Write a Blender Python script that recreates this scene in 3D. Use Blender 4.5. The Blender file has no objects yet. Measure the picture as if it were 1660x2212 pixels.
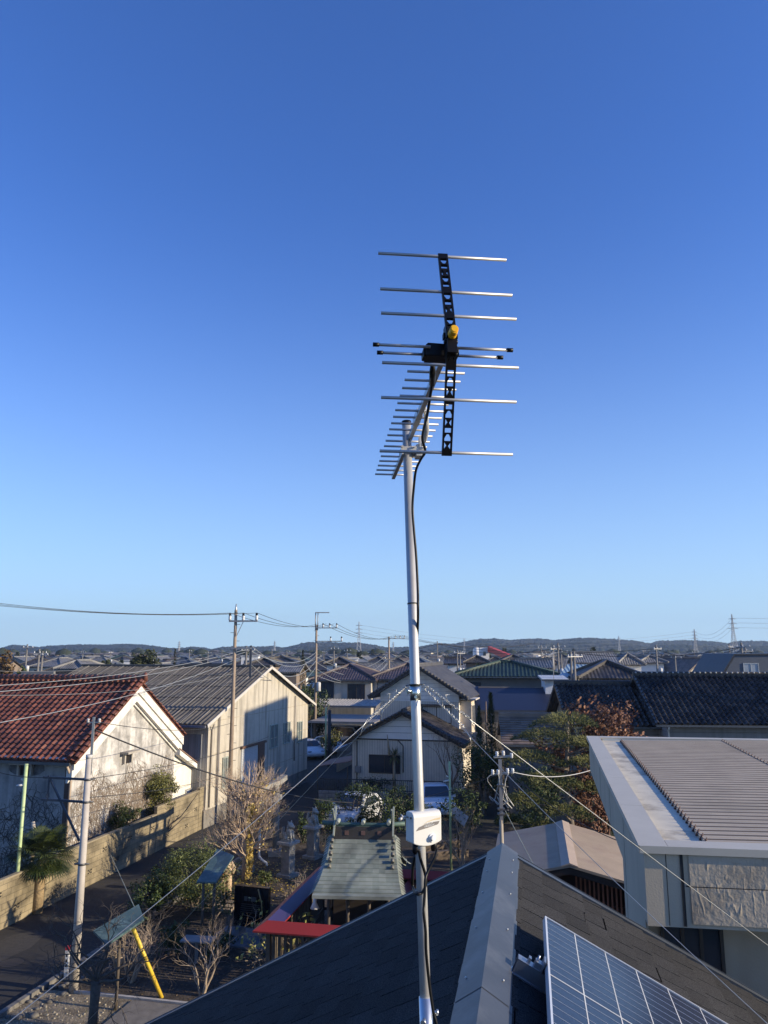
import bpy, math, random
from mathutils import Matrix, Vector, noise
R = math.radians
V = Vector
C = bpy.context.scene.collection
rnd = random.Random(7)
# ------------------------------------------------------------------ camera
H = 9.0
PITCH = R(10.4)
cam = bpy.data.cameras.new('camera')
cam.sensor_fit = 'VERTICAL'; cam.sensor_height = 36.0; cam.lens = 36 * 1750 / 2364
cam.clip_start = 0.05; cam.clip_end = 20000
camo = bpy.data.objects.new('camera', cam); C.objects.link(camo)
camo.location = (0, 0, H); camo.rotation_euler = (R(90) + PITCH, 0, 0)
bpy.context.scene.camera = camo
# ------------------------------------------------------------------ light
SUN_EL = R(17.0)
SUN_AZ = math.atan2(0.970, -0.243)          # compass angle from +Y clockwise: direction to the sun = (sin, cos)
world = bpy.data.worlds.new('World'); bpy.context.scene.world = world
world.use_nodes = True
wn = world.node_tree
bg = wn.nodes['Background']
sky = wn.nodes.new('ShaderNodeTexSky'); sky.sky_type = 'NISHITA'; sky.sun_disc = False
sky.sun_elevation = SUN_EL; sky.sun_rotation = SUN_AZ
sky.altitude = 0; sky.air_density = 1.0; sky.dust_density = 0.3; sky.ozone_density = 3.0
hs = wn.nodes.new('ShaderNodeHueSaturation'); hs.inputs['Saturation'].default_value = 1.0; hs.inputs['Value'].default_value = 1.0
wn.links.new(sky.outputs[0], hs.inputs['Color'])
# pale blue band of air low over the horizon
wtc = wn.nodes.new('ShaderNodeTexCoord'); wsp = wn.nodes.new('ShaderNodeSeparateXYZ'); wn.links.new(wtc.outputs['Generated'], wsp.inputs[0])
wr = wn.nodes.new('ShaderNodeMapRange'); wr.inputs['From Min'].default_value = -.02; wr.inputs['From Max'].default_value = .62; wr.inputs['To Min'].default_value = 1; wr.inputs['To Max'].default_value = 0
wn.links.new(wsp.outputs['Z'], wr.inputs['Value'])
wt = wn.nodes.new('ShaderNodeMix'); wt.data_type = 'RGBA'; wt.blend_type = 'MULTIPLY'; wt.inputs['Factor'].default_value = 1; wt.inputs['B'].default_value = (.70, 1.10, 1.95, 1); wn.links.new(hs.outputs['Color'], wt.inputs['A'])
wp_ = wn.nodes.new('ShaderNodeMath'); wp_.operation = 'POWER'; wp_.inputs[1].default_value = 2.7; wn.links.new(wr.outputs['Result'], wp_.inputs[0])
wm = wn.nodes.new('ShaderNodeMix'); wm.data_type = 'RGBA'; wn.links.new(wp_.outputs[0], wm.inputs['Factor']); wn.links.new(wt.outputs['Result'], wm.inputs['A'])
wm.inputs['B'].default_value = (4.8, 6.8, 8.3, 1)
wn.links.new(wm.outputs['Result'], bg.inputs[0]); bg.inputs[1].default_value = 0.086
sl = bpy.data.lights.new('sun', 'SUN'); sl.energy = 5.0; sl.angle = R(0.5); sl.color = (1.0, 0.85, 0.62)
so = bpy.data.objects.new('sun', sl); C.objects.link(so)
sd = V((math.sin(SUN_AZ) * math.cos(SUN_EL), math.cos(SUN_AZ) * math.cos(SUN_EL), math.sin(SUN_EL)))
so.rotation_euler = sd.to_track_quat('Z', 'Y').to_euler(); so.location = (30, -8, 40)
vs = bpy.context.scene.view_settings
vs.view_transform = 'Standard'; vs.look = 'None'; vs.gamma = 1; vs.exposure = 0.5
bpy.context.scene.cycles.max_bounces = 6
bpy.context.scene.cycles.volume_step_rate = 5
bpy.context.scene.cycles.volume_bounces = 0

# ------------------------------------------------------------------ survey: sight lines measured on the ground or at a known height
F = 1750 / 1.0687
def ray(u, v):
    a = (u - 830) / F; b = (1106 - v) / F
    return V((a, math.cos(PITCH) - b * math.sin(PITCH), math.sin(PITCH) + b * math.cos(PITCH)))
def G(u, v, z=0.0):
    r = ray(u, v); t = (z - H) / r.z
    return V((r.x * t, r.y * t, z))
def Y(u, v, y):
    r = ray(u, v); t = y / r.y
    return V((r.x * t, y, H + r.z * t))
def PL(u, v, p, n):
    r = ray(u, v); c = V((0, 0, H)); t = (p - c).dot(n) / r.dot(n)
    return c + r * t

# ------------------------------------------------------------------ materials
MATS = {}
def nt(name):
    m = bpy.data.materials.new(name); m.use_nodes = True
    t = m.node_tree; b = t.nodes['Principled BSDF']
    return m, t, b
def mk(name, col, rough=.7, metal=0.0, var=.2, scale=2.0, bump=0.0, bscale=25.0, streak=0.0, col2=None, c2scale=.6, c2amt=.5, spec=None, coat=0.0, aniso=False):
    if name in MATS: return MATS[name]
    m, t, b = nt(name); N = t.nodes; L = t.links
    tc = N.new('ShaderNodeTexCoord')
    n1 = N.new('ShaderNodeTexNoise'); n1.inputs['Scale'].default_value = scale; n1.inputs['Detail'].default_value = 6; n1.inputs['Roughness'].default_value = .65
    L.new(tc.outputs['Object'], n1.inputs['Vector'])
    rp = N.new('ShaderNodeMapRange'); rp.inputs['From Min'].default_value = .3; rp.inputs['From Max'].default_value = .7
    rp.inputs['To Min'].default_value = 1 - var; rp.inputs['To Max'].default_value = 1 + var
    L.new(n1.outputs['Fac'], rp.inputs['Value'])
    cs = None
    if col2:
        n2 = N.new('ShaderNodeTexNoise'); n2.inputs['Scale'].default_value = c2scale; n2.inputs['Detail'].default_value = 8; n2.inputs['Roughness'].default_value = .7
        L.new(tc.outputs['Object'], n2.inputs['Vector'])
        r2 = N.new('ShaderNodeMapRange'); r2.inputs['From Min'].default_value = .62 - c2amt * .3; r2.inputs['From Max'].default_value = .72 - c2amt * .3 + .08
        L.new(n2.outputs['Fac'], r2.inputs['Value'])
        mx = N.new('ShaderNodeMix'); mx.data_type = 'RGBA'
        mx.inputs['A'].default_value = (*col, 1); mx.inputs['B'].default_value = (*col2, 1)
        L.new(r2.outputs['Result'], mx.inputs['Factor']); cs = mx.outputs['Result']
    mul = N.new('ShaderNodeMix'); mul.data_type = 'RGBA'; mul.blend_type = 'MULTIPLY'; mul.inputs['Factor'].default_value = 1
    if cs: L.new(cs, mul.inputs['A'])
    else: mul.inputs['A'].default_value = (*col, 1)
    L.new(rp.outputs['Result'], mul.inputs['B']); out = mul.outputs['Result']
    if streak:
        mp = N.new('ShaderNodeMapping'); mp.inputs['Scale'].default_value = (3.5, 3.5, .22)
        L.new(tc.outputs['Object'], mp.inputs['Vector'])
        n3 = N.new('ShaderNodeTexNoise'); n3.inputs['Scale'].default_value = 1.0; n3.inputs['Detail'].default_value = 5
        L.new(mp.outputs['Vector'], n3.inputs['Vector'])
        r3 = N.new('ShaderNodeMapRange'); r3.inputs['From Min'].default_value = .45; r3.inputs['From Max'].default_value = .7
        r3.inputs['To Min'].default_value = 1; r3.inputs['To Max'].default_value = 1 - streak
        L.new(n3.outputs['Fac'], r3.inputs['Value'])
        m3 = N.new('ShaderNodeMix'); m3.data_type = 'RGBA'; m3.blend_type = 'MULTIPLY'; m3.inputs['Factor'].default_value = 1
        L.new(out, m3.inputs['A']); L.new(r3.outputs['Result'], m3.inputs['B']); out = m3.outputs['Result']
    L.new(out, b.inputs['Base Color'])
    b.inputs['Roughness'].default_value = rough; b.inputs['Metallic'].default_value = metal
    if spec is not None: b.inputs['Specular IOR Level'].default_value = spec
    if coat: b.inputs['Coat Weight'].default_value = coat; b.inputs['Coat Roughness'].default_value = .08
    if bump:
        n4 = N.new('ShaderNodeTexNoise'); n4.inputs['Scale'].default_value = bscale; n4.inputs['Detail'].default_value = 5
        L.new(tc.outputs['Object'], n4.inputs['Vector'])
        bp = N.new('ShaderNodeBump'); bp.inputs['Strength'].default_value = 1.0; bp.inputs['Distance'].default_value = bump
        L.new(n4.outputs['Fac'], bp.inputs['Height']); L.new(bp.outputs['Normal'], b.inputs['Normal'])
    MATS[name] = m
    return m
def tilemat(name, c1, c2, rough=.5, flat=0.03, spec=.5, dirt=.25, c3=None):
    """per-tile colour from the tile's UV cell; a ribbed bump for roofs whose tiles are not modelled"""
    if name in MATS: return MATS[name]
    m, t, b = nt(name); N = t.nodes; L = t.links
    uv = N.new('ShaderNodeUVMap')
    fl = N.new('ShaderNodeVectorMath'); fl.operation = 'FLOOR'; L.new(uv.outputs[0], fl.inputs[0])
    wnz = N.new('ShaderNodeTexWhiteNoise'); wnz.noise_dimensions = '2D'; L.new(fl.outputs[0], wnz.inputs['Vector'])
    rp = N.new('ShaderNodeValToRGB'); rp.color_ramp.elements[0].color = (*c1, 1); rp.color_ramp.elements[1].color = (*c2, 1)
    if c3:
        e = rp.color_ramp.elements.new(.93); e.color = (*c2, 1); rp.color_ramp.elements[2].color = (*c3, 1)
    L.new(wnz.outputs['Value'], rp.inputs[0])
    tc = N.new('ShaderNodeTexCoord')
    n = N.new('ShaderNodeTexNoise'); n.inputs['Scale'].default_value = 1.3; n.inputs['Detail'].default_value = 7; L.new(tc.outputs['Object'], n.inputs['Vector'])
    mr = N.new('ShaderNodeMapRange'); mr.inputs['From Min'].default_value = .35; mr.inputs['From Max'].default_value = .65; mr.inputs['To Min'].default_value = 1 - dirt; mr.inputs['To Max'].default_value = 1 + dirt
    L.new(n.outputs['Fac'], mr.inputs['Value'])
    mu = N.new('ShaderNodeMix'); mu.data_type = 'RGBA'; mu.blend_type = 'MULTIPLY'; mu.inputs['Factor'].default_value = 1
    L.new(rp.outputs[0], mu.inputs['A']); L.new(mr.outputs['Result'], mu.inputs['B']); L.new(mu.outputs['Result'], b.inputs['Base Color'])
    sp = N.new('ShaderNodeSeparateXYZ'); L.new(uv.outputs[0], sp.inputs[0])
    a = N.new('ShaderNodeMath'); a.operation = 'MULTIPLY'; a.inputs[1].default_value = 2 * math.pi; L.new(sp.outputs['X'], a.inputs[0])
    s = N.new('ShaderNodeMath'); s.operation = 'COSINE'; L.new(a.outputs[0], s.inputs[0])
    fr = N.new('ShaderNodeMath'); fr.operation = 'FRACT'; L.new(sp.outputs['Y'], fr.inputs[0])
    sb = N.new('ShaderNodeMath'); sb.operation = 'SUBTRACT'; L.new(s.outputs[0], sb.inputs[0]); L.new(fr.outputs[0], sb.inputs[1])
    bp = N.new('ShaderNodeBump'); bp.inputs['Distance'].default_value = flat; L.new(sb.outputs[0], bp.inputs['Height']); L.new(bp.outputs[0], b.inputs['Normal'])
    b.inputs['Roughness'].default_value = rough; b.inputs['Specular IOR Level'].default_value = spec
    MATS[name] = m
    return m
def leafmat(name, c1, c2, rough=.55, trans=.0):
    if name in MATS: return MATS[name]
    m, t, b = nt(name); N = t.nodes; L = t.links
    uv = N.new('ShaderNodeUVMap'); sp = N.new('ShaderNodeSeparateXYZ'); L.new(uv.outputs[0], sp.inputs[0])
    rp = N.new('ShaderNodeValToRGB'); rp.color_ramp.elements[0].color = (*c1, 1); rp.color_ramp.elements[1].color = (*c2, 1)
    L.new(sp.outputs['X'], rp.inputs[0]); L.new(rp.outputs[0], b.inputs['Base Color']); b.inputs['Roughness'].default_value = rough
    b.inputs['Specular IOR Level'].default_value = .35
    MATS[name] = m
    return m
def brickmat(name, c1, c2, mortar, sx, sz, msize=.015, rough=.85, bump=.006, streak=.3):
    """blocks laid along the object's X+Y run: UV in metres"""
    if name in MATS: return MATS[name]
    m, t, b = nt(name); N = t.nodes; L = t.links
    uv = N.new('ShaderNodeUVMap')
    br = N.new('ShaderNodeTexBrick'); br.inputs['Scale'].default_value = 1; br.inputs['Brick Width'].default_value = sx; br.inputs['Row Height'].default_value = sz
    br.inputs['Mortar Size'].default_value = msize; br.inputs['Color1'].default_value = (*c1, 1); br.inputs['Color2'].default_value = (*c2, 1); br.inputs['Mortar'].default_value = (*mortar, 1)
    L.new(uv.outputs[0], br.inputs['Vector'])
    tc = N.new('ShaderNodeTexCoord'); n = N.new('ShaderNodeTexNoise'); n.inputs['Scale'].default_value = 1.5; n.inputs['Detail'].default_value = 8; L.new(tc.outputs['Object'], n.inputs['Vector'])
    mr = N.new('ShaderNodeMapRange'); mr.inputs['From Min'].default_value = .35; mr.inputs['From Max'].default_value = .7; mr.inputs['To Min'].default_value = 1.15; mr.inputs['To Max'].default_value = 1 - streak
    L.new(n.outputs['Fac'], mr.inputs['Value'])
    mu = N.new('ShaderNodeMix'); mu.data_type = 'RGBA'; mu.blend_type = 'MULTIPLY'; mu.inputs['Factor'].default_value = 1
    L.new(br.outputs['Color'], mu.inputs['A']); L.new(mr.outputs['Result'], mu.inputs['B']); L.new(mu.outputs['Result'], b.inputs['Base Color'])
    n2 = N.new('ShaderNodeTexNoise'); n2.inputs['Scale'].default_value = 30; L.new(tc.outputs['Object'], n2.inputs['Vector'])
    sb = N.new('ShaderNodeMath'); sb.operation = 'SUBTRACT'; L.new(n2.outputs['Fac'], sb.inputs[0]); L.new(br.outputs['Fac'], sb.inputs[1])
    bp = N.new('ShaderNodeBump'); bp.inputs['Distance'].default_value = bump; L.new(sb.outputs[0], bp.inputs['Height']); L.new(bp.outputs[0], b.inputs['Normal'])
    b.inputs['Roughness'].default_value = rough
    MATS[name] = m
    return m

# ------------------------------------------------------------------ mesh builder
BASE = {}
class MB:
    def __init__(s, T=None):
        s.v = []; s.f = []; s.uv = []; s.mi = []; s.sm = []; s.T = T
    def add(s, vs, fs, uvs=None, m=0, smooth=False):
        o = len(s.v)
        for p in vs:
            p = V(p); s.v.append(s.T @ p if s.T else p)
        for i, f in enumerate(fs):
            s.f.append([k + o for k in f]); s.mi.append(m); s.sm.append(smooth)
            s.uv.append(uvs[i] if uvs else [(0.0, 0.0)] * len(f))
        return s
    def quad(s, pts, m=0, uvs=None, smooth=False):
        return s.add(pts, [list(range(len(pts)))], [uvs] if uvs else None, m, smooth)
    def bx(s, x0, x1, y0, y1, z0, z1, m=0):
        vs = [(x0,y0,z0),(x1,y0,z0),(x1,y1,z0),(x0,y1,z0),(x0,y0,z1),(x1,y0,z1),(x1,y1,z1),(x0,y1,z1)]
        fs = [(0,3,2,1),(4,5,6,7),(0,1,5,4),(1,2,6,5),(2,3,7,6),(3,0,4,7)]
        uv = [[(vs[k][0],vs[k][1]) for k in fs[0]],[(vs[k][0],vs[k][1]) for k in fs[1]]] + [[(vs[k][0]+vs[k][1],vs[k][2]) for k in f] for f in fs[2:]]
        return s.add(vs, fs, uv, m)
    def box(s, c, size, M=None, m=0):
        hx, hy, hz = [q / 2 for q in size]; c = V(c)
        vs = []
        for z in (-hz, hz):
            for x, y in ((-hx,-hy),(hx,-hy),(hx,hy),(-hx,hy)):
                p = V((x, y, z)); vs.append(c + (M @ p if M else p))
        return s.add(vs, [(0,3,2,1),(4,5,6,7),(0,1,5,4),(1,2,6,5),(2,3,7,6),(3,0,4,7)], None, m)
    def bar(s, a, b, w, h, m=0, up=V((0, 0, 1))):
        a = V(a); b = V(b); d = b - a; L = d.length; d.normalize()
        x = d.cross(up)
        if x.length < 1e-4: x = V((1, 0, 0))
        x.normalize(); z = x.cross(d)
        M = Matrix((x, d, z)).transposed()
        return s.box((a + b) / 2, (w, L, h), M, m)
    def tube(s, pts, r, n=6, caps=True, m=0, smooth=True):
        pts = [V(p) for p in pts]; k = len(pts)
        rs = r if isinstance(r, (list, tuple)) else [r] * k
        vs = []; ref = None
        for i, p in enumerate(pts):
            d = (pts[min(i+1, k-1)] - pts[max(i-1, 0)])
            if d.length < 1e-9: d = V((0, 0, 1))
            d.normalize()
            if ref is None:
                ref = V((0, 0, 1)) if abs(d.z) < .9 else V((1, 0, 0))
            x = ref - d * ref.dot(d)
            if x.length < 1e-5: x = d.orthogonal()
            x.normalize(); ref = x; y = d.cross(x)
            for j in range(n):
                a = 2 * math.pi * j / n
                vs.append(p + (x * math.cos(a) + y * math.sin(a)) * rs[i])
        fs = []
        for i in range(k - 1):
            for j in range(n):
                fs.append((i*n+j, i*n+(j+1) % n, (i+1)*n+(j+1) % n, (i+1)*n+j))
        s.add(vs, fs, None, m, smooth)
        if caps:
            o = len(s.v) - len(vs)
            for ring in (list(range(n))[::-1], [(k-1)*n + j for j in range(n)]):
                s.f.append([q + o for q in ring]); s.mi.append(m); s.sm.append(False); s.uv.append([(0, 0)] * n)
        return s
    def lathe(s, c, prof, n=14, m=0, smooth=True):
        c = V(c); return s.tube([c + V((0, 0, z)) for _, z in prof], [max(r, .0005) for r, _ in prof], n, True, m, smooth)
    def prism(s, poly, ex, m=0):
        """closed polygon of 3-D points swept by the vector ex"""
        k = len(poly); ex = V(ex); a = [V(p) for p in poly]
        vs = a + [p + ex for p in a]
        fs = [list(range(k))[::-1], [k + i for i in range(k)]] + [[i, (i+1) % k, k + (i+1) % k, k + i] for i in range(k)]
        return s.add(vs, fs, None, m)
    def sphere(s, c, r, n=10, q=7, m=0, sc=(1, 1, 1)):
        vs = []; fs = []
        for i in range(q + 1):
            t = math.pi * i / q
            for j in range(n):
                a = 2 * math.pi * j / n
                vs.append(V(c) + V((math.sin(t)*math.cos(a)*r*sc[0], math.sin(t)*math.sin(a)*r*sc[1], math.cos(t)*r*sc[2])))
        for i in range(q):
            for j in range(n): fs.append((i*n+j, (i+1)*n+j, (i+1)*n+(j+1) % n, i*n+(j+1) % n))
        return s.add(vs, fs, None, m, True)
    def build(s, name, mats, parent=None, base=None):
        me = bpy.data.meshes.new(name)
        b = V(BASE[parent.name]) if parent else V(base or (0, 0, 0))
        me.from_pydata([tuple(p - b) for p in s.v], [], s.f)
        if not isinstance(mats, (list, tuple)): mats = [mats]
        for m in mats: me.materials.append(m)
        me.polygons.foreach_set('material_index', s.mi); me.polygons.foreach_set('use_smooth', s.sm)
        ul = me.uv_layers.new(name='UVMap')
        ul.data.foreach_set('uv', [c for f in s.uv for q in f for c in q[:2]])
        me.update()
        o = bpy.data.objects.new(name, me); C.objects.link(o)
        if parent: o.parent = parent
        else: o.location = b
        BASE[o.name] = tuple(b)
        return o
def tag(o, label=None, cat=None, group=None, kind=None):
    if label: o['label'] = label
    if cat: o['category'] = cat
    if group: o['group'] = group
    if kind: o['kind'] = kind
    return o
def thing(name, label, cat, base=(0, 0, 0), group=None):
    o = bpy.data.objects.new(name, None); C.objects.link(o); o.location = base
    o.empty_display_size = .3
    BASE[o.name] = tuple(base)
    return tag(o, label, cat, group)
def each(name, T, boxes, m, parent):
    for b in boxes:
        mb = MB(T=T); mb.bx(*b); mb.build(name, m, parent)
def struct(name, mb, m): return tag(mb.build(name, m), kind='structure')
def dup(src, loc, rz=0, label=None, group=None, sc=None):
    r = src.copy(); C.objects.link(r); r.location = loc; r.rotation_euler = (0, 0, rz)
    if sc: r.scale = (sc, sc, sc)
    if label: r['label'] = label
    if group: r['group'] = group
    for ch in src.children:
        c = ch.copy(); C.objects.link(c); c.parent = r
        for g in ch.children:
            d = g.copy(); C.objects.link(d); d.parent = c
    return r
def frame(base, rot):
    """local x to the right, y away from the camera, turned clockwise by rot"""
    return Matrix.Translation(V(base)) @ Matrix.Rotation(-rot, 4, 'Z')
def sag(a, b, s, n=14):
    a = V(a); b = V(b)
    return [a.lerp(b, i / n) + V((0, 0, -4 * s * (i / n) * (1 - i / n))) for i in range(n + 1)]

# ------------------------------------------------------------------ palette
galv = mk('galvanised steel', (.52,.51,.48), .48, .5, .10, 9, .0003, 60)
alu = mk('aluminium', (.46,.46,.46), .46, .55, .06, 12)
blackp = mk('black plastic', (.004,.004,.005), .42, 0, .1, spec=.22)
whitep = mk('white plastic', (.66,.65,.60), .32, 0, .02, 3)
rubber = mk('black cable', (.006,.006,.006), .45, spec=.3)
yellowp = mk('yellow plastic', (.85,.45,.01), .4, 0, .05)
conc = mk('concrete', (.40,.38,.35), .85, 0, .18, 3, .004, 40, .25)
conc_pole = mk('pole concrete', (.46,.42,.37), .8, 0, .12, 3, .002, 40, .2)
asphalt = mk('asphalt', (.024,.023,.022), .92, 0, .25, 6, .006, 90, col2=(.038,.035,.032), c2scale=.35, c2amt=.5)
soil = mk('soil', (.036,.027,.019), .95, 0, .4, 5, .03, 14, col2=(.075,.056,.037), c2scale=1.2, c2amt=.6)
stone = mk('grey stone', (.25,.24,.215), .85, 0, .25, 5, .006, 30, col2=(.12,.12,.10), c2scale=3, c2amt=.4)
darkglass = mk('dark glass', (.035,.045,.058), .06, 0, .1, spec=.8)
paleglass = mk('frosted glass', (.30,.34,.38), .25, 0, .12, 2)
frame_dark = mk('bronze window frame', (.05,.042,.035), .45)
frame_alu = mk('aluminium window frame', (.5,.5,.48), .4, .6)
bark = mk('grey bark', (.16,.13,.10), .9, 0, .35, 12, .01, 30)
palebark = mk('pale twigs', (.34,.27,.20), .85, 0, .3, 9)
darkbark = mk('dark bark', (.055,.045,.036), .9, 0, .35, 12, .01, 30)
wire_grey = mk('wire grey', (.30,.32,.33), .5)
wire_dark = mk('wire black', (.03,.03,.03), .6)

# ================================================================== GROUND
def ground_sheet():
    mb = MB()
    ext = 2550
    xs = [-ext, -800, -200, -60, -30, -15, 0, 15, 30, 60, 200, 800, ext]
    ys = [-400, -60, -20, 0, 15, 30, 45, 60, 80, 120, 200, 500, 1500, ext]
    vs = [(x, y, 0) for y in ys for x in xs]; n = len(xs)
    fs = [(j*n+i, j*n+i+1, (j+1)*n+i+1, (j+1)*n+i) for j in range(len(ys)-1) for i in range(n-1)]
    mb.add(vs, fs)
    return mb
struct('ground', ground_sheet(), mk('earth', (.034,.031,.024), .95, 0, .35, .9, .02, 8, col2=(.035,.038,.022), c2scale=.12, c2amt=.5))
GA = R(12.6)                                    # the street grid is turned this far clockwise
ef = V((math.sin(GA), math.cos(GA), 0)); er = V((math.cos(GA), -math.sin(GA), 0))
W0 = V((-12.15, 28.83, 0))                       # foot of the block wall
def gp(r, f, z=0): return W0 + er * r + ef * f + V((0, 0, z))
def slab(r0, r1, f0, f1, z):
    mb = MB(); mb.quad([gp(r0,f0,z), gp(r1,f0,z), gp(r1,f1,z), gp(r0,f1,z)]); return mb
def edgy(r0, r1, f0, f1, z, jit, n=40, seed=1):
    """a sheet whose right-hand edge wanders a little"""
    q = random.Random(seed); mb = MB()
    for i in range(n):
        a = f0 + (f1-f0)*i/n; b = f0 + (f1-f0)*(i+1)/n
        ja = noise.noise(V((a*1.3, seed, 0)))*jit; jb = noise.noise(V((b*1.3, seed, 0)))*jit
        mb.quad([gp(r0,a,z), gp(r1+ja,a,z), gp(r1+jb,b,z), gp(r0,b,z)])
    return mb
struct('road', edgy(.05, 4.15, -24, 75, .008, .18, 90), asphalt)
struct('road', slab(-22, 11, 17.2, 20.2, .004) if False else slab(4.3, 18, 11.6, 15.2, .004), asphalt)
def patch(f0, f1, r0, r1, m, seed):
    q = random.Random(seed); mb = MB(); n = 18; mb.quad([gp((r0+r1)/2 + math.cos(k*6.2832/n)*(r1-r0)/2*q.uniform(.8,1.1), (f0+f1)/2 + math.sin(k*6.2832/n)*(f1-f0)/2*q.uniform(.85,1.08), .0125) for k in range(n)]); struct('road_patch', mb, m)
pm1 = mk('old asphalt patch', (.045,.042,.038), .95, 0, .3, 8, .004, 90); pm2 = mk('fresh asphalt patch', (.012,.012,.012), .9, 0, .2, 8, .004, 90)
for f0, f1, r0, r1, m, sd_ in ((-6,-1.5,.5,2.0,pm1,1), (2,5,2.4,3.8,pm2,2), (-9.5,-7.6,1.8,3.9,pm2,3), (8,12,.6,2.2,pm1,4), (15,18,2,3.8,pm1,5)): patch(f0, f1, r0, r1, m, sd_)
mb = MB(); mb.quad([gp(2.2 + math.cos(k*.3927)*.33, -4.2 + math.sin(k*.3927)*.33, .016) for k in range(16)]); struct('manhole_cover', mb, mk('iron cover', (.07,.065,.06), .6, .5, .2, 30, .004, 60))
struct('yard', edgy(4.2, 20, -9.5, 11.5, .005, 0, 8), soil)
gravel = mk('gravelly earth', (.25,.205,.14), .95, 0, .45, 16, .02, 24, col2=(.12,.095,.06), c2scale=1.5, c2amt=.6)
struct('gravel_patch', edgy(4.3, 9.6, -12.5, -5.55, .010, 0, 4), gravel)
mb = MB()
for f0, f1 in ((-14, -8), (-7.9, -2), (-1.9, 4), (4.1, 10)):
    A = gp(4.16, f0); T = Matrix.Translation(A) @ Matrix.Rotation(-GA, 4, 'Z')
    mb.T = T; mb.bx(0, .14, 0, f1 - f0, 0, .12)
mb.T = None
struct('kerb', mb, mk('dirty kerb', (.16,.15,.135), .9, 0, .3, 4))
mb = MB(T=frame(gp(5.2, -5.6), GA)); mb.bx(0, 5.0, 0, .09, 0, .07)
struct('kerb', mb, conc)
mb = MB(T=frame(gp(7.0, -10.6), GA)); mb.bx(0, 3.4, 0, 4.9, 0, .05)
struct('pavement', mb, mk('slab concrete', (.17,.155,.135), .9, 0, .25, 4, .003, 40, .1))
# pebbles and litter on the lit patch
mb = MB()
q = random.Random(3)
for i in range(900):
    p = gp(q.uniform(4.3, 9.2), q.uniform(-11, -5.7), .012); r = q.choice((.012, .018, .025, .04))
    mb.sphere(p, r, 5, 3, 0, (1, q.uniform(.6, 1.2), .55))
tag(mb.build('gravel', mk('pebbles', (.34,.30,.23), .9, 0, .4, 8)), 'loose pale pebbles scattered over the bare earth patch', 'gravel', kind='stuff')
mb = MB()
for i in range(2600):
    p = gp(q.uniform(4.2, 9.4), q.uniform(-12.4, -8.6) if q.random() < .75 else q.uniform(-8.6, -5.7), .01); a = q.uniform(0, 6.28); h = q.uniform(.03, .09)
    d = V((math.cos(a), math.sin(a), 0)) * .006; t = V((q.uniform(-.03, .03), q.uniform(-.03, .03), h))
    mb.quad([p - d, p + d, p + t], 0, [(q.random(), .5)] * 3)
tag(mb.build('grass', leafmat('thin grass', (.05,.06,.015), (.16,.14,.05))), 'sparse short yellowing grass near the foot of the picture', 'grass', kind='stuff')
mb = MB()
for i in range(70):
    p = gp(4.6 + q.uniform(-.25, .5), q.uniform(-11.5, -4.5), 0.02); r = q.uniform(.04, .13)
    mb.sphere(p, r, 6, 4, 0, (1, q.uniform(.6, 1.3), .5))
tag(mb.build('rock_edging', mk('dark rock', (.13,.12,.105), .9, 0, .4, 6)), 'rough grey rocks edging the earth patch beside the road', 'rocks', kind='stuff')
mb = MB()
for i in range(4200):
    p = gp(q.uniform(4.3, 12.5), q.uniform(-5.4, 9.5), .015); a = q.uniform(0, 6.28); d = V((math.cos(a), math.sin(a), q.uniform(-.3,.3))) * q.uniform(.015, .04); e = V((-d.y, d.x, .01))
    mb.quad([p - d, p - e*.6, p + d, p + e*.6], 0, [(q.random(), .5)] * 4)
tag(mb.build('leaf_litter', leafmat('leaf litter', (.05,.035,.018), (.20,.14,.075), .9)), 'brown leaf litter and twigs scattered over the shrine yard', 'litter', kind='stuff')
# dry leaves under the ginkgo and over the shrine yard
mb = MB()
for i in range(1600):
    r = q.gauss(0, 1.6); s_ = q.gauss(0, 1.6)
    p = G(530, 1900) + V((r, s_, .02)); a = q.uniform(0, 6.28); d = V((math.cos(a), math.sin(a), .15)) * .035; e = V((-d.y, d.x, .01))
    mb.quad([p - d, p - e, p + d, p + e], 0, [(q.random(), .5)] * 4)
tag(mb.build('fallen_leaves', leafmat('fallen leaves', (.30,.20,.04), (.50,.36,.06))), 'fallen yellow leaves strewn round the foot of the ginkgo', 'leaves', kind='stuff')

# ================================================================== OUR OWN ROOF
E0 = V((1.08, 7.37, H - 1.80)); rr = V((-.186, -.983, 0)).normalized(); hr = V((.983, -.186, 0)).normalized()
SL = math.atan(.51); ca, sa = math.cos(SL), math.sin(SL)
dR = hr * ca + V((0, 0, -sa)); dL = -hr * ca + V((0, 0, -sa))
nR = hr * sa + V((0, 0, ca)); nL = -hr * sa + V((0, 0, ca))
def slopeM(d, n):                               # local x = down the slope, y = along the ridge (negative = towards the camera), z = normal
    return Matrix.Translation(E0) @ Matrix(((d.x, -rr.x, n.x, 0), (d.y, -rr.y, n.y, 0), (d.z, -rr.z, n.z, 0), (0, 0, 0, 1)))
MR_, ML_ = slopeM(dR, nR), slopeM(dL, nL)
RL, RW = 9.0, 5.3
home = thing('brick_house' if False else 'house', 'two-storey house with dark shingle gable roof carrying the antenna mast and solar panel', 'house', (E0.x, E0.y - 3, 0))
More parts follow.
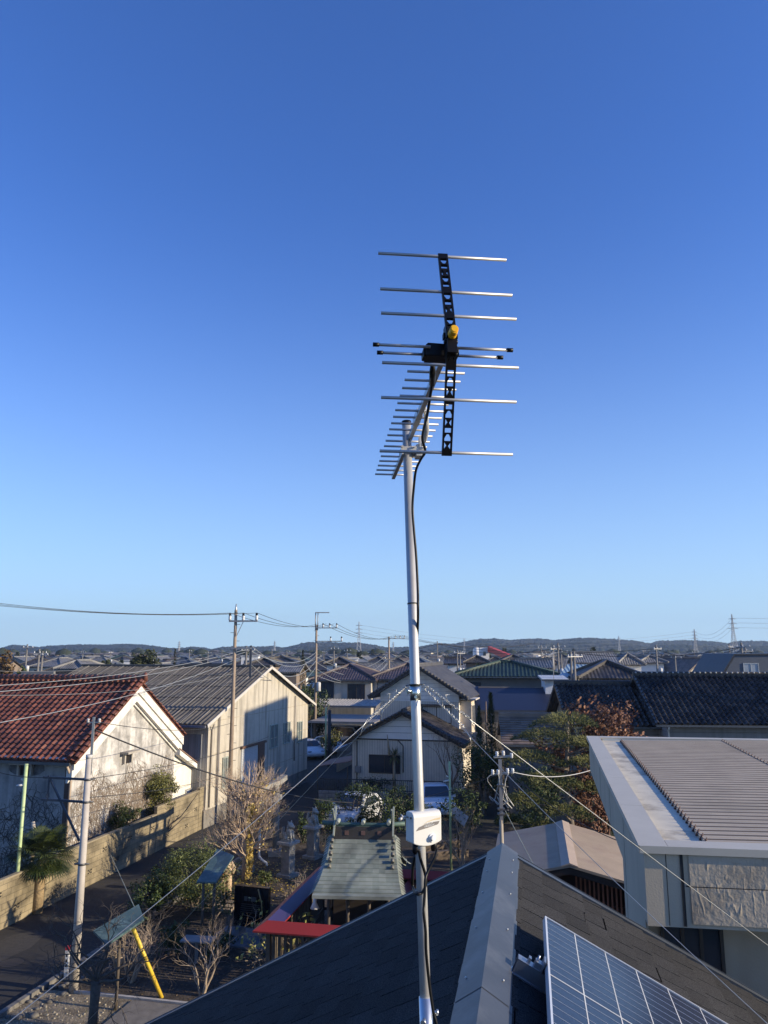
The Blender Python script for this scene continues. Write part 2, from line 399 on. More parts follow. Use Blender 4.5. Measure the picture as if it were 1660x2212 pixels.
def shingles(T, seed):
    q = random.Random(seed); mb = MB(T=T)
    mb.bx(0, RW, -RL, 0, -.12, 0, 1)
    ex = .19; k = 0; b = .0
    while b < RW - .02:
        b1 = min(b + ex, RW + .02); y = 0.0 - .02 - (.27 * (.5 if k % 2 else 0)) - q.uniform(0, .06)
        ys = [-.02]
        yy = y
        while yy > -RL:
            if ys[-1] - yy > .05: ys.append(yy)
            yy -= .262 + q.choice((0, 0, .0, .012, -.015))
        ys.append(-RL)
        ov = q.uniform(-.008, .008)
        for i in range(len(ys) - 1):
            y0, y1 = ys[i] - .0050, ys[i+1] + .0050
            h0, h1 = .006, .015 + q.uniform(0, .004)
            x0, x1 = b - .001, b1 + ov + (q.choice((-.02, 0, 0)) if q.random() < .2 else 0)
            vs = [(x0,y0,h0),(x1,y0,h1),(x1,y1,h1),(x0,y1,h0),(x0,y0,-.001),(x1,y0,-.001),(x1,y1,-.001),(x0,y1,-.001)]
            c = (q.random(), .5)
            mb.add(vs, [(0,3,2,1),(1,2,6,5),(0,1,5,4),(3,7,6,2)], [[c]*4]*4)
        b = b1; k += 1
    return mb
def shinglemat():
    m, t, b = nt('asphalt shingle'); N = t.nodes; L = t.links
    tc = N.new('ShaderNodeTexCoord'); uv = N.new('ShaderNodeUVMap'); sp = N.new('ShaderNodeSeparateXYZ'); L.new(uv.outputs[0], sp.inputs[0])
    n = N.new('ShaderNodeTexNoise'); n.inputs['Scale'].default_value = 170; n.inputs['Detail'].default_value = 3; L.new(tc.outputs['Object'], n.inputs['Vector'])
    r = N.new('ShaderNodeValToRGB'); r.color_ramp.elements[0].position = .36; r.color_ramp.elements[1].position = .68
    r.color_ramp.elements[0].color = (.011,.011,.012,1); r.color_ramp.elements[1].color = (.070,.069,.067,1); L.new(n.outputs['Fac'], r.inputs[0])
    n2 = N.new('ShaderNodeTexNoise'); n2.inputs['Scale'].default_value = 1.1; n2.inputs['Detail'].default_value = 6; L.new(tc.outputs['Object'], n2.inputs['Vector'])
    a = N.new('ShaderNodeMath'); a.operation = 'MULTIPLY_ADD'; a.inputs[1].default_value = .30; a.inputs[2].default_value = .55; L.new(sp.outputs['X'], a.inputs[0])
    a2 = N.new('ShaderNodeMath'); a2.operation = 'MULTIPLY_ADD'; a2.inputs[1].default_value = .6; L.new(n2.outputs['Fac'], a2.inputs[0]); L.new(a.outputs[0], a2.inputs[2])
    mu = N.new('ShaderNodeMix'); mu.data_type = 'RGBA'; mu.blend_type = 'MULTIPLY'; mu.inputs['Factor'].default_value = 1
    L.new(r.outputs[0], mu.inputs['A']); L.new(a2.outputs[0], mu.inputs['B']); L.new(mu.outputs['Result'], b.inputs['Base Color'])
    bp = N.new('ShaderNodeBump'); bp.inputs['Distance'].default_value = .0015; L.new(n.outputs['Fac'], bp.inputs['Height']); L.new(bp.outputs[0], b.inputs['Normal'])
    b.inputs['Roughness'].default_value = .95; b.inputs['Specular IOR Level'].default_value = .12
    return m
shm = shinglemat()
slot_shade = mk('black slot shade', (.004,.004,.004), .9, spec=.05)  # near-black base paints in the shade of the slots between tabs
shingles(MR_, 5).build('roof_slope', [shm, slot_shade], home); shingles(ML_, 6).build('roof_slope', [shm, slot_shade], home)
capm = mk('painted steel sheet', (.068,.074,.084), .42, .3, .14, 2.5, .0006, 30, col2=(.13,.135,.14), c2scale=1.6, c2amt=.3)
trimm = mk('dark metal trim', (.10,.11,.12), .4, .4, .1, 3)
mb = MB(); sc_ = MB(); screws = []
segs = [(-.06, .92), (.90, 3.05), (3.03, 5.2), (5.18, 7.3), (7.28, RL)]
for si, (a0, a1) in enumerate(segs):
    for T, sgn in ((MR_, 1), (ML_, -1)):
        mb.T = T; e = .0025 * (si % 2)
        hw = .135
        # sloping flank, drop, flange
        P = [(-(.055 + e)*.51, .055 + e), (hw, .042 + e), (hw + .004, .018), (hw + .035, .014)]
        for i in range(3):
            (x0, z0), (x1, z1) = P[i], P[i+1]
            mb.quad([(x0, -a1, z0), (x1, -a1, z1), (x1, -a0, z1), (x0, -a0, z0)])
            if i == 0: mb.quad([(x0, -a0, z0), (x1, -a0, z1), (x1, -a0, 0), (x0, -a0, 0)])
        sc_.T = T
        for a in (a0 + .35, a0 + 1.1, a1 - .25):
            if a < a1: screws.append((T, V((.09, -a, .050 + e))))
ridge = mb.build('ridge_cap', capm, home)
for T, p in screws:
    q_ = MB(T=T); q_.sphere(p, .006, 6, 4); q_.build('screw', whitep, ridge)
for T in (MR_, ML_):
    mb = MB(T=T); mb.bx(.02, RW, -.025, .045, -.10, .028); mb.bx(.02, RW, .045, .052, -.17, .034); mb.build('rake_trim', trimm, home)
    mb = MB(T=T); mb.bx(RW, RW + .12, -RL, 0, -.16, -.05); mb.build('gutter', trimm, home)
mb = MB()
hw = RW * ca - .45
c0 = E0 + rr * .55; c1 = E0 + rr * (RL - .4)
zt = E0.z - .16
poly = [c0 - hr * hw, c0 + hr * hw, c0 + hr * hw + V((0,0,zt - hw*.51)) - V((0,0,c0.z)), V((c0.x, c0.y, zt)), c0 - hr * hw]
a = c0 - hr*hw; b = c0 + hr*hw
poly = [V((a.x,a.y,0)), V((b.x,b.y,0)), V((b.x,b.y,zt-hw*.51)), V((c0.x,c0.y,zt)), V((a.x,a.y,zt-hw*.51))]
mb.prism(poly, rr * (RL - .95)); mb.build('wall', mk('ivory siding', (.55,.52,.46), .7, 0, .08, 3), home)

# ------------------------------------------------------------------ solar panel
hp = .17
pc = [MR_.inverted() @ PL(u, v, E0 + nR * hp, nR) for u, v in ((1178, 1978), (1183, 2212), (1581, 2202))]
print('panel', [tuple(round(q, 2) for q in p) for p in pc])
px0, py0 = pc[0].x, pc[0].y; px1 = pc[2].x
px1 = max(px1, px0 + 1.2)
rowl = py0 - (MR_.inverted() @ PL(1181.5, 2098, E0 + nR*hp, nR)).y
cl = [(MR_.inverted() @ PL(u, v, E0 + nR*hp, nR)).x for u, v in ((1242,2014),(1306.6,2050.6),(1372,2086.6))]
print('cells', rowl, cl)
PY1 = py0 - 4.03
pan = thing('solar_panel', 'large blue photovoltaic panel with white grid lines raised on brackets above the shingles', 'solar panel', tuple(MR_ @ V((px0, py0, 0))))
mb = MB(T=MR_); fw = .012
mb.bx(px0, px1, py0 - fw, py0, hp - .04, hp); mb.bx(px0, px1, PY1, PY1 + fw, hp - .04, hp)
mb.bx(px0, px0 + fw, PY1 + fw, py0 - fw, hp - .04, hp); mb.bx(px1 - fw, px1, PY1 + fw, py0 - fw, hp - .04, hp)
mb.build('frame', mk('white anodised frame', (.70,.70,.68), .4, .5, .04), pan)
def cellmat():
    m, t, b = nt('solar cell'); N = t.nodes; L = t.links
    tc = N.new('ShaderNodeTexCoord'); v = N.new('ShaderNodeTexVoronoi'); v.inputs['Scale'].default_value = 55; L.new(tc.outputs['Object'], v.inputs['Vector'])
    r = N.new('ShaderNodeValToRGB'); r.color_ramp.elements[0].color = (.008,.012,.030,1); r.color_ramp.elements[1].color = (.015,.022,.048,1)
    L.new(v.outputs['Color'], r.inputs[0]); L.new(r.outputs[0], b.inputs['Base Color'])
    n = N.new('ShaderNodeTexNoise'); n.inputs['Scale'].default_value = 2.2; n.inputs['Detail'].default_value = 6; L.new(tc.outputs['Object'], n.inputs['Vector'])
    mr = N.new('ShaderNodeMapRange'); mr.inputs['To Min'].default_value = .10; mr.inputs['To Max'].default_value = .32; L.new(n.outputs['Fac'], mr.inputs['Value']); L.new(mr.outputs[0], b.inputs['Roughness'])
    b.inputs['Specular IOR Level'].default_value = .42
    return m
mb = MB(T=MR_); mb.bx(px0 + fw, px1 - fw, PY1 + fw, py0 - fw, hp - .03, hp - .006); mb.build('cell_sheet', cellmat(), pan)
mb = MB(T=MR_); col = .24; z0 = hp - .0055
x = px0 + .02 + col
x = cl[0]; col = (cl[2]-cl[0])/2
while x < px1 - .05:
    mb.bx(x - .0032, x + .0032, PY1 + fw, py0 - fw, z0, z0 + .001); x += col
for k in range(1, 5): mb.bx(px0 + fw, px1 - fw, py0 - rowl * k - .005, py0 - rowl * k + .005, z0, z0 + .0015)
mb.build('grid_line', mk('white grid', (.52,.52,.50), .5), pan)
mb = MB(T=MR_)
for k in range(5):
    for j in range(1, 10):
        yy = py0 - rowl * k - rowl/10 * j
        if yy > PY1 + .03: mb.bx(px0 + fw, px1 - fw, yy - .0011, yy + .0011, z0, z0 + .0006)
mb.build('bus_line', mk('silver line', (.42,.46,.52), .45), pan)
for yb in (py0 - .78, py0 - 2.05, py0 - 3.2):
    mb = MB(T=MR_); mb.bx(px0 - .17, px0 + .15, yb - .05, yb + .05, .012, .02)
    mb.bx(px0 - .155, px0 + .12, yb - .038, yb - .03, .02, hp - .07); mb.bx(px0 - .155, px0 + .12, yb + .03, yb + .038, .02, hp - .07)
    mb.bx(px0 - .155, px0 - .01, yb - .038, yb + .038, hp - .075, hp - .066); mb.bx(px0 - .06, px0 - .012, yb - .03, yb + .03, hp - .066, hp - .03)
    mb.bx(px0 - .02, px0 - .008, yb - .045, yb + .045, hp - .066, hp - .002); mb.bx(px0 - .10, px0 - .085, yb - .02, yb + .02, hp - .066, hp - .035)
    mb.tube([MR_.inverted() @ (MR_ @ V((px0 - .05, yb, hp - .06))), V((px0 - .05, yb, hp + .0))], .007, 8)
    mb.build('bracket', mk('bracket steel', (.34,.36,.40), .35, .8), pan)

# ================================================================== MAST
MT0 = Y(921, 2205, 2.43); MT1 = Y(878.5, 914, 2.625)
mdir = (MT1 - MT0).normalized()
def mast_at(v):
    lo, hi = -1.0, 1.2
    for _ in range(40):
        m = (lo + hi) / 2; p = MT0.lerp(MT1, m)
        d = p - V((0,0,H)); zc = d.y*math.cos(PITCH) + d.z*math.sin(PITCH); yc = -d.y*math.sin(PITCH) + d.z*math.cos(PITCH)
        if 1106 - F*yc/zc > v: lo = m
        else: hi = m
    return MT0.lerp(MT1, (lo+hi)/2)
foot = mast_at(2560)
mr = .0159
mast = thing('antenna_mast', 'tall galvanised steel pipe mast rising from the ridge in front of the town', 'mast', tuple(foot))
mb = MB(); mb.tube([foot, MT1], mr, 28); mb.build('pipe', galv, mast)
mb = MB(); mb.tube([MT1 - mdir*.006, MT1 + mdir*.006], mr + .0013, 20); mb.build('end_cap', blackp, mast)
mb = MB(); a = mast_at(1513); b = mast_at(1480); mb.tube([a, b], mr + .0016, 28)
mb.tube([a + V((0,-.012,.012)), a + V((0,-.022,.012))], .005, 8); mb.tube([a + V((-.012,-.004,.03)), a + V((-.03,-.012,.03))], .006, 8); mb.tube([a + V((-.024,-.010,.03)), a + V((-.028,-.012,.03))], .010, 8)
mb.build('collar', mk('zinc collar', (.60,.66,.62), .3, 1, .1, 20), mast)
mb = MB(); c = mast_at(1479); mb.tube([c - mdir*.0015, c + mdir*.0015], mr + .004, 24); mb.tube([c - mdir*.003 + V((-.03,0,.0)), c + V((-.016,0,0))], .0018, 6); mb.tube([c + V((.03,0,0)), c + V((.016,0,0))], .0018, 6); mb.build('guy_ring', mk('dark steel', (.1,.1,.1), .4, .8), mast)
mb = MB(); a = mast_at(2153); b = mast_at(2560); mb.tube([a, b], [mr + .0030, mr + .0030], 28, caps=True)
mb.bx(0,0,0,0,0,0) if False else None
k1 = mast_at(2186); mb.tube([k1 + V((.014,0,0)), k1 + V((.033,-.002,0))], .0045, 8); mb.tube([k1 + V((.031,-.002,0)), k1 + V((.036,-.002,0))], .0085, 8)
k2 = mast_at(2196); mb.tube([k2 + V((-.006,-.014,0)), k2 + V((-.010,-.036,0))], .0045, 8); mb.tube([k2 + V((-.009,-.032,0)), k2 + V((-.011,-.040,0))], .0078, 8)
mb.build('sleeve', mk('zinc sleeve', (.66,.68,.68), .38, 1, .12, 25), mast)
mb = MB()
zr = E0.z - .0
for sx, sy in ((-1,-1),(1,-1),(-1,1),(1,1)):
    pb = foot + hr*(.28*sx) - rr*(.28*sy); pb.z = E0.z + .02 - .28*.51 - .0
    mb.bar(foot + V((0,0,.06)), pb, .025, .008)
mb.build('roof_mount', galv, mast)
ct = mast_at(1304)
mb = MB(); mb.tube([ct - mdir*.0017, ct + mdir*.0017], mr + .0016, 24); mb.box(ct + V((.019,-.006,0)), (.006,.006,.006))
mb.build('cable_tie', blackp, mast)

# ================================================================== ANTENNA
def cp(u, v, zc):
    a = (u-830)/F*zc; b = (1106-v)/F*zc
    return V((a, zc*math.cos(PITCH) - b*math.sin(PITCH), H + zc*math.sin(PITCH) + b*math.cos(PITCH)))
ant = thing('tv_antenna', 'many-element aluminium television antenna with black reflector frame clamped to the mast top', 'antenna', (MT1.x, MT1.y, H + .70))
N0 = V((.177, 1.825, H + .803)); N1 = V((.039, 3.12, H + .722))
bd = (N1 - N0).normalized(); eh = V((math.cos(R(6)), math.sin(R(6)), 0)); up = eh.cross(bd).normalized()
BM = Matrix((eh, bd, up)).transposed()
LB = (N1 - N0).length
mb = MB()
def bpt(t, x=0, z=0): return N0 + bd*t + eh*x + up*z
mb.bar(bpt(.03), bpt(.62), .015, .020, up=up); mb.bar(bpt(.60, 0, -.004), bpt(LB), .014, .018, up=up)
mb.bar(bpt(.56, 0, .002), bpt(.66, 0, .002), .019, .026, up=up)
mb.build('boom', mk('satin aluminium', (.58,.57,.53), .42, .7, .05), ant)
mb = MB(); mb.tube([bpt(-.018), bpt(.0)], [.0108, .0116], 18); mb.tube([bpt(-.020), bpt(-.017)], .008, 14); mb.tube([bpt(0), bpt(.03)], .0122, 14)
mb.build('end_cap', yellowp, ant)
rods = [cp(957, 554.5, 2.105), cp(965.5, 631, 2.04), cp(971, 683, 1.99), cp(974.5, 789, 1.972), cp(971, 863.5, 1.99), cp(965.5, 978, 2.026)]
for p in rods:
    mb = MB(); mb.tube([p - eh*.180, p + eh*.180], .0043, 12); mb.build('reflector_rod', alu, ant)
def arm(A, B, pts, flip):
    """flat black ladder plate from A to B with punched openings; rods pass at the arc lengths in pts"""
    d = (B - A).normalized(); L = (B - A).length; n = eh.cross(d).normalized(); w = .0135; T = Matrix.Translation(A) @ Matrix((eh, d, n)).transposed().to_4x4()
    mb = MB(T=T); th = .0045
    mb.bx(-w, -w + .0048, 0, L, -th, th); mb.bx(w - .0048, w, 0, L, -th, th)
    # solid blocks at rods, webs between
    bl = [(max(0, p - .0085), min(L, p + .0085)) for p in pts]
    for a, b in bl: mb.bx(-w + .0048, w - .0048, a, b, -th, th)
    wi = w - .0048
    ed = [0.0] + [x for a, b in bl for x in (a, b)] + [L]
    for i in range(0, len(ed), 2):
        a, b = ed[i], ed[i+1]; s = b - a
        if s < .012: continue
        m = max(2, int(round(s / .022))); h = s / m
        for k in range(m):
            y0 = a + k*h; y1 = y0 + h; ty = (k + (0 if flip else 1)) % 3
            if ty == 0:      # bow-tie: open at both sides, solid waist
                c = (y0 + y1)/2
                for z in (1,): mb.prism([(-wi, y0, -th), (wi, y0, -th), (.0018, c, -th), (-.0018, c, -th)], (0,0,2*th)); mb.prism([(-.0018, c, -th), (.0018, c, -th), (wi, y1, -th), (-wi, y1, -th)], (0,0,2*th))
            elif ty == 1:    # shield shaped hole
                mb.bx(-wi, wi, y0, y0 + .0022, -th, th)
                mb.prism([(-wi, y1, -th), (-wi, y1 - .010, -th), (-wi*.35, y1, -th)], (0,0,2*th)); mb.prism([(wi, y1, -th), (wi*.35, y1, -th), (wi, y1 - .010, -th)], (0,0,2*th))
            else:
                mb.bx(-wi, wi, y0, y0 + .004, -th, th); mb.bx(-wi, wi, y1 - .004, y1, -th, th)
    return mb
def along(A, B, ps): 
    d = (B-A).normalized(); return [max(.006, min((B-A).length-.006, (p-A).dot(d))) for p in ps]
A0 = rods[0] + (rods[0]-rods[2]).normalized()*.008; A1 = rods[2] + (rods[2]-rods[0]).normalized()*.075
B0 = rods[5] + (rods[5]-rods[3]).normalized()*.008; B1 = rods[3] + (rods[3]-rods[5]).normalized()*.05
arm(A0, A1, along(A0, A1, rods[:3]), 0).build('reflector_frame', blackp, ant)
arm(B0, B1, along(B0, B1, [rods[5], rods[4], rods[3]]), 1).build('reflector_frame', blackp, ant)
mb = MB(T=Matrix.Translation(bpt(.045)) @ BM.to_4x4())
mb.bx(-.0125,.0125,-.03,.015,-.048,.024); mb.bx(-.0150,.0150,-.018,.008,-.012,.034); mb.bx(-.019,.019,-.012,.004,.0,.015); mb.tube([(-.018,-.01,-.01),(.018,-.01,-.01)], .006, 8)
mb.build('hinge_block', blackp, ant)
# dipole housing
Q1 = cp(958.5, 750.5, 2.0); Q2 = cp(952, 767, 2.055)
qb = (Q1 + Q2)/2
mb = MB(T=Matrix.Translation(qb + V((-.012, 0, -.006))) @ BM.to_4x4())
mb.prism([(-.034,-.024,-.018),(.046,-.024,-.018),(.050,-.024,-.010),(.046,-.024,.017),(-.029,-.024,.020),(-.036,-.024,.012)], (0,.050,0))
mb.bx(-.041,-.026,-.019,.020,-.016,.007); mb.bx(.040,.056,-.016,.016,-.010,.012)
o = mb.build('dipole_housing', blackp, ant)
bv = o.modifiers.new('b', 'BEVEL'); bv.width = .003; bv.segments = 2
for Qp, hl in ((Q1, .187), (Q2, .173)):
    for s in (-1, 1):
        mb = MB(); mb.tube([Qp + eh*(.035*s), Qp + eh*(s*(hl-.008))], .0040, 12); rd = mb.build('radiator_rod', alu, ant)
        mb = MB(); mb.tube([Qp + eh*(s*(hl-.016)), Qp + eh*(s*hl)], .0056, 12); c = mb.build('rod_cap', blackp, rd)
nd = 18
for k in range(nd):
    t = .255 + (LB - .28) * (k / (nd-1)) ** 1.0
    hl = .0835 - .0045*k/(nd-1)
    c = bpt(t, 0, .004); mb = MB(); mb.tube([c - eh*hl, c + eh*hl], .0040, 10); mb.build('director_rod', alu, ant)
# bracket, stay arm and clamp
bk = bpt(.62)
st = [cp(912, 868, 2.48), cp(918, 880, 2.50), cp(921.5, 905, 2.53), cp(922, 930, 2.56), cp(918, 950, 2.60), cp(912, 962, 2.62)]
mb = MB(); mb.tube(st, [.004, .006, .0085, .009, .008, .005], 12); mb.build('stay_arm', mk('pale steel', (.70,.70,.68), .35, .6), ant)
mc = mast_at(975)
mb = MB(T=Matrix.Translation(mc) @ BM.to_4x4())
mb.bx(-.026,.060,-.026,-.0195,-.010,.010); mb.bx(-.026,.060,.0195,.026,-.012,.012)
for z in (-.007,.007):
    mb.tube([(-.022,-.034,z),(-.022,.034,z)], .0024, 8); mb.tube([(.022,-.034,z),(.022,.034,z)], .0024, 8); mb.tube([(.055,-.03,z),(.055,.03,z)], .0024, 8)
    for x in (-.022,.022,.055):
        for y in (-.032,.032): mb.tube([(x,y-.003,z),(x,y+.003,z)], .0045, 6)
mb.bx(.030,.050,-.018,.030,-.020,.022); mb.bx(.040,.048,-.03,.0,.0,.05); mb.bx(-.024,-.018,-.034,.05,-.022,-.004)
mb.build('mast_clamp', galv, ant)
def jig(s): return V((s*.3, 0, 0))

# ------------------------------------------------------------------ coaxial cables
def z5(x, y): return ((560 + .3012*x)/1.0687, (1820 + .3012*y)/1.0687)
ca_pts = [cp(935, 777, 2.08), cp(935, 803, 2.10)]
mb = MB(); mb.tube(ca_pts + [cp(934, 830, 2.16)], [.004, .0092, .0085], 12)
boot = [(934,828,2.16),(930,854,2.2),(923.6,894,2.28),(915,930,2.4),(913,950,2.46),(919,975,2.5),(909,993,2.54),(899,1016,2.58),(894.5,1052,2.6),(891.5,1098,2.6),(895,1149,2.58),(899.5,1202,2.56),(903,1273,2.53),(903.5,1309,2.50),(903,1350,2.51),(899,1420,2.52),(898,1500,2.50),(899,1600,2.46),(908,1700,2.42),(918,1760,2.41),(912,1815,2.34)]
def smooth(P, n=6):
    out = []
    for i in range(len(P)-1):
        p0 = P[max(i-1,0)]; p1 = P[i]; p2 = P[i+1]; p3 = P[min(i+2, len(P)-1)]
        for k in range(n):
            t = k/n
            out.append(.5*((2*p1) + (p2-p0)*t + (2*p0-5*p1+4*p2-p3)*t*t + (3*p1-p0-3*p2+p3)*t**3))
    out.append(P[-1]); return out
mb.tube(smooth([cp(*p) for p in boot]), .0043, 10)
tag(mb.build('antenna_cable', rubber, base=tuple(cp(*boot[5]))), 'black coaxial cable hanging from the antenna down the right side of the mast', 'cable')
P = [z5(1352,470),(z5(1365,540)),(z5(1385,600)),z5(1402,665),z5(1405,740),z5(1375,800),z5(1335,808),z5(1308,760),z5(1304,680),z5(1308,600),z5(1322,520)]
mb = MB(); mb.tube(smooth([cp(u, v, 2.27 if i < 7 else 2.34) for i, (u, v) in enumerate(P)]), .0043, 10)
tag(mb.build('looped_cable', rubber, base=tuple(cp(*P[0], 2.27))), 'black cable looped below the left socket of the white box', 'cable')
P = [z5(1492,470), z5(1475,530), z5(1440,600), z5(1414,655), z5(1402,700), z5(1398,800), z5(1392,900), z5(1390,1000), z5(1392,1150), z5(1400,1280), z5(1418,1400)]
P = P[:7] + [z5(1391,960), (983/1.0687, 2150/1.0687), ((900+.1205*700)/1.0687, (2150+.1205*400)/1.0687), ((900+.1205*760)/1.0687, (2150+.1205*1000)/1.0687), ((900+.1205*830)/1.0687, (2150+.1205*1500)/1.0687), ((900+.1205*905)/1.0687, (2150+.1205*1900)/1.0687), (935, 2300)]
mb = MB(); mb.tube(smooth([cp(u, v, 2.27 - .011*i) for i, (u, v) in enumerate(P)]), .0043, 10)
tag(mb.build('lead_cable', rubber, base=tuple(cp(*P[3], 2.24))), 'black cable running from the right socket of the box down across the lower mast', 'cable')

# ------------------------------------------------------------------ white booster box
_m = mast_at(1800) - V((0,0,H)); print('mast zc', _m.y*math.cos(PITCH)+_m.z*math.sin(PITCH)); ZB = _m.y*math.cos(PITCH)+_m.z*math.sin(PITCH) - .035
BT = Matrix.Translation(cp(893.5, 1792, ZB)) @ Matrix.Rotation(R(28), 4, 'Z')   # local x along the face, y = depth away, z up ; origin = front left edge
bw, bh, bdp = .101, .094, .048
box = thing('booster_box', 'white plastic antenna booster box with grey stripe and round knob strapped to the mast', 'box', tuple(BT @ V((bw/2, 0, 0))))
mb = MB(T=BT)
nseg = 12; nx = 24
prof = []
for i in range(nx + 1):
    x = bw * i / nx; zb = -bh/2 - .0 + (-.012 * math.sin(math.pi * i / nx) ** .8 + .006)
    ring = [(x, 0, zb)]
    for k in range(nseg + 1):
        a = math.pi/2 * k / nseg; rc = .016
        ring.append((x, rc - rc*math.cos(a), bh/2 - rc + rc*math.sin(a)))
    for k in range(5):
        a = math.pi/2 * k / 4; rc = .012
        ring.append((x, bdp - rc + rc*math.sin(a), bh/2 - rc + rc*math.cos(a)))
    ring += [(x, bdp, zb)]
    prof.append(ring)
m_ = len(prof[0]); vs = [p for ring in prof for p in ring]; fs = []
for i in range(nx):
    for j in range(m_): fs.append((i*m_+j, i*m_+(j+1) % m_, (i+1)*m_+(j+1) % m_, (i+1)*m_+j))
fs.append(list(range(m_))[::-1]); fs.append([nx*m_ + j for j in range(m_)])
mb.add(vs, [f[::-1] for f in fs])
o = mb.build('casing', whitep, box); bv = o.modifiers.new('b', 'BEVEL'); bv.width = .003; bv.segments = 3; bv.limit_method = 'ANGLE'; bv.angle_limit = R(50)
# stripes in face coordinates taken from the close view (0..1)
def fs_(u, v): return (u*bw, -.0006, bh/2 - v*bh)
mb = MB(T=BT); mb.prism([fs_(.085,.565), fs_(.19,.455), fs_(.55,.345), fs_(.93,.330), fs_(.88,.415), fs_(.84,.435), fs_(.5,.50)][::-1], (0, .001, 0))
mb.build('grey_stripe', mk('grey print', (.20,.18,.165), .4), box)
mb = MB(T=BT); mb.prism([fs_(.30,.40), fs_(.50,.30), fs_(.72,.245), fs_(.97,.215), fs_(.945,.285), fs_(.70,.288), fs_(.5,.325)][::-1], (0, .001, 0))
mb.build('gold_stripe', mk('gold print', (.62,.50,.32), .4), box)
def textmesh(name, s, size, T, m, parent):
    cu = bpy.data.curves.new(name, 'FONT'); cu.body = s; cu.size = size; cu.extrude = .0002
    to = bpy.data.objects.new('t', cu); C.objects.link(to)
    dg = bpy.context.evaluated_depsgraph_get(); me = bpy.data.meshes.new_from_object(to.evaluated_get(dg)); bpy.data.objects.remove(to)
    me.transform(Matrix.Translation(-V(BASE[parent.name])) @ T); me.materials.append(m); me.name = name
    o = bpy.data.objects.new(name, me); C.objects.link(o); o.parent = parent; BASE[o.name] = BASE[parent.name]; return o
TX = Matrix.Rotation(R(90), 4, 'X')
wp = mk('white print', (.8,.8,.78), .5)
textmesh('lettering', 'CS/BS-IF UHF', .0052, BT @ Matrix.Translation(V((.040, -.0012, bh/2 - .392*bh))) @ Matrix.Rotation(R(4), 4, 'Y').inverted() @ TX, wp, box)
textmesh('lettering', 'UBCB33-W', .0074, BT @ Matrix.Translation(V((.038, -.0012, bh/2 - .472*bh))) @ Matrix.Rotation(R(4), 4, 'Y').inverted() @ TX, wp, box)
mb = MB(T=BT); c = V((.066, 0, -bh/2 + .017)); mb.tube([c + V((0,.002,0)), c + V((0,-.004,0))], .0125, 24); mb.tube([c + V((0,-.004,0)), c + V((0,-.012,0))], [.0085,.0080], 20); mb.tube([c + V((0,-.012,0)), c + V((0,-.0125,0))], .0055, 16); mb.build('knob', mk('knob plastic', (.72,.72,.70), .35), box)
mb = MB(T=BT); mb.tube([(-.0008, .014, .030), (.002, .014, .030)], .0035, 12); mb.build('side_hole', blackp, box)
for x, y in ((.020, .022), (.088, .026)):
    mb = MB(T=BT); mb.tube([(x,y,-bh/2+.004),(x,y,-bh/2-.024),(x,y,-bh/2-.030)], [.0098,.0098,.0060], 14); mb.build('cable_boot', blackp, box)
mb = MB(T=BT); a = V((-.012, bdp*.6, .030)); mb.tube([(0,bdp*.7,.030),(-.016,bdp*.6,.034),(-.030,bdp*.6,.030)], .0030, 8); mb.tube([(-.012,bdp*.6,.026),(-.026,bdp*.6,.040)], .0022, 8); mb.tube([(-.020,bdp*.6,.020),(-.014,bdp*.6,.036)], .0018, 8); mb.tube([(-.024,bdp*.6,.030),(-.034,bdp*.6,.026)], .0050, 8); mb.build('wing_bolt', galv, box)

# ------------------------------------------------------------------ guy wires
def eave(side, a): 
    d = dR if side > 0 else dL
    return E0 + d*(RW - .15) + rr*a + V((0,0,.04))
def guy(name, start, end, lab, fray, rad=.0016, bright=True, seed=1):
    q = random.Random(seed); start = V(start); end = V(end); d = (end-start).normalized(); L = (end-start).length
    mb = MB(); pts = [start + d*(L*i/24) + V((0,0,-.02*math.sin(math.pi*i/24))) for i in range(25)]
    mb.tube(pts, rad, 6)
    x = d.orthogonal().normalized(); y = d.cross(x)
    for ph, rad2 in ((0, .0022), (2.4, .0016)):          # the free end wrapped back round the wire
        w = []
        for i in range(180):
            t = .012 + fray*i/179
            rr2 = rad + .0020*(1 + .8*math.sin(i*.31 + ph)) ; a = i*.30 + ph
            w.append(start + d*t + (x*math.cos(a) + y*math.sin(a))*rr2)
        mb.tube(w, rad2*.52, 5)
    e = start + d*(.012+fray); mb.tube([e, e + d*.02 + V((0,0,-.012)), e + d*.03 + V((0,0,-.03))], .0013, 5)
    e2 = start + d*fray*.55; mb.tube([e2, e2 + V((0,0,.02)) - d*.01, e2 + V((0,0,.03)) + d*.01], .0012, 5)
    return tag(mb.build('guy_wire', mk('stranded steel wire', (.50,.50,.47), .42, .9), base=tuple(start)), lab, 'guy wire', 'guy wires staying the antenna mast')
gc = mast_at(1479)
guy('g', gc + V((-.026,.01,0)), eave(-1, .25), 'left steel guy wire that ends at the far left eave corner', .15, .0011, seed=1)
guy('g', gc + V((-.022,-.006,.0)), Y(-40, 2255, 1.95), 'left steel guy wire that crosses the road and bush toward the lower left edge', .17, .0012, seed=2)
guy('g', gc + V((.026,.01,.002)), eave(1, .25), 'bright sunlit guy wire that passes before the beige ribbed roof', .22, .0015, seed=3)
guy('g', gc + V((.022,-.006,-.004)), Y(1700, 2250, 1.9), 'thin guy wire that crosses above the solar panel at lower right', .19, .0010, seed=4)

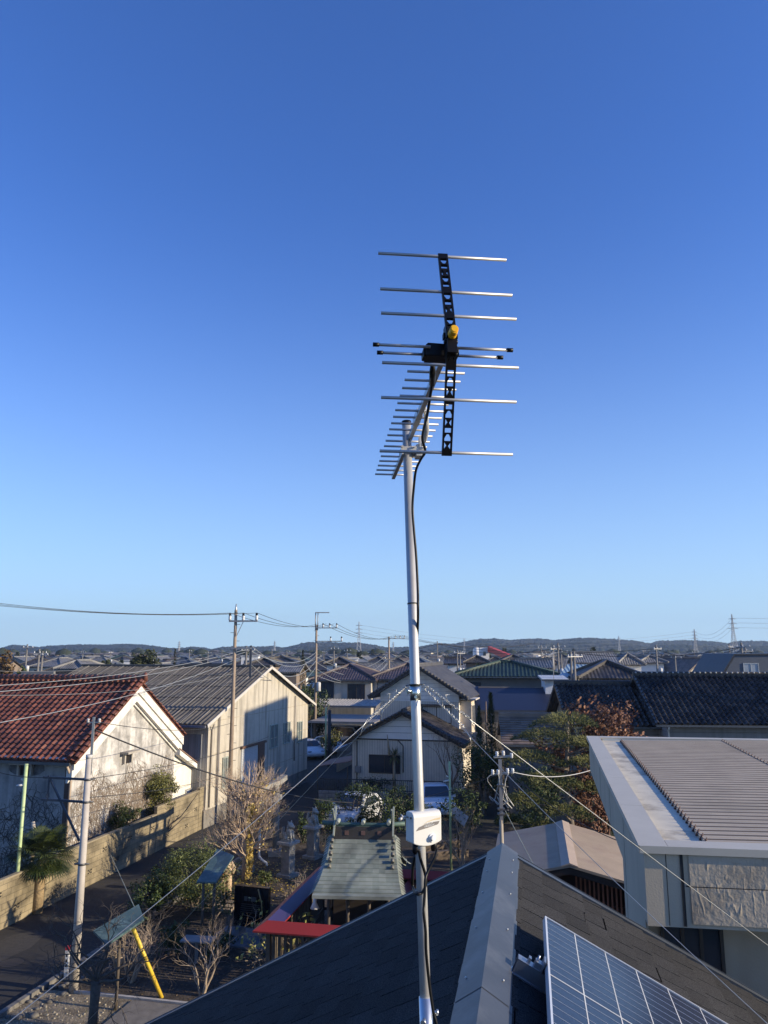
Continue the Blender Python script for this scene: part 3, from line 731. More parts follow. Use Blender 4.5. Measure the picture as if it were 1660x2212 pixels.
# ================================================================== HOUSES
def wfin(T, face, W, D):
    if face == 'F': return T
    if face == 'R': return T @ Matrix.Translation((W, 0, 0)) @ Matrix.Rotation(R(90), 4, 'Z')
    if face == 'L': return T @ Matrix.Translation((0, D, 0)) @ Matrix.Rotation(R(-90), 4, 'Z')
def window(par, T, x0, x1, z0, z1, fm=None, gm=None, mull=1, dep=.05, hood=False):
    fm = fm or frame_dark; gm = gm or darkglass; t = .05
    mb = MB(T=T); mb.bx(x0-t, x1+t, -dep, 0, z1, z1+t); mb.bx(x0-t, x1+t, -dep-.02, 0, z0-t, z0); mb.bx(x0-t, x0, -dep, 0, z0, z1); mb.bx(x1, x1+t, -dep, 0, z0, z1)
    for i in range(mull):
        x = x0 + (x1-x0)*(i+1)/(mull+1); mb.bx(x-.025, x+.025, -dep+.01, -.012, z0, z1)
    if hood: mb.bx(x0-.12, x1+.12, -.32, 0, z1+.14, z1+.18)
    w = mb.build('window', fm, par)
    mb = MB(T=T); mb.bx(x0, x1, -.010, .002, z0, z1); mb.build('pane', gm, w)
    return w
def tilesurf(mb, A, B, Cc, Dd, tile, thick=.06, m=0):
    """tiled plane on eave A->B and top D->C; tile = (pitch along, pitch up the slope, wave height, step height)"""
    A, B, Cc, Dd = V(A), V(B), V(Cc), V(Dd)
    u = (B - A); L = u.length; u.normalize(); n = u.cross(Dd - A); n.normalize()
    if n.z < 0: n = -n
    v = n.cross(u); v.normalize()
    if v.dot(Dd - A) < 0: v = -v
    h = (Dd - A).dot(v); d = (Dd - A).dot(u); c = (Cc - A).dot(u)
    pu, pv, amp, stp = tile
    nu = max(1, int(round(L / pu))); pu = L / nu; nv = max(1, int(round(h / pv))); pv = h / nv
    S = 6 if amp else 1
    PR = [0, .62, 1.0, .55, .12, -.05]
    us = [(i*S + j) for i in range(nu) for j in range(S)] + [nu*S]
    def vm(x):
        if d > 1e-6 and x < d: return h * x / d
        if c < L - 1e-6 and x > c: return h * (L - x) / (L - c)
        return h
    vs = []; fs = []; uvs = []
    idx = {}
    for ci in range(nv):
        rows = []
        for e in (0, 1):
            row = []
            for k in us:
                x = k / S * pu; vv = min((ci + e) * pv, vm(x)); pr = (PR[k % S] if amp else 0) * amp
                z = pr + stp * (1 - e) + .004
                vs.append(A + u*x + v*vv + n*z); row.append(len(vs) - 1)
            rows.append(row)
        low = []
        for k in us:
            x = k / S * pu; vv = min(ci * pv, vm(x)); pr = (PR[k % S] if amp else 0) * amp
            vs.append(A + u*x + v*vv + n*(pr - .012)); low.append(len(vs) - 1)
        for i in range(len(us) - 1):
            x0 = us[i]/S*pu; x1 = us[i+1]/S*pu
            if min(vm(x0), h) <= ci*pv and min(vm(x1), h) <= ci*pv: continue
            cuv = [(us[i]//S + .5, ci + .5)]*4
            fs.append((rows[0][i], rows[0][i+1], rows[1][i+1], rows[1][i])); uvs.append(cuv)
            if stp: fs.append((low[i], low[i+1], rows[0][i+1], rows[0][i])); uvs.append(cuv)
    mb.add(vs, fs, uvs, m, False)
    return n
def plane(mb, A, B, Cc, Dd, pu=.3, pv=.3, thick=.14, m=0):
    """flat roof slab with UVs counted in tiles"""
    P = [V(A), V(B), V(Cc), V(Dd)]
    if (P[2] - P[3]).length < 1e-4: P = P[:3]
    u = (P[1] - P[0]).normalized(); n = u.cross(V(Dd) - P[0]).normalized()
    if n.z < 0: n = -n
    v = n.cross(u)
    if v.dot(V(Dd) - P[0]) < 0: v = -v
    uv = [((p-P[0]).dot(u)/pu, (p-P[0]).dot(v)/pv) for p in P]
    mb.quad(P, m, uv)
    lo = [p - n*thick for p in P]; k = len(P)
    mb.quad(lo[::-1], m, uv[::-1])
    for i in range(k): mb.quad([P[i], P[(i+1) % k], lo[(i+1) % k], lo[i]], m, [uv[i], uv[(i+1) % k], uv[(i+1) % k], uv[i]])
def roofparts(kind, W, D, hw, rise, ov):
    """list of planes (A,B,C,D), and ridge and rake lines, in house coordinates"""
    e = ov; P = []; ridges = []
    if kind == 'gx':
        s = rise / (D/2); z = hw - e*s; t = hw + rise
        P = [((-e,-e,z),(W+e,-e,z),(W+e,D/2,t),(-e,D/2,t)), ((W+e,D+e,z),(-e,D+e,z),(-e,D/2,t),(W+e,D/2,t))]
        ridges = [((-e,D/2,t),(W+e,D/2,t))]
    elif kind == 'gy':
        s = rise / (W/2); z = hw - e*s; t = hw + rise
        P = [((W+e,-e,z),(W+e,D+e,z),(W/2,D+e,t),(W/2,-e,t)), ((-e,D+e,z),(-e,-e,z),(W/2,-e,t),(W/2,D+e,t))]
        ridges = [((W/2,-e,t),(W/2,D+e,t))]
    elif kind == 'hip':
        h = D/2 + e if W >= D else W/2 + e; s = rise / (h - e); z = hw - e*s; t = hw + rise
        if W >= D:
            a, b = (-e + h, D/2, t), (W + e - h, D/2, t)
            P = [((-e,-e,z),(W+e,-e,z),b,a), ((W+e,-e,z),(W+e,D+e,z),b,b), ((W+e,D+e,z),(-e,D+e,z),a,b), ((-e,D+e,z),(-e,-e,z),a,a)]
        else:
            a, b = (W/2, -e + h, t), (W/2, D + e - h, t)
            P = [((-e,-e,z),(W+e,-e,z),a,a), ((W+e,-e,z),(W+e,D+e,z),b,a), ((W+e,D+e,z),(-e,D+e,z),b,b), ((-e,D+e,z),(-e,-e,z),a,b)]
        ridges = [(a, b)] + [((x, y, z), q) for x, y, q in ((-e,-e,a),(W+e,-e,(b if W>=D else a)),(W+e,D+e,b),(-e,D+e,(a if W>=D else b)))]
    elif kind == 'shed':
        t = hw + rise; P = [((-e,-e,hw),(W+e,-e,hw),(W+e,D+e,t),(-e,D+e,t))]
    return P, ridges
def wallsolid(mb, kind, W, D, hw, rise):
    vs = [(0,0,0),(W,0,0),(W,D,0),(0,D,0),(0,0,hw),(W,0,hw),(W,D,hw),(0,D,hw)]
    def uvf(f, P): return [((P[k][0] if abs(P[f[0]][1]-P[f[1]][1]) < 1e-6 or len(set(P[q][1] for q in f)) == 1 else P[k][1]), P[k][2]) for k in f]
    fs = [(0,1,5,4),(1,2,6,5),(2,3,7,6),(3,0,4,7)]
    uv = [uvf(f, vs) for f in fs]
    mb.add(vs, fs, uv)
    t = hw + rise
    if kind == 'gx':
        for x in (0, W): mb.quad([(x,0,hw),(x,D,hw),(x,D/2,t)], 0, [(0,hw),(D,hw),(D/2,t)])
    elif kind == 'gy':
        for y in (0, D): mb.quad([(0,y,hw),(W,y,hw),(W/2,y,t)], 0, [(0,hw),(W,hw),(W/2,t)])
    elif kind == 'shed':
        mb.quad([(0,D,hw),(W,D,hw),(W,D,t),(0,D,t)]); mb.quad([(0,0,hw),(0,D,hw),(0,D,t)]); mb.quad([(W,0,hw),(W,D,hw),(W,D,t)])
def house(name, label, base, rot, W, D, hw, rise, kind, wm, rm, ov=.5, wins=(), tile=None, group=None, cat='house', ridge_r=.13, flatpitch=(.3,.3), rake=False, gutter=True, onlyfront=False):
    T = frame(base, rot); base = V(base)
    th = thing(name, label, cat, tuple(base), group)
    mb = MB(T=T); wallsolid(mb, kind, W, D, hw, rise); mb.build('wall', wm, th)
    P, rd = roofparts(kind, W, D, hw, rise, ov)
    mb = MB(T=T)
    for i, p in enumerate(P):
        if tile:
            A, B, Cc, Dd = [T @ V(q) for q in p]; m2 = MB(); tilesurf(m2, A, B, Cc, Dd, tile)
            o = len(mb.v); mb.v += m2.v; mb.f += [[k+o for k in f] for f in m2.f]; mb.uv += m2.uv; mb.mi += m2.mi; mb.sm += m2.sm
            q = [V(x) - V((0,0,.01)) for x in p]; plane(mb, *q, .3, .3, .16)
        else: plane(mb, *p, flatpitch[0], flatpitch[1])
    roof = mb.build('roof', rm, th)
    if rd and ridge_r:
        mb = MB(T=T)
        for a, b in rd:
            a = V(a); b = V(b); mb.bar(a + V((0,0,.04)), b + V((0,0,.04)), ridge_r*1.6, ridge_r*1.5); 
            mb.tube([a + V((0,0,.04+ridge_r*.9)), b + V((0,0,.04+ridge_r*.9))], ridge_r*.6, 8)
        mb.build('ridge_cap', rm, roof)
    if rake:
        mb = MB(T=T)
        for side in (-1, 1):
            a = V((W/2, -ov - .02, hw + rise + .02)); b = V((W/2 + side*(W/2+ov), -ov - .02, hw - ov*rise/(W/2) + .02)); L = (b-a).length; n = int(L/.26)
            for yy, rr_ in ((0, .085), (.24, .07)):
                for i in range(n):
                    p = a.lerp(b, (i+.5)/n) + V((0, yy, .04)); d = (b-a).normalized()
                    mb.tube([p - d*.11, p + d*.13 + V((0,0,.03))], [rr_, rr_*1.15], 8)
                    if yy == 0: mb.tube([p + V((0,-.03,-.05)), p + V((0,.05,-.05))], .075, 8)
        mb.build('verge_tiles', rm, roof)
    if gutter and kind in ('gx', 'hip', 'shed'):
        mb = MB(T=T); e = ov; z = P[0][0][2]; mb.bx(-e, W+e, -e-.1, -e, z-.12, z-.02); mb.build('gutter', trimm, th)
    for w in wins:
        f, x0, x1, z0, z1 = w[:5]; kw = w[5] if len(w) > 5 else {}
        window(th, wfin(T, f, W, D), x0, x1, z0, z1, **kw)
    return th, T
# ------------------------------------------------------------------ materials for buildings
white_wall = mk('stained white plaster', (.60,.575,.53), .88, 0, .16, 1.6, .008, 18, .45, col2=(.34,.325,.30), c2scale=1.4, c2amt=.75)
beige_panel = mk('beige corrugated board', (.50,.44,.33), .8, 0, .10, 2, .004, 30, .28, col2=(.36,.29,.20), c2scale=.7, c2amt=.3)
red_tile = tilemat('red clay tile', (.115,.041,.027), (.165,.058,.035), .55, dirt=.42, c3=(.20,.085,.05))
black_tile = tilemat('glazed black tile', (.010,.010,.013), (.070,.063,.058), .36, .035, .35, .2)
grey_tile = tilemat('grey tile', (.11,.11,.11), (.20,.195,.185), .5, .03, .5, .2)
green_tile = tilemat('green tile', (.020,.040,.034), (.036,.062,.05), .45, .035, .35, .15)
purple_tile = tilemat('purple brown tile', (.05,.038,.042), (.085,.065,.065), .4, .04, .5, .15)
brown_tile = tilemat('brown tile', (.15,.11,.085), (.23,.175,.135), .5, .03, .4, .15)
slate_roof = tilemat('slate sheets', (.05,.048,.05), (.075,.072,.072), .6, .012, .4, .2)
navy_roof = mk('navy sheet roof', (.012,.018,.045), .5, 0, .1, 2)
brown_roof = tilemat('brown grey slates', (.12,.10,.09), (.17,.145,.13), .6, .014, .4, .2)
corr_roof = mk('weathered cement sheet', (.105,.095,.08), .9, 0, .25, 3, .003, 40, col2=(.15,.135,.11), c2scale=.8, c2amt=.5)
siding_mats = {}
def siding(name, col, pitch=.12, depth=.012, vert=True, streak=.1):
    if name in MATS: return MATS[name]
    m = mk(name, col, .7, 0, .08, 2.5, 0, 25, streak); t = m.node_tree; N = t.nodes; L = t.links; b = N['Principled BSDF']
    uv = N.new('ShaderNodeUVMap'); sp = N.new('ShaderNodeSeparateXYZ'); L.new(uv.outputs[0], sp.inputs[0])
    d = N.new('ShaderNodeMath'); d.operation = 'DIVIDE'; d.inputs[1].default_value = pitch; L.new(sp.outputs['X' if vert else 'Y'], d.inputs[0])
    f = N.new('ShaderNodeMath'); f.operation = 'FRACT'; L.new(d.outputs[0], f.inputs[0])
    g = N.new('ShaderNodeMath'); g.operation = 'GREATER_THAN'; g.inputs[1].default_value = .14 if vert else .08; L.new(f.outputs[0], g.inputs[0])
    bp = N.new('ShaderNodeBump'); bp.inputs['Distance'].default_value = depth; L.new(g.outputs[0], bp.inputs['Height']); L.new(bp.outputs[0], b.inputs['Normal'])
    old = b.inputs['Base Color'].links[0].from_socket
    mr = N.new('ShaderNodeMapRange'); mr.inputs['To Min'].default_value = .62; mr.inputs['To Max'].default_value = 1; L.new(g.outputs[0], mr.inputs['Value'])
    mu = N.new('ShaderNodeMix'); mu.data_type = 'RGBA'; mu.blend_type = 'MULTIPLY'; mu.inputs['Factor'].default_value = 1
    L.new(old, mu.inputs['A']); L.new(mr.outputs['Result'], mu.inputs['B']); L.new(mu.outputs['Result'], b.inputs['Base Color'])
    return m
ribbed_beige = siding('ribbed beige siding', (.62,.56,.46), .17)
lap_white = siding('white lap board', (.78,.74,.67), .28, .012, False)
rib_grey = siding('grey ribbed sheet', (.40,.38,.34), .25)

# ================================================================== RED-TILED KURA (left)
K0 = V((-12.55, 31.7, 0)); KR = R(14.3)          # local x along the gable (away along the lane), y to the left... built with its own frame
TK = Matrix.Translation(K0) @ Matrix(((math.sin(KR), -math.cos(KR), 0, 0), (math.cos(KR), math.sin(KR), 0, 0), (0, 0, 1, 0), (0, 0, 0, 1)))   # x' along gable away, y' to the left
KW, KD, KH, KRise = 8.2, 16.0, 4.95, 2.62
kura = thing('storehouse', 'old white plaster storehouse with red clay tile roof and vine-covered gable wall', 'storehouse', tuple(K0))
mb = MB(T=TK)
for f, uv in (([(0,0,0),(KW,0,0),(KW,0,KH),(KW/2,0,KH+KRise),(0,0,KH)], None), ([(KW,0,0),(KW,KD,0),(KW,KD,KH),(KW,0,KH)], None), ([(0,KD,0),(KW,KD,0),(KW,KD,KH),(KW/2,KD,KH+KRise),(0,KD,KH)], None)):
    mb.quad(f)
mb.build('wall', white_wall, kura)
mb = MB(T=TK); mb.quad([(0,0,0),(0,KD,0),(0,KD,KH),(0,0,KH)]); mb.build('side_wall', mk('shaded stained plaster', (.36,.36,.35), .9, 0, .25, 1.2, .006, 18, .35, col2=(.16,.165,.17), c2scale=.6, c2amt=.6), kura)  # stained plaster, greyer than the gable: this side's shade is put into its colour
# stepped plaster bands under the rake
for k, (o0, o1, pr) in enumerate(((.0, .42, .34), (.42, .80, .26), (.80, .92, .10))):
    mb = MB(T=TK); s = KRise/(KW/2)
    for sg in (-1, 1):
        def pt(c, off): x = KW/2 + sg*c; return V((x, 0, KH + KRise - abs(c)*s - off - .02))
        e = KW/2 + .25
        a, b, c_, d = pt(0, o0), pt(e, o0), pt(e - .0, o1), pt(0, o1)
        mb.prism([a + V((0,-pr,0)), b + V((0,-pr,0)), c_ + V((0,-pr,0)), d + V((0,-pr,0))], (0, pr, 0))
    mb.build('plaster_band', mk('white plaster band', (.70,.67,.60), .8, 0, .12, 2, .003, 20, .2), kura)
ov = .45; s = KRise/(KW/2)
mb = MB()
def KT(x, y, z): return TK @ V((x, y, z))
ez = KH - ov*s + .05; tz = KH + KRise + .05
tl = (.30, .30, .075, .035)
tilesurf(mb, KT(-ov, KD, ez), KT(-ov, -.55, ez), KT(KW/2, -.55, tz), KT(KW/2, KD, tz), tl)
tilesurf(mb, KT(KW+ov*.5, -.40, ez+.12), KT(KW+ov*.5, KD, ez+.12), KT(KW/2, KD, tz), KT(KW/2, -.40, tz), (.30,.30,.03,.02))
plane(mb, KT(-ov, KD, ez-.02), KT(-ov, -.5, ez-.02), KT(KW/2, -.5, tz-.02), KT(KW/2, KD, tz-.02), .3, .3, .1)
plane(mb, KT(KW+ov*.5, -.36, ez+.10), KT(KW+ov*.5, KD, ez+.10), KT(KW/2, KD, tz-.02), KT(KW/2, -.36, tz-.02), .3, .3, .05)
roof = mb.build('roof', red_tile, kura)
mb = MB(T=TK)
for i in range(58):
    y = -.55 + i*.285; mb.tube([(KW/2, y, tz+.16), (KW/2, y+.26, tz+.18)], [.11, .125], 8)
    for sg in (-1, 1): mb.tube([(KW/2+sg*.12, y+.1, tz+.03), (KW/2+sg*.26, y+.1, tz-.02)], .07, 7)
mb.bx(KW/2-.10, KW/2+.10, -.5, KD, tz-.05, tz+.14)
mb.build('ridge_cap', red_tile, roof)
mb = MB(T=TK)
for sg in (-1, 1):
    for yy, rr_ in ((-.50, .10), (-.22, .10), (-.60, .06)):
        if sg > 0:
            if yy != -.50: continue
            rr_ = .045; yy = -.36
        L = math.hypot(KW/2+ov, (KW/2+ov)*s); n = int(L/.32)
        for i in range(n):
            t0, t1 = i/n, (i+.92)/n
            a = V((KW/2+sg*(KW/2+ov)*t0, yy, tz - (KW/2+ov)*s*t0 + .10)); b = V((KW/2+sg*(KW/2+ov)*t1, yy, tz - (KW/2+ov)*s*t1 + .13))
            mb.tube([a, b], [rr_*.9, rr_], 8)
mb.tube([(KW/2, -.62, tz+.02), (KW/2, -.62, tz+.34), (KW/2,-.64,tz+.42)], [.13,.10,.03], 8)
mb.build('verge_tiles', red_tile, roof)
mb = MB(T=TK); mb.bx(-.5, -.38, -.3, KD, ez-.16, ez-.05); mb.build('gutter', trimm, kura)
mb = MB(T=TK); mb.tube([(-.42,-.12,ez-.15),(-.2,-.12,ez-.5),(-.1,-.12,ez-.7),(-.1,-.12,.1)], .05, 8); mb.build('downpipe', mk('tan downpipe', (.42,.33,.24), .6), kura)
mb = MB(T=TK); mb.bx(-.09,-.0,-.02,.16,0,KH-.3); mb.build('corner_strip', mk('rust dark strip', (.07,.045,.035), .7), kura)
mb = MB(T=TK)
for i in range(40): mb.tube([(-.30, i*.4-.2, KH-.22), (-.30, i*.4+.14, KH-.22)], .11, 7)
mb.build('eave_moulding', mk('eave plaster', (.55,.54,.52), .85, 0, .2, 3), kura)
# gable window with stub roof and sill stain, side window
def kwin(T, x, z, w, h):
    mb = MB(T=T); mb.bx(x-w/2-.28, x+w/2+.28, -.42, .0, z+h, z+h+.09); mb.bx(x-w/2-.1, x-w/2, -.14, 0, z, z+h); mb.bx(x+w/2, x+w/2+.1, -.14, 0, z, z+h)
    f = mb.build('window', mk('old window surround', (.36,.33,.28), .85, 0, .25, 6), kura)
    mb = MB(T=T); mb.bx(x-w/2, x+w/2, -.03, .01, z, z+h); mb.build('pane', mk('dark opening', (.012,.009,.008), .6), f)
kwin(TK @ Matrix.Translation((0,-.01,0)), 3.9, 4.05, .45, .45)
TS = TK @ Matrix(((0,1,0,0),(-1,0,0,KD),(0,0,1,0),(0,0,0,1)))            # long side facing the camera: x from left end to the near corner
kwin(TS @ Matrix.Translation((0,-.01,0)), KD-2.05, 4.05, .5, .45)
# soot around the side window is a real stain: a thin ring of dark plaster
mb = MB(T=TS); q = random.Random(4); cx_ = KD - 2.05; pp = []
for i in range(40):
    a = 2*math.pi*i/40; k = 1 + .12*noise.noise(V((a*2, 3, 0))); pp.append((cx_ + math.cos(a)*.85*k, -.004, 4.30 + math.sin(a)*(.42 if a < math.pi else .30)*k))
mb.quad(pp); mb.build('soot_stain', mk('soot', (.13,.13,.135), .95, 0, .5, 4), kura)
# dry vine stems over both walls; sun and shade are put into their two colours
def vines(T, W_, h_, seed, n, r0=.011):
    q = random.Random(seed); mb = MB(T=T)
    for i in range(n):
        x = q.uniform(.1, W_-.1); z = q.choice((0, q.uniform(0, h_*.75), q.uniform(0, h_*.9))); p = V((x, -.012, z)); a = q.uniform(-.6, .6); pts = [p.copy()]
        for k in range(q.randint(8, 24)):
            a += q.gauss(0, .75); a = max(-2.6, min(2.6, a)) * .97
            st = q.uniform(.12, .24); p = p + V((math.sin(a)*st, 0, math.cos(a)*st))
            if not (0 < p.x < W_) or p.z > h_ + .5*math.sin(p.x*2 + seed) or p.z < 0: break
            pts.append(p.copy())
        if len(pts) > 2: mb.tube(pts, [r0*q.choice((.5,.7,1))*(1 - .6*j/len(pts)) for j in range(len(pts))], 4, False)
    return mb
vines(TK, KW, 3.9, 11, 900).build('vine_stems', mk('dry vine', (.22,.17,.125), .9, 0, .3, 6), kura)
vines(TS @ Matrix.Translation((KD-9,0,0)), 9, 3.4, 12, 420, .012).build('vine_stems', mk('shaded vine', (.06,.055,.05), .9, 0, .3, 6), kura)
# annex with falling roof to the right of the gable
mb = MB(T=TK); mb.add([(KW,.02,0),(KW+3.1,.02,0),(KW+3.1,.02,2.62),(KW,.02,4.15),(KW,5,0),(KW+3.1,5,0),(KW+3.1,5,2.62),(KW,5,4.15)], [(0,1,2,3),(5,4,7,6),(1,5,6,2)])
an = mb.build('annex_wall', mk('cream plaster', (.72,.68,.58), .85, 0, .06, 1.5, .002, 20, .08), kura)
mb = MB(T=TK); P = [V((KW-.02,-.30,4.22)), V((KW+3.4,-.30,2.58)), V((KW+3.4,5,2.62)), V((KW-.02,5,4.30))]
plane(mb, P[1], P[2], P[3], P[0], .3, .3, .05); mb.build('annex_roof', mk('tan brown edge', (.22,.13,.085), .8, 0, .2, 4), kura)
mb = MB(T=TK); mb.prism([(KW,-.30,4.12),(KW+3.3,-.30,2.50),(KW+3.3,-.30,2.28),(KW,-.30,3.88)], (0,.28,0)); mb.build('plaster_band', mk('white plaster band', (.7,.67,.6)), kura)
window(kura, TK @ Matrix.Translation((0,.0,0)), KW+1.35, KW+2.15, .6, 1.95, frame_alu, mk('white screen', (.62,.62,.60), .5))

# ================================================================== BLOCK WALL
blockm = brickmat('concrete block', (.27,.22,.135), (.225,.185,.115), (.16,.135,.085), .40, .20, .009, .9, .006, .6)
def blockwall(name, label, f0, f1, h, r=0.0, cat='wall', t=.14, group=None):
    base = gp(r, f0); T = frame(base, GA); L = f1 - f0
    th = thing(name, label, cat, tuple(base), group)
    mb = MB(T=T); mb.bx(-t, 0, 0, L, -.05, h); mb.build('blocks', blockm, th)
    mb = MB(T=T); mb.bx(-t-.015, .015, -.01, L+.01, h, h+.06); mb.build('coping', mk('coping block', (.25,.21,.14), .9, 0, .2, 6), th)
    return th, T
for f0, f1, h, lab in ((-6.0, -.02, 1.52, 'tan concrete block wall stretch behind the palm trunk'), (0, 8.0, 1.60, 'sunlit tan block wall in front of the vine-covered gable'), (8.02, 12.3, 1.92, 'taller tan block wall section below the leafy shrubs'), (12.32, 24.5, 2.02, 'far tan block wall running on past the storehouse annex')):
    th, T = blockwall('block_wall', lab, f0, f1, h, group='stretches of the tan block wall along the lane')
    q = random.Random(int(f0*7)); mb = MB(T=T)
    x = .7 + q.random()*.4; k = 0
    while x < f1 - f0 - .3:
        zc = (.52, 1.12)[k % 2] + .0
        for (dx, dz) in ((-.09,-.05),(.09,-.05),(-.09,.05),(.09,.05)): mb.bx(.0005, .003, x+dx-.05, x+dx+.05, zc+dz-.028, zc+dz+.028)
        mb.bx(.0005, .003, x-.03, x+.03, zc-.035, zc+.035)
        x += .95; k += 1
    o = mb.build('vent_holes', mk('vent shadow hole', (.02,.017,.013), .95), th)

# ================================================================== WAREHOUSE
A0_ = V((-9.24, 41.3, 0)); B0_ = V((-5.39, 55.4, 0)); wx = (B0_ - A0_); WL = wx.length; wx.normalize(); wy = V((-wx.y, wx.x, 0))
TW = Matrix.Translation(A0_) @ Matrix(((wx.x, wy.x, 0, 0), (wx.y, wy.y, 0, 0), (0, 0, 1, 0), (0, 0, 0, 1)))
def WT(x, y, z): return TW @ V((x, y, z))
wh = thing('warehouse', 'large beige corrugated warehouse with weathered grey-brown ribbed roof beside the lane', 'warehouse', tuple(A0_))
WH, WR_, WLn = 5.5, 2.55, 13.0
mb = MB(T=TW)
for f in ([(0,0,.9),(WL,0,.9),(WL,0,WH),(WL/2,0,WH+WR_),(0,0,WH)], [(0,0,.9),(0,WLn,.9),(0,WLn,WH),(0,0,WH)], [(WL,0,.9),(WL,WLn,.9),(WL,WLn,WH),(WL,0,WH)], [(0,WLn,.9),(WL,WLn,.9),(WL,WLn,WH),(WL/2,WLn,WH+WR_),(0,WLn,WH)]):
    mb.quad(f, 0, [((p[0]+p[1]), p[2]) for p in f])
bp_ = siding('beige corrugated panel', (.50,.455,.37), .13, .012, True, .50)
mb.build('wall', bp_, wh)
mb = MB(T=TW); mb.bx(-.1, WL+.1, .02, WLn, 0, .92); mb.build('plinth', mk('dark concrete plinth', (.20,.185,.16), .9, 0, .25, 3, .004, 20, .3), wh)
s = WR_/(WL/2); ov = .75; ez = WH - ov*s; tz = WH + WR_
mb = MB()
cw = (.26, 1.65, .05, .03)
tilesurf(mb, WT(-ov, WLn+.3, ez), WT(-ov, -.3, ez), WT(WL/2, -.3, tz), WT(WL/2, WLn+.3, tz), cw)
tilesurf(mb, WT(WL+ov, -.3, ez), WT(WL+ov, WLn+.3, ez), WT(WL/2, WLn+.3, tz), WT(WL/2, -.3, tz), cw)
rf = mb.build('roof', corr_roof, wh)
mb = MB(T=TW); mb.bx(WL/2-.22, WL/2+.22, -.3, WLn+.3, tz-.02, tz+.09); mb.build('ridge_cap', corr_roof, rf)
mb = MB(T=TW)
for i in range(15): y = .4 + i*.88; mb.bar((-ov, y, ez+.075), (WL/2, y, tz+.075), .035, .02)
mb.build('batten', mk('pale batten', (.27,.25,.22), .8), rf)
mb = MB(T=TW)
for sg in (0, 1):
    xe = -ov if sg == 0 else WL+ov
    mb.bar((WL/2, -.34, tz-.05), (xe, -.34, ez-.05), .05, .16)
mb.build('verge_board', mk('pale verge', (.50,.47,.42), .6, 0, .1, 3), rf)
mb = MB(T=TW); mb.bx(-ov-.12, -ov, -.25, WLn, ez-.13, ez-.02); mb.build('gutter', mk('grey blue gutter', (.14,.15,.19), .5), wh)
for (x, z0, w, h) in ((1.75, 1.75, .95, 1.5), (8.05, 3.05, 1.1, 1.35), (10.2, 3.1, 1.0, 1.25), (12.6, 2.9, .8, 1.3)):
    window(wh, TW, x, x+w, z0, z0+h, mk('green grey window frame', (.30,.34,.30), .5), mk('wired glass', (.16,.18,.17), .25, 0, .2, 2), 1, .07)
mb = MB(T=TW); mb.bx(4.0, 7.1, -.05, .0, .9, 3.5); d = mb.build('shutter_door', siding('roller shutter', (.44,.45,.45), .09, .008, False, .1), wh)
mb = MB(T=TW); mb.bx(3.85, 7.25, -.16, 0, 3.5, 3.62); mb.bx(6.2, 7.1, -.10, -.05, .9, 3.5, 0); mb.build('door_track', mk('rust brown steel', (.11,.06,.04), .7, 0, .3, 5), d)
for P_ in ([(1.05,-.08,5.6),(1.05,-.08,1)], [(12.0,-.08,6.0),(12.0,-.08,1.8)], [(.15,-.25,5.2),(.3,-.06,4.9),(.3,-.06,1)]):
    mb = MB(T=TW); mb.tube(P_, .035, 6); mb.build('downpipe', mk('grey downpipe', (.24,.21,.18), .6), wh)
each('panel_joint', TW, [(0, WL, -.012, 0, z, z+.03) for z in (1.95, 3.6, 5.3)], mk('joint strip', (.36,.31,.23), .8), wh)
# translucent sheets on the long side wall
mb = MB(T=TW)
for y0, y1 in ((.35, 1.9), (2.05, 3.2), (3.35, 5.2), (5.4, 8.0)): mb.bx(-.05, 0, y0, y1, 1.0, 4.7)
mb.build('side_panel', siding('grey side sheet', (.27,.27,.26), .13, .02, True, .35), wh)
each('buttress', TW, [(x, x+.22, -.22, .02, 0, .92) for x in (8.6, 10.6, 12.7)], mk('dark concrete plinth', (.2,.185,.16)), wh)

# ================================================================== HOUSES IN THE MIDDLE
HR = R(12.6)
# one-storey gable house facing us
b1 = V((-2.1, 52.0, 0))
hs, T1 = house('house', 'single-storey beige ribbed house with dark tiled gable facing the shrine', b1, R(13.5), 7.0, 6.5, 3.35, 1.75, 'gy', ribbed_beige, black_tile, .55, [('F', 1.2, 3.2, 1.25, 2.3)], (.27,.27,.05,.025), rake=True, gutter=False)
mb = MB(T=T1); mb.prism([(.02,-.04,3.36),(6.98,-.04,3.36),(3.5,-.04,5.08)], (0,.03,0)); mb.build('gable_boards', mk('grey white boards', (.74,.71,.65), .7, 0, .06, 2, .002, 10), hs)
mb = MB(T=T1); mb.bx(0, 7.0, -.05, 0, 3.28, 3.36)
for z in (3.75, 4.15, 4.55): mb.bx(3.5-(5.1-z)*1.9, 3.5+(5.1-z)*1.9, -.048, -.04, z, z+.02)
mb.build('belt_strip', mk('black strip', (.02,.02,.02), .6), hs)
for P_ in ([(3.45,-.08,1.3),(3.45,-.08,2.95),(3.1,-.08,3.3)], [(.35,-.08,3.2),(.35,-.08,0)]):
    mb = MB(T=T1); mb.tube(P_, .035, 6); mb.build('downpipe', mk('brown pipe', (.12,.09,.07), .6), hs)
mb = MB(T=T1); mb.bx(.25, .62, -.22, 0, 1.2, 1.6); mb.build('meter_box', mk('grey box', (.2,.2,.2), .6), hs)
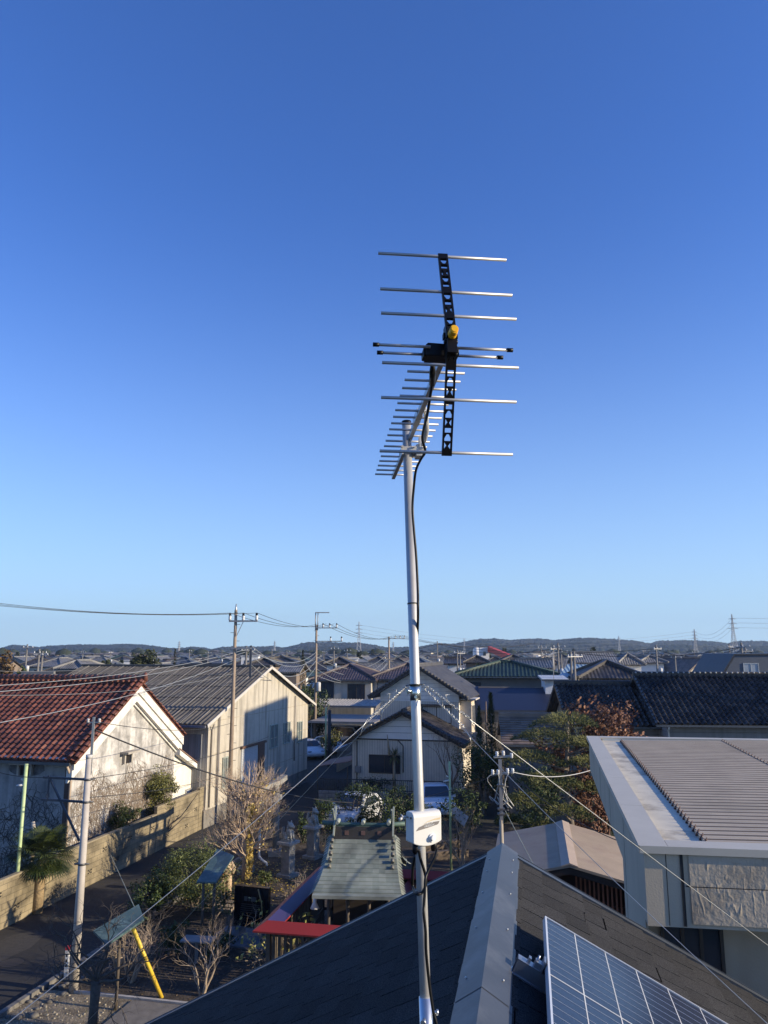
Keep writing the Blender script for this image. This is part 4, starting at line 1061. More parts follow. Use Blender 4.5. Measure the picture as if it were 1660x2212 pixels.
# two-storey house behind it
b2 = V((-.25, 56.2, 0))
hs, T2 = house('house', 'two-storey grey-white house with curved black verge tiles, lit bay window and balcony', b2, R(14.5), 5.7, 8.0, 6.2, 1.75, 'gy', lap_white, slate_roof, .75, [('F', 3.1, 5.1, 4.05, 5.1)], None, rake=True, gutter=False)
mb = MB(T=T2); mb.bx(0, 5.7, -.04, 0, 5.42, 5.5); mb.bx(0, 5.7, -.03, -.004, 0, 5.42, 0); mb.build('ribbed_panel', ribbed_beige, hs)
mb = MB(T=T2); mb.bx(2.9, 5.3, -.30, -.03, 5.22, 5.30); mb.build('window_hood', mk('brown hood', (.10,.07,.06), .6), hs)
mb = MB(T=T2); mb.bx(5.7, 6.5, .4, 2.0, 3.3, 5.55); mb.build('bay', mk('sunlit cream boards', (.55,.47,.36), .7), hs)
mb = MB(T=T2); mb.bx(5.65, 6.85, .2, 2.3, 5.6, 5.7); mb.build('bay_roof', mk('bay roof', (.5,.46,.4), .6), hs)
window(hs, wfin(T2 @ Matrix.Translation((.8,0,0)), 'R', 5.7, 8), .6, 1.8, 3.9, 5.2, mk('pale frame', (.6,.56,.48), .6))
mb = MB(T=T2)
for i in range(13): x = 5.8 + i*.13; mb.bx(x, x+.03, -.62, -.59, 2.55, 3.45)
mb.bx(5.75, 7.5, -.65, -.55, 3.45, 3.52); mb.bx(5.7, 7.5, -.62, 1.6, 2.42, 2.55)
for i in range(9): y = -.5 + i*.25; mb.bx(7.44, 7.47, y, y+.05, 2.55, 3.45)
mb.build('balcony', mk('cream balcony rail', (.46,.42,.36), .6), hs)
mb = MB(T=T2); mb.bx(5.8, 7.42, -.57, -.55, 2.7, 3.4); mb.build('balcony_panel', mk('frosted panel', (.45,.42,.40), .4), hs)
# cream house with purple-brown hipped roof
b3 = V((-7.3, 84, 0))
house('house', 'cream two-storey house with purple-brown hipped tile roof behind the carports', b3, R(10), 6.0, 9, 6.25, 1.2, 'hip', mk('cream render', (.46,.43,.37), .85, 0, .1, .8, .003, 10, .2), purple_tile, .7, [('F', .2, 1.9, 4.1, 5.7), ('F', 5.0-1.5, 5.3, 4.0, 5.5)], (.30,.5,.05,.02))
house('house', 'white side wing with small projecting window beneath the purple-brown hipped roof', b3 + V((6.1, .3, 0)), R(10), 6.6, 9, 6.3, 1.25, 'hip', mk('white render', (.62,.60,.56), .85, 0, .08, .8, .003, 10, .15), purple_tile, .7, [('F', .5, 2.4, 4.2, 5.6, dict(hood=True, gm=paleglass))], (.30,.5,.05,.02))
# two carport roofs
def shedroof(name, label, A, w, d, h, m, posts=True, rise=.25, rot=HR, pm=None, cat='carport', wave=True):
    T = frame(A, rot); th = thing(name, label, cat, tuple(A))
    mb = MB()
    if wave: tilesurf(mb, T @ V((0,0,h)), T @ V((w,0,h)), T @ V((w,d,h+rise)), T @ V((0,d,h+rise)), (.3, 5, .05, .0))
    else: plane(mb, T @ V((0,0,h)), T @ V((w,0,h)), T @ V((w,d,h+rise)), T @ V((0,d,h+rise)), .3, .3, .08)
    mb.build('roof', m, th)
    mb = MB(T=T); mb.bx(0,w,-.06,0,h-.14,h+.04); mb.bx(0,.06,0,d,h-.14,h); mb.build('roof_edge', mk('carport trim', (.24,.22,.20), .6), th)
    for x, y in ((.2,.3),(w-.3,.3),(.2,d-.3),(w-.3,d-.3)):
        mb = MB(T=T); mb.bx(x,x+.09,y,y+.09,0,h-.02); mb.build('post', pm or mk('carport post', (.2,.19,.18), .6), th)
    return th
shedroof('carport', 'corrugated pale sheet carport roof below the cream house', V((-9.0, 80, 0)), 8.4, 3.5, 3.55, mk('pale corrugated sheet', (.42,.40,.37), .6, 0, .2, 2, 0, 20, .4), rise=.45)
shedroof('carport', 'flat grey-brown carport roof sheltering the dark-windowed van', V((-6.9, 71, 0)), 6.2, 7, 2.75, mk('flat grey sheet', (.26,.24,.22), .5, 0, .12, 1), wave=False, rise=.1)
# green roofed house, navy flat roof, brown tiled shed
house('house', 'wide brown-grey house with glossy green tiled hip roof', V((6.6, 71, 0)), R(9), 9.0, 8, 6.9, 1.05, 'hip', mk('brown grey render', (.20,.17,.14), .85, 0, .1, 1), green_tile, .6, [('F', .7, 2.2, 5.0, 6.2)], (.34,.34,.06,.03), gutter=True)
def slabhouse(label, A, rot, w, d, h, rise, rm, wm, cat='shed', name='shed', **k):
    return house(name, label, A, rot, w, d, h, rise, 'shed', wm, rm, .25, cat=cat, ridge_r=0, **k)
slabhouse('low building with plain navy blue metal roof', V((7.0, 57.0, 0)), R(6), 5.6, 4.4, 4.8, 1.45, navy_roof, mk('tan fascia wall', (.22,.19,.15), .8))
hs, TT = slabhouse('narrow white box house carrying a small antenna beside the navy roof', V((12.35, 59.5, 0)), R(6), 1.5, 3, 6.9, .2, mk('white sheet roof', (.5,.5,.5), .4), mk('white siding', (.68,.68,.66), .6), 'house', 'house')
house('shed', 'shed with brown-grey ribbed tile roof between the conifer and the clipped pine', V((6.8, 43.2, 0)), R(6), 5.1, 5.4, 4.15, 1.1, 'gx', mk('grey block wall', (.13,.125,.12), .9, 0, .15, 3), brown_tile, .35, [], (.30,.28,.0,.05), cat='shed')
an_ = thing('tv_antenna', 'small rooftop antenna standing on the narrow white house beside the navy roof', 'antenna', (13.0, 59.4, 7.0))
mb = MB(); mb.tube([(13.0,59.4,6.9),(13.0,59.4,9.0)], .025, 6); mb.build('mast', galv, an_)
mb = MB(); mb.tube([(12.5,58.9,8.7),(13.3,59.7,8.9)], .02, 5); mb.build('boom', galv, an_)
for k in range(7):
    c = V((12.5,58.9,8.7)).lerp(V((13.3,59.7,8.9)), k/6); mb = MB(); mb.tube([c + V((-.2,.2,0)), c + V((.2,-.2,0))], .014, 4); mb.build('element', galv, an_)
# big black tiled roofs on the right
bt = (.30,.34,.11,.045)
hs, TB = house('house', 'long house with glossy black wavy-tiled roof and grey siding at right', V((14.9, 41.3, 0)), R(5), 10.5, 7.6, 5.65, 1.95, 'gx', siding('grey siding', (.26,.255,.25), .3, .01, False, .25), black_tile, .75, [], bt)
for i in range(38):
    mb = MB(T=TB); mb.sphere((-.6 + i*.30, 3.8-.16, 7.78), .055, 6, 4); mb.build('ridge_tile_end', mk('pale mortar', (.42,.41,.39), .7), hs)
mb = MB(T=TB); mb.bx(0, 10.5, -.03, 0, 5.05, 5.6); mb.build('fascia_band', mk('dark red fascia', (.10,.025,.02), .6), hs)
mb = MB(T=TB); mb.tube([(-.1,-.75,5.1),(0,-.2,4.9),(.05,-.08,4.7),(.05,-.08,0)], .05, 8); mb.sphere((5.1,-.06,4.35), .13, 12, 6, 0, (1,.4,1)); mb.build('downpipe', whitep, hs)
house('house', 'lower black wavy-tiled roof wing behind the russet autumn tree', V((10.6, 43.2, 0)), R(3), 5.2, 6.6, 5.3, 1.75, 'gx', siding('grey siding', (.26,.255,.25), .3), black_tile, .6, [], bt)

# ================================================================== RIGHT BUILDING with parapet roof
PZ = 6.2
pA = PL(1390, 1825, V((0,0,PZ)), V((0,0,1))); pB = PL(1272, 1590, V((0,0,PZ)), V((0,0,1)))
bx_ = (pB - pA); BL = bx_.length; bx_.normalize(); bxr = V((bx_.y, -bx_.x, 0))
PT = 7.2; RS = (H - PT) / (H - PZ)              # parapet top; all sizes of the building follow from it
pA = PL(1390, 1825, V((0,0,PT)), V((0,0,1))); bxr = V((math.cos(R(8.6)), -math.sin(R(8.6)), 0))
ZL = -(PT - PZ*RS)/RS                           # local height of the ground
TR = Matrix.Translation((pA.x, pA.y, PT - PZ*RS)) @ Matrix.Scale(RS, 4) @ Matrix(((bxr.x, bx_.x, 0, 0), (bxr.y, bx_.y, 0, 0), (0, 0, 1, 0), (0, 0, 0, 1)))   # x right, y away
BW = 11.0
print('right building', pA, pB, BL)
rb = thing('building', 'grey flat-topped building with parapet, beige ribbed metal roof and textured front band', 'building', (pA.x, pA.y, 0))
wall_g = mk('grey sprayed wall', (.50,.42,.30), .85, 0, .07, 1.5, .002, 60, .10)
mb = MB(T=TR); mb.bx(.04, BW, .7, 3.72, ZL, 5.14); mb.bx(4.2, BW-.01, 3.72, BL-.3, ZL, 5.12); mb.bx(.3, 4.2, 3.73, BL-.3, 5.02, 5.09); mb.build('lower_wall', mk('grey beige wall', (.42,.35,.25), .85, 0, .08, 1.2, .002, 50, .12), rb)
mb = MB(T=TR)
mb.bx(0, .30, 0, BL, 5.10, PZ-.05); mb.bx(.30, BW, BL-.3, BL, 5.10, PZ-.05); mb.bx(.30, BW, 0, .30, 5.10, PZ-.05); mb.bx(.30, BW, .30, .72, 5.10, 5.15)
mb.bx(0, .04, .3, 3.72, ZL, 5.10)
mb.build('parapet_wall', wall_g, rb)
def texmat():
    m, t, b = nt('trowelled render'); N = t.nodes; L = t.links
    tc = N.new('ShaderNodeTexCoord'); mp = N.new('ShaderNodeMapping'); mp.inputs['Rotation'].default_value = (0, R(32), 0); mp.inputs['Scale'].default_value = (24, 12, 9); L.new(tc.outputs['Object'], mp.inputs['Vector'])
    ns = N.new('ShaderNodeTexNoise'); ns.noise_type = 'RIDGED_MULTIFRACTAL'; ns.inputs['Scale'].default_value = .8; ns.inputs['Detail'].default_value = 3; ns.inputs['Distortion'].default_value = .6; L.new(mp.outputs[0], ns.inputs['Vector'])
    pw = N.new('ShaderNodeMath'); pw.operation = 'POWER'; pw.inputs[1].default_value = 2; L.new(ns.outputs['Fac'], pw.inputs[0])
    n2 = N.new('ShaderNodeTexNoise'); n2.inputs['Scale'].default_value = 22; n2.inputs['Detail'].default_value = 6; L.new(tc.outputs['Object'], n2.inputs['Vector'])
    a = N.new('ShaderNodeMath'); a.operation = 'MULTIPLY_ADD'; a.inputs[1].default_value = .35; L.new(n2.outputs['Fac'], a.inputs[0]); L.new(pw.outputs[0], a.inputs[2])
    bp = N.new('ShaderNodeBump'); bp.inputs['Distance'].default_value = .022; L.new(a.outputs[0], bp.inputs['Height']); L.new(bp.outputs[0], b.inputs['Normal'])
    n3 = N.new('ShaderNodeTexNoise'); n3.inputs['Scale'].default_value = 2.2; n3.inputs['Detail'].default_value = 6; L.new(tc.outputs['Object'], n3.inputs['Vector'])
    rp = N.new('ShaderNodeValToRGB'); rp.color_ramp.elements[0].position = .3; rp.color_ramp.elements[1].position = .5; rp.color_ramp.elements[0].color = (.30,.25,.185,1); rp.color_ramp.elements[1].color = (.46,.39,.29,1); L.new(n3.outputs['Fac'], rp.inputs[0]); L.new(rp.outputs[0], b.inputs['Base Color'])
    b.inputs['Roughness'].default_value = .85
    return m
mb = MB(T=TR); mb.bx(.62, BW, -.03, 0, 5.16, 5.65); mb.bx(.62, BW, -.03, 0, 5.665, PZ-.11)
mb.build('textured_band', texmat(), rb)
each('panel_seam', TR, [(-.005, 0, 3.2, 3.215, ZL, PZ-.1), (-.005, 0, 6.4, 6.415, 5.1, PZ-.1), (-.005, 0, 9.6, 9.615, 5.1, PZ-.1)], mk('grey seam', (.22,.20,.165), .8), rb)
each('joint', TR, [(.50, .54, -.02, 0, 5.12, PZ-.1), (.30, .31, -.005, 0, 5.12, PZ-.1), (1.9,1.93,.69,.7,ZL,5.1), (2.35,2.40,.68,.7,ZL,5.1), (.56,BW,-.01,0,5.65,5.665)], mk('black joint', (.015,.015,.015), .7), rb)
window(rb, TR @ Matrix.Translation((0,.7,0)), -.0+.3, 1.1, 3.95, 4.98, frame_dark, darkglass, 2)
copm = mk('grey metal coping', (.50,.46,.37), .5, .05, .06, 2)
mb = MB(T=TR)
mb.bx(-.06, .34, -.06, 3.0, PZ-.05, PZ); 
for y0, y1 in ((3.01, 6.2), (6.21, 9.4), (9.41, BL+.06)): mb.bx(-.06, .34, y0, y1, PZ-.05, PZ)
for x0, x1 in ((.345, 2.6), (2.61, 5.8), (5.81, BW)): mb.bx(x0, x1, -.06, .36, PZ-.05, PZ)
for x0, x1 in ((.345, 4.2), (4.21, BW)): mb.bx(x0, x1, BL-.36, BL+.06, PZ-.05, PZ)
mb.bx(-.07, -.06, -.07, BL+.07, PZ-.10, PZ+.004); mb.bx(-.07, BW, -.07, -.06, PZ-.10, PZ+.004)
mb.build('coping', copm, rb)
mb = MB(T=TR); mb.bx(.34, .97, .30, BL-.3, PZ-.13, PZ-.098); mb.build('roof_gutter', mk('stained zinc gutter', (.62,.56,.42), .6, .0, .15, 2.5, 0, 20, col2=(.30,.25,.17), c2scale=2, c2amt=.4), rb)
# folded-plate roof: trapezoid ribs running to the right, each rib end closed by a small hood
fold = mk('beige folded sheet', (.45,.375,.275), .55, .05, .14, 1.6, 0, 20, col2=(.36,.30,.215), c2scale=.9, c2amt=.4)
mb = MB(T=TR); rp_ = .30; n = int((BL-.75)/rp_); x0r, x1r = .98, BW
prof = [(0,0),(.055,0),(.075,.058),(.17,.055),(.18,.066),(.19,.055),(.285,.058)]
zr0, zr1 = PZ-.10, PZ-.02
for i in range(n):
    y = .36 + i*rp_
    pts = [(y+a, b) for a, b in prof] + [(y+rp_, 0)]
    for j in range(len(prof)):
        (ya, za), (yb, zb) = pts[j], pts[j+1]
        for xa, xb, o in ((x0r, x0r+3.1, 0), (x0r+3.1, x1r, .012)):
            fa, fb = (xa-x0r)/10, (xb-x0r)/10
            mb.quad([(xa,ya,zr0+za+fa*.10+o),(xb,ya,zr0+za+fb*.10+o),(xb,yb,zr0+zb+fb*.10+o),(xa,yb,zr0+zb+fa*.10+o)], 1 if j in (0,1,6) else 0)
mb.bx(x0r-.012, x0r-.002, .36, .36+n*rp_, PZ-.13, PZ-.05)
fr = mb.build('ribbed_roof', [fold, mk('shaded valley sheet', (.17,.135,.10), .6, .1, .2, 2)], rb)  # valley faces are coloured darker to paint in the shade between ribs
mb = MB(T=TR)
for i in range(n):
    y = .36 + i*rp_ + .20
    for xx, zz in ((x0r, zr0), (x0r+3.1, zr0+.045)):
        mb = MB(T=TR); mb.tube([(xx-.02, y, zz+.0), (xx+.02, y, zz+.11)], [.038, .006], 5); mb.build('rib_end_cap', mk('maroon cap', (.06,.025,.022), .6), fr)
mb = MB(T=TR); mb.bx(.42, BW, BL-.36, BL-.30, PZ-.2, PZ-.05); mb.build('flashing', mk('pale blue flashing', (.46,.50,.50), .45), rb)

# ================================================================== TAN SHED ROOF (middle right)
sA = G(1231, 1868, 3.35); sB = G(1215, 1775, 3.35)
sy = (sB - sA); SD = sy.length; sy.normalize(); sx = V((sy.y, -sy.x, 0))
TSh = Matrix.Translation((sA.x, sA.y, -.4)) @ Matrix(((sx.x, sy.x, 0, 0), (sx.y, sy.y, 0, 0), (0, 0, 1, 0), (0, 0, 0, 1)))
print('tan shed', sA, sB)
sh = thing('shed', 'open shed with low tan sheet gable roof and red-brown slatted wall', 'shed', (sA.x, sA.y, 0))
tanroof = mk('tan sheet roof', (.34,.265,.185), .65, 0, .10, 1.2, .002, 12, col2=(.29,.215,.155), c2scale=1.0, c2amt=.4)
mb = MB(T=TSh); hwL, hwR = 2.15, 4.2
mb.prism([(0,0,3.75),(-hwL,-.0,3.28),(-hwL,0,3.22),(0,0,3.68)], (0, SD, 0)); mb.prism([(0,0,3.75),(hwR,0,2.74),(hwR,0,2.68),(0,0,3.68)], (0, SD, 0))
rf = mb.build('roof', tanroof, sh)
mb = MB(T=TSh); mb.prism([(-.22,-.03,3.72),(0,-.03,3.80),(.22,-.03,3.72),(.22,-.03,3.69),(0,-.03,3.76),(-.22,-.03,3.69)], (0, SD+.06, 0)); mb.build('ridge_cap', mk('tan ridge sheet', (.42,.33,.25), .55, 0, .1, 2), rf)
mb = MB(T=TSh); mb.prism([(0,.02,3.66),(-hwL,.02,3.20),(-hwL,.02,3.03),(0,.02,3.5),(hwR,.02,2.50),(hwR,.02,2.66)], (0,.06,0)); mb.build('barge_board', mk('dark wood', (.025,.016,.012), .7), sh)
slatm = mk('red brown slats', (.22,.085,.045), .7, 0, .2, 4)
mb = MB(T=TSh)
for i in range(32): x = .15 + i*.115; mb.bx(x, x+.045, .35, .38, 1.2, 3.45-x*.24)
mb.build('slat_wall', slatm, sh)
mb = MB(T=TSh); mb.bx(-hwL+.1, hwR-.15, .5, .56, 0, 2.6); mb.bx(-hwL+.1, hwR-.15, SD-.4, SD-.34, 0, 2.6); mb.bx(hwR-.2,hwR-.12,.3,SD-.3,0,2.6); mb.build('wall', mk('dark red brown wall', (.05,.02,.014), .8), sh)
mb = MB(T=TSh); mb.bx(2.0, 2.12, .05, .17, 0, 3.1); mb.build('post', mk('pale post', (.5,.33,.2), .7), sh)
mb = MB(T=TSh); mb.tube([(-1.9,.0,3.05),(-.5,-.02,3.32)], .03, 6); mb.tube([(-.95,0,3.2),(-.9,-.02,2.9),(-.6,-.02,3.0),(-.3,0,3.1)], .012, 5); mb.build('rail', mk('white rail', (.6,.55,.48), .5), sh)

# made-up stepped board on steel legs just outside the right edge: added to cast the warehouse gable shadow
ap = thing('shadow_board', 'unseen added board on tall steel legs beyond the right edge of the view', 'shadow_board', (27, 36, 0))
mb = MB(); mb.bx(27,27.5,36.6,43.3,10.9,16.6); mb.bx(27,27.5,43.3,44.2,10.9,14.3); mb.bx(27,27.5,44.2,45.3,10.9,13.7); mb.bx(27,27.5,35.0,36.6,10.9,12.9)
mb.build('panel', mk('pale board', (.5,.48,.44), .85), ap)
each('leg', None, [(27.5,27.8,y,y+.3,0,11.5) for y in (36.8, 40, 43)], mk('steel leg', (.3,.3,.3), .5, .4), ap)

# ================================================================== SHRINE YARD
copper = tilemat('verdigris copper', (.175,.20,.165), (.25,.27,.225), .7, .004, .3, .35)
copper_d = mk('dark verdigris', (.07,.12,.10), .6, .2, .3, 4)
redpaint = mk('red painted sheet', (.34,.035,.025), .5, .1, .08, 2)
bluepaint = mk('violet blue sheet', (.045,.035,.11), .4, .2, .12, 2)
timber = mk('weathered timber', (.10,.08,.06), .85, 0, .3, 6)
shC = V((-.66, 24.1, -.12)); SRt = R(4)
shr = thing('shrine', 'small shrine with green copper roof, crossed finials and ridge billets', 'shrine', tuple(shC))
TSr = frame(shC, SRt)
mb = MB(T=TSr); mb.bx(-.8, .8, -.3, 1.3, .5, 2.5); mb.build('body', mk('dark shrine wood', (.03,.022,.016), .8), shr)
mb = MB(T=TSr); mb.bx(-1.0, 1.0, -.6, 1.5, 0, .5); mb.build('stone_base', stone, shr)
# curved roof: profile from ridge to front eave, widening downwards
prof = [(0, 3.62), (-.22, 3.38), (-.5, 3.10), (-.85, 2.84), (-1.25, 2.62), (-1.72, 2.45)]
fine = []
for i in range(len(prof)-1):
    for k in range(4): t = k/4; fine.append((prof[i][0]*(1-t)+prof[i+1][0]*t, prof[i][1]*(1-t)+prof[i+1][1]*t))
fine.append(prof[-1])
def half(y): return .97 + .27*(abs(y)/1.72)**1.15
mb = MB(T=TSr); nx = 12
rows = 13
for sgn in (1, -1):
    Lp = [0]
    for i in range(1, len(fine)): Lp.append(Lp[-1] + math.hypot(fine[i][0]-fine[i-1][0], fine[i][1]-fine[i-1][1]))
    def at(s_):
        for i in range(1, len(fine)):
            if s_ <= Lp[i] + 1e-9: t = (s_-Lp[i-1])/(Lp[i]-Lp[i-1]); return fine[i-1][0]*(1-t)+fine[i][0]*t, fine[i-1][1]*(1-t)+fine[i][1]*t
        return fine[-1]
    for r in range(rows):
        y0, z0 = at(Lp[-1]*r/rows); y1, z1 = at(Lp[-1]*(r+1)/rows)
        for k in range(nx):
            def P(y, z, kk, up): h = half(y); return ((-h + 2*h*kk/nx), .45 + sgn*y, z + up)
            c = [(k + (r % 2)*.5 + .25, r + .5)]*4
            mb.quad([P(y0,z0,k,.0), P(y1,z1,k,.018), P(y1,z1,k+1,.018), P(y0,z0,k+1,.0)][::sgn], 0, c)
            mb.quad([P(y1,z1,k,.018), P(y1,z1,k,-.012), P(y1,z1,k+1,-.012), P(y1,z1,k+1,.018)][::sgn], 0, c)
    # thick eave
    y1, z1 = fine[-1]; h = half(y1)
    mb.prism([(-h, .45+sgn*y1, z1-.01), (h, .45+sgn*y1, z1-.01), (h, .45+sgn*y1, z1-.10), (-h, .45+sgn*y1, z1-.10)], (0, -sgn*.25, 0))
    for sx in (-1, 1):
        for i in range(len(fine)-1):
            (a0, b0), (a1, b1) = fine[i], fine[i+1]
            P0 = V((sx*half(a0), .45+sgn*a0, b0)); P1 = V((sx*half(a1), .45+sgn*a1, b1))
            mb.quad([P0, P1, P1 + V((-sx*.02,0,-.16)), P0 + V((-sx*.02,0,-.16))][::sx*sgn])
            mb.quad([P0, P1, P1 + V((sx*.16,0,-.10)), P0 + V((sx*.12,0,-.10))][::-sx*sgn], 0, [(i*.3, 0.5)]*4)
rf = mb.build('roof', copper, shr)
mb = MB(T=TSr); mb.bx(-.90, .90, .33, .57, 3.5, 3.86); rb_ = mb.build('ridge_box', mk('dark ridge', (.05,.045,.04), .7), shr)
each('boss', TSr, [(x-.06, x+.06, .315, .33, 3.62, 3.74) for x in (-.5, 0, .5)], mk('rust boss', (.16,.09,.07), .6), rb_)
mb = MB(T=TSr); mb.tube([(-1.27, .45, 3.94), (-.6, .45, 3.90), (.6, .45, 3.90), (1.27, .45, 3.94)], [.07,.055,.055,.07], 10); mb.bx(-.9, .9, .36, .54, 3.84, 3.865); mb.build('ridge_beam', copper_d, shr)
for x in (-.78, 0, .78):
    mb = MB(T=TSr); mb.tube([(x, .22, 3.98), (x, .45, 4.0), (x, .68, 3.98)], [.055,.07,.055], 10); mb.build('ridge_billet', mk('pale verdigris', (.30,.33,.27), .6, .1, .2, 5), shr)
for x in (-.90, .90):
    for s_ in (-1, 1):
        mb = MB(T=TSr); mb.bar((x + .02*s_, .45 - s_*.28, 3.62), (x + .02*s_, .45 + s_*.22, 4.38), .05, .075); mb.build('crossed_finial', mk('pale verdigris', (.3,.33,.27)), shr)
    mb = MB(T=TSr)
    for k in range(5): mb.tube([(x*1.03, .20 - k*.13, 3.52 - k*.15), (x*1.03, .11 - k*.13, 3.46 - k*.15)], .055, 8)
    mb.build('verge_roll', mk('brown verdigris', (.16,.15,.12), .6), shr)
mb = MB(T=TSr)
for x in (-.85, -.3, .3, .85): mb.tube([(x, -.95, .4), (x, -.95, 2.4)], .05, 8)
mb.build('porch_posts', timber, shr)
mb = MB(T=TSr); mb.lathe((-1.2, -1.25, 2.02), [(.02,.28),(.05,.24),(.05,.16),(.13,0)], 12); mb.build('lamp_shade', mk('white enamel', (.6,.6,.58), .4), shr)

# red-capped board fence round the shrine
def fence_run(a, b, label, capm, h=1.9, w=.60, endm=None):
    a = V(a); b = V(b); d = (b-a); L = d.length; d.normalize(); n = V((-d.y, d.x, 0))
    T = Matrix.Translation(a) @ Matrix(((d.x, n.x, 0, 0), (d.y, n.y, 0, 0), (0,0,1,0), (0,0,0,1)))
    th = thing('board_fence', label, 'fence', tuple(a), 'runs of the sheet-capped fence round the shrine')
    mb = MB(T=T)
    k = int(L/.16)
    for i in range(k): mb.bx(i*.16, i*.16+.075, -.015, .015, .25, h-.12)
    mb.bx(0, L, .015, .05, .5, .58); mb.bx(0, L, .015, .05, h-.4, h-.3); mb.build('boards', timber, th)
    for i in range(int(L/1.5)+1):
        x = min(i*1.5, L-.1); mb = MB(T=T); mb.bx(x, x+.11, -.07, .05, 0, h-.08); mb.build('post', timber, th)
    mb = MB(T=T); e = w/2
    mb.prism([(-e, -e, h-.12), (-e*0, 0, h), (0, 0, h-.02), (-e, -e, h-.15)], (L, 0, 0)) if False else None
    # each cap is a little roof, mitred at both ends
    mb.add([(-e,-e,h-.19),(L+e,-e,h-.19),(L,0,h),(0,0,h),(-e,e,h-.19),(L+e,e,h-.19)], [(0,1,2,3)]); mb.add([(0,0,h),(L,0,h),(L+e,e,h-.19),(-e,e,h-.19)], [(0,1,2,3)], m=1)
    mb.add([(-e,-e,h-.19),(L+e,-e,h-.19),(L+e,-e,h-.23),(-e,-e,h-.23),(-e,e,h-.19),(L+e,e,h-.19),(L+e,e,h-.23),(-e,e,h-.23)], [(0,3,2,1),(4,5,6,7),(3,7,6,2)])
    mb.build('cap', capm if isinstance(capm, tuple) else (capm, capm), th)
    if endm:
        mb = MB(T=T); mb.add([(-e,-e,h-.128+.004),(.55,-e,h-.128+.004),(.55,0,h+.004),(0,0,h+.004)], [(0,1,2,3)]); mb.add([(L-.9,e,h-.124),(L+e,e,h-.124),(L,0,h+.004),(L-.9,0,h+.004)], [(3,2,1,0)]) if False else None
        mb.build('corner_sheet', endm, th)
    return th
fc = G(578, 1992, 1.85); fl = G(700, 1871, 1.85); fc.z = 0; fl.z = 0
fdir = (fl - fc).normalized(); fright = V((fdir.y, -fdir.x, 0)); fW = 4.9
fence_run(fc, fc + fright*fW, 'red-capped front fence nearest the dark shingle roof', redpaint)
fence_run(fl, fc, 'left side fence run with violet-blue cap and pink corner sheet', (redpaint, bluepaint))
mb = MB()
T_ = Matrix.Translation(fc + V((0,0,1.85))) @ Matrix(((fright.x, fdir.x,0,0),(fright.y,fdir.y,0,0),(0,0,1,0),(0,0,0,1)))
bf = [o for o in bpy.data.objects if o.name.startswith('board_fence')][1]
mb.T = T_; mb.add([(-.30,-.30,-.184),(0,0,.006),(0,.55,.006),(-.30,.55,-.184),(.30,.55,-.184),(.30,.30,-.184)], [(0,1,2,3),(1,5,4,2)]); mb.build('corner_sheet', mk('pink red sheet', (.62,.16,.13), .45), bf)
fence_run(fl + fright*fW, fl, 'back fence run in shade behind the shrine', redpaint)
fence_run(fc + fright*fW, fl + fright*fW, 'right side fence run hidden beyond the ridge and mast', redpaint)
i0 = G(850, 1950, 1.6); i1 = G(893, 1880, 1.75)
i0.z = 0; i1.z = 0
fence_run(i0, i1, 'short dark red capped fence tight against the right side of the shrine', mk('dark red sheet', (.22,.03,.03), .45, .1), 1.65, .4)

# stone statues, torii, pedestals, monument
def guardian(name, p, face, label, ph=1.35):
    """seated lion-dog on a stone plinth"""
    p = V(p); T = Matrix.Translation(p) @ Matrix.Rotation(face, 4, 'Z')
    th = thing('pedestal', 'stone plinth carrying the ' + label.split(' statue')[0], 'pedestal', tuple(p))
    mb = MB(T=T); mb.bx(-.20,.20,-.20,.20,.12,ph-.1); mb.build('shaft', stone, th)
    mb = MB(T=T); mb.bx(-.36,.36,-.32,.32,ph-.1,ph); mb.build('slab', mk('pale stone', (.33,.32,.29), .8, 0, .2, 6), th)
    mb = MB(T=T); mb.bx(-.34,.34,-.34,.34,0,.12); mb.build('footing', stone, th)
    st_ = MB(T=T @ Matrix.Translation((0,0,ph)))
    st_.bx(-.16,.16,-.24,.26,0,.06)
    st_.sphere((0,.12,.20), .15, 12, 8, 0, (1,1.1,1)); st_.sphere((0,-.02,.36), .145, 12, 8, 0, (.95,.9,1.35)); st_.sphere((0,-.10,.60), .125, 12, 8, 0, (1,1.05,1)); st_.sphere((0,-.22,.57), .07, 10, 6, 0, (1.1,1,.85))
    for sx in (-1, 1):
        st_.tube([(sx*.075,-.10,.42),(sx*.08,-.17,.22),(sx*.08,-.18,.07)], [.06,.045,.05], 8); st_.sphere((sx*.08,-.21,.08), .05, 8, 5)
        st_.sphere((sx*.12,.08,.14), .09, 8, 6, 0, (.8,1.3,1)); st_.sphere((sx*.13,-.06,.09), .05, 8, 5, 0, (.9,1.5,.8))
        st_.tube([(sx*.08,-.06,.69),(sx*.115,-.05,.76),(sx*.10,-.04,.80)], [.035,.028,.01], 6)
    for k in range(16):
        a = k*math.pi*2/16; st_.sphere((math.cos(a)*.115, -.04+math.sin(a)*.06, .60+.10*math.sin(a*2)), .045, 6, 4)
    st_.tube([(0,.24,.12),(0,.31,.30),(0,.28,.48),(0,.22,.52)], [.05,.075,.06,.02], 8)
    s_ = st_.build('statue', mk('lichened stone', (.36,.35,.31), .9, 0, .3, 14, .01, 40, col2=(.22,.22,.18), c2scale=6, c2amt=.4), base=tuple(p + V((0,0,ph))))
    tag(s_, label, 'statue')
guardian('s', G(622, 1893), R(60), 'nearer stone lion-dog statue seated in sunlight beside the ginkgo')
guardian('s', G(676, 1853), R(60), 'farther stone lion-dog statue seated in shade behind the first', 1.35)
tp = G(596, 1848); td = -ef*.99; tn = (td + V((-.08,0,0))).normalized()
tor = thing('torii', 'grey stone torii gate seen almost edge-on behind the bare ginkgo', 'torii', tuple(tp))
near = tp + tn*2.9
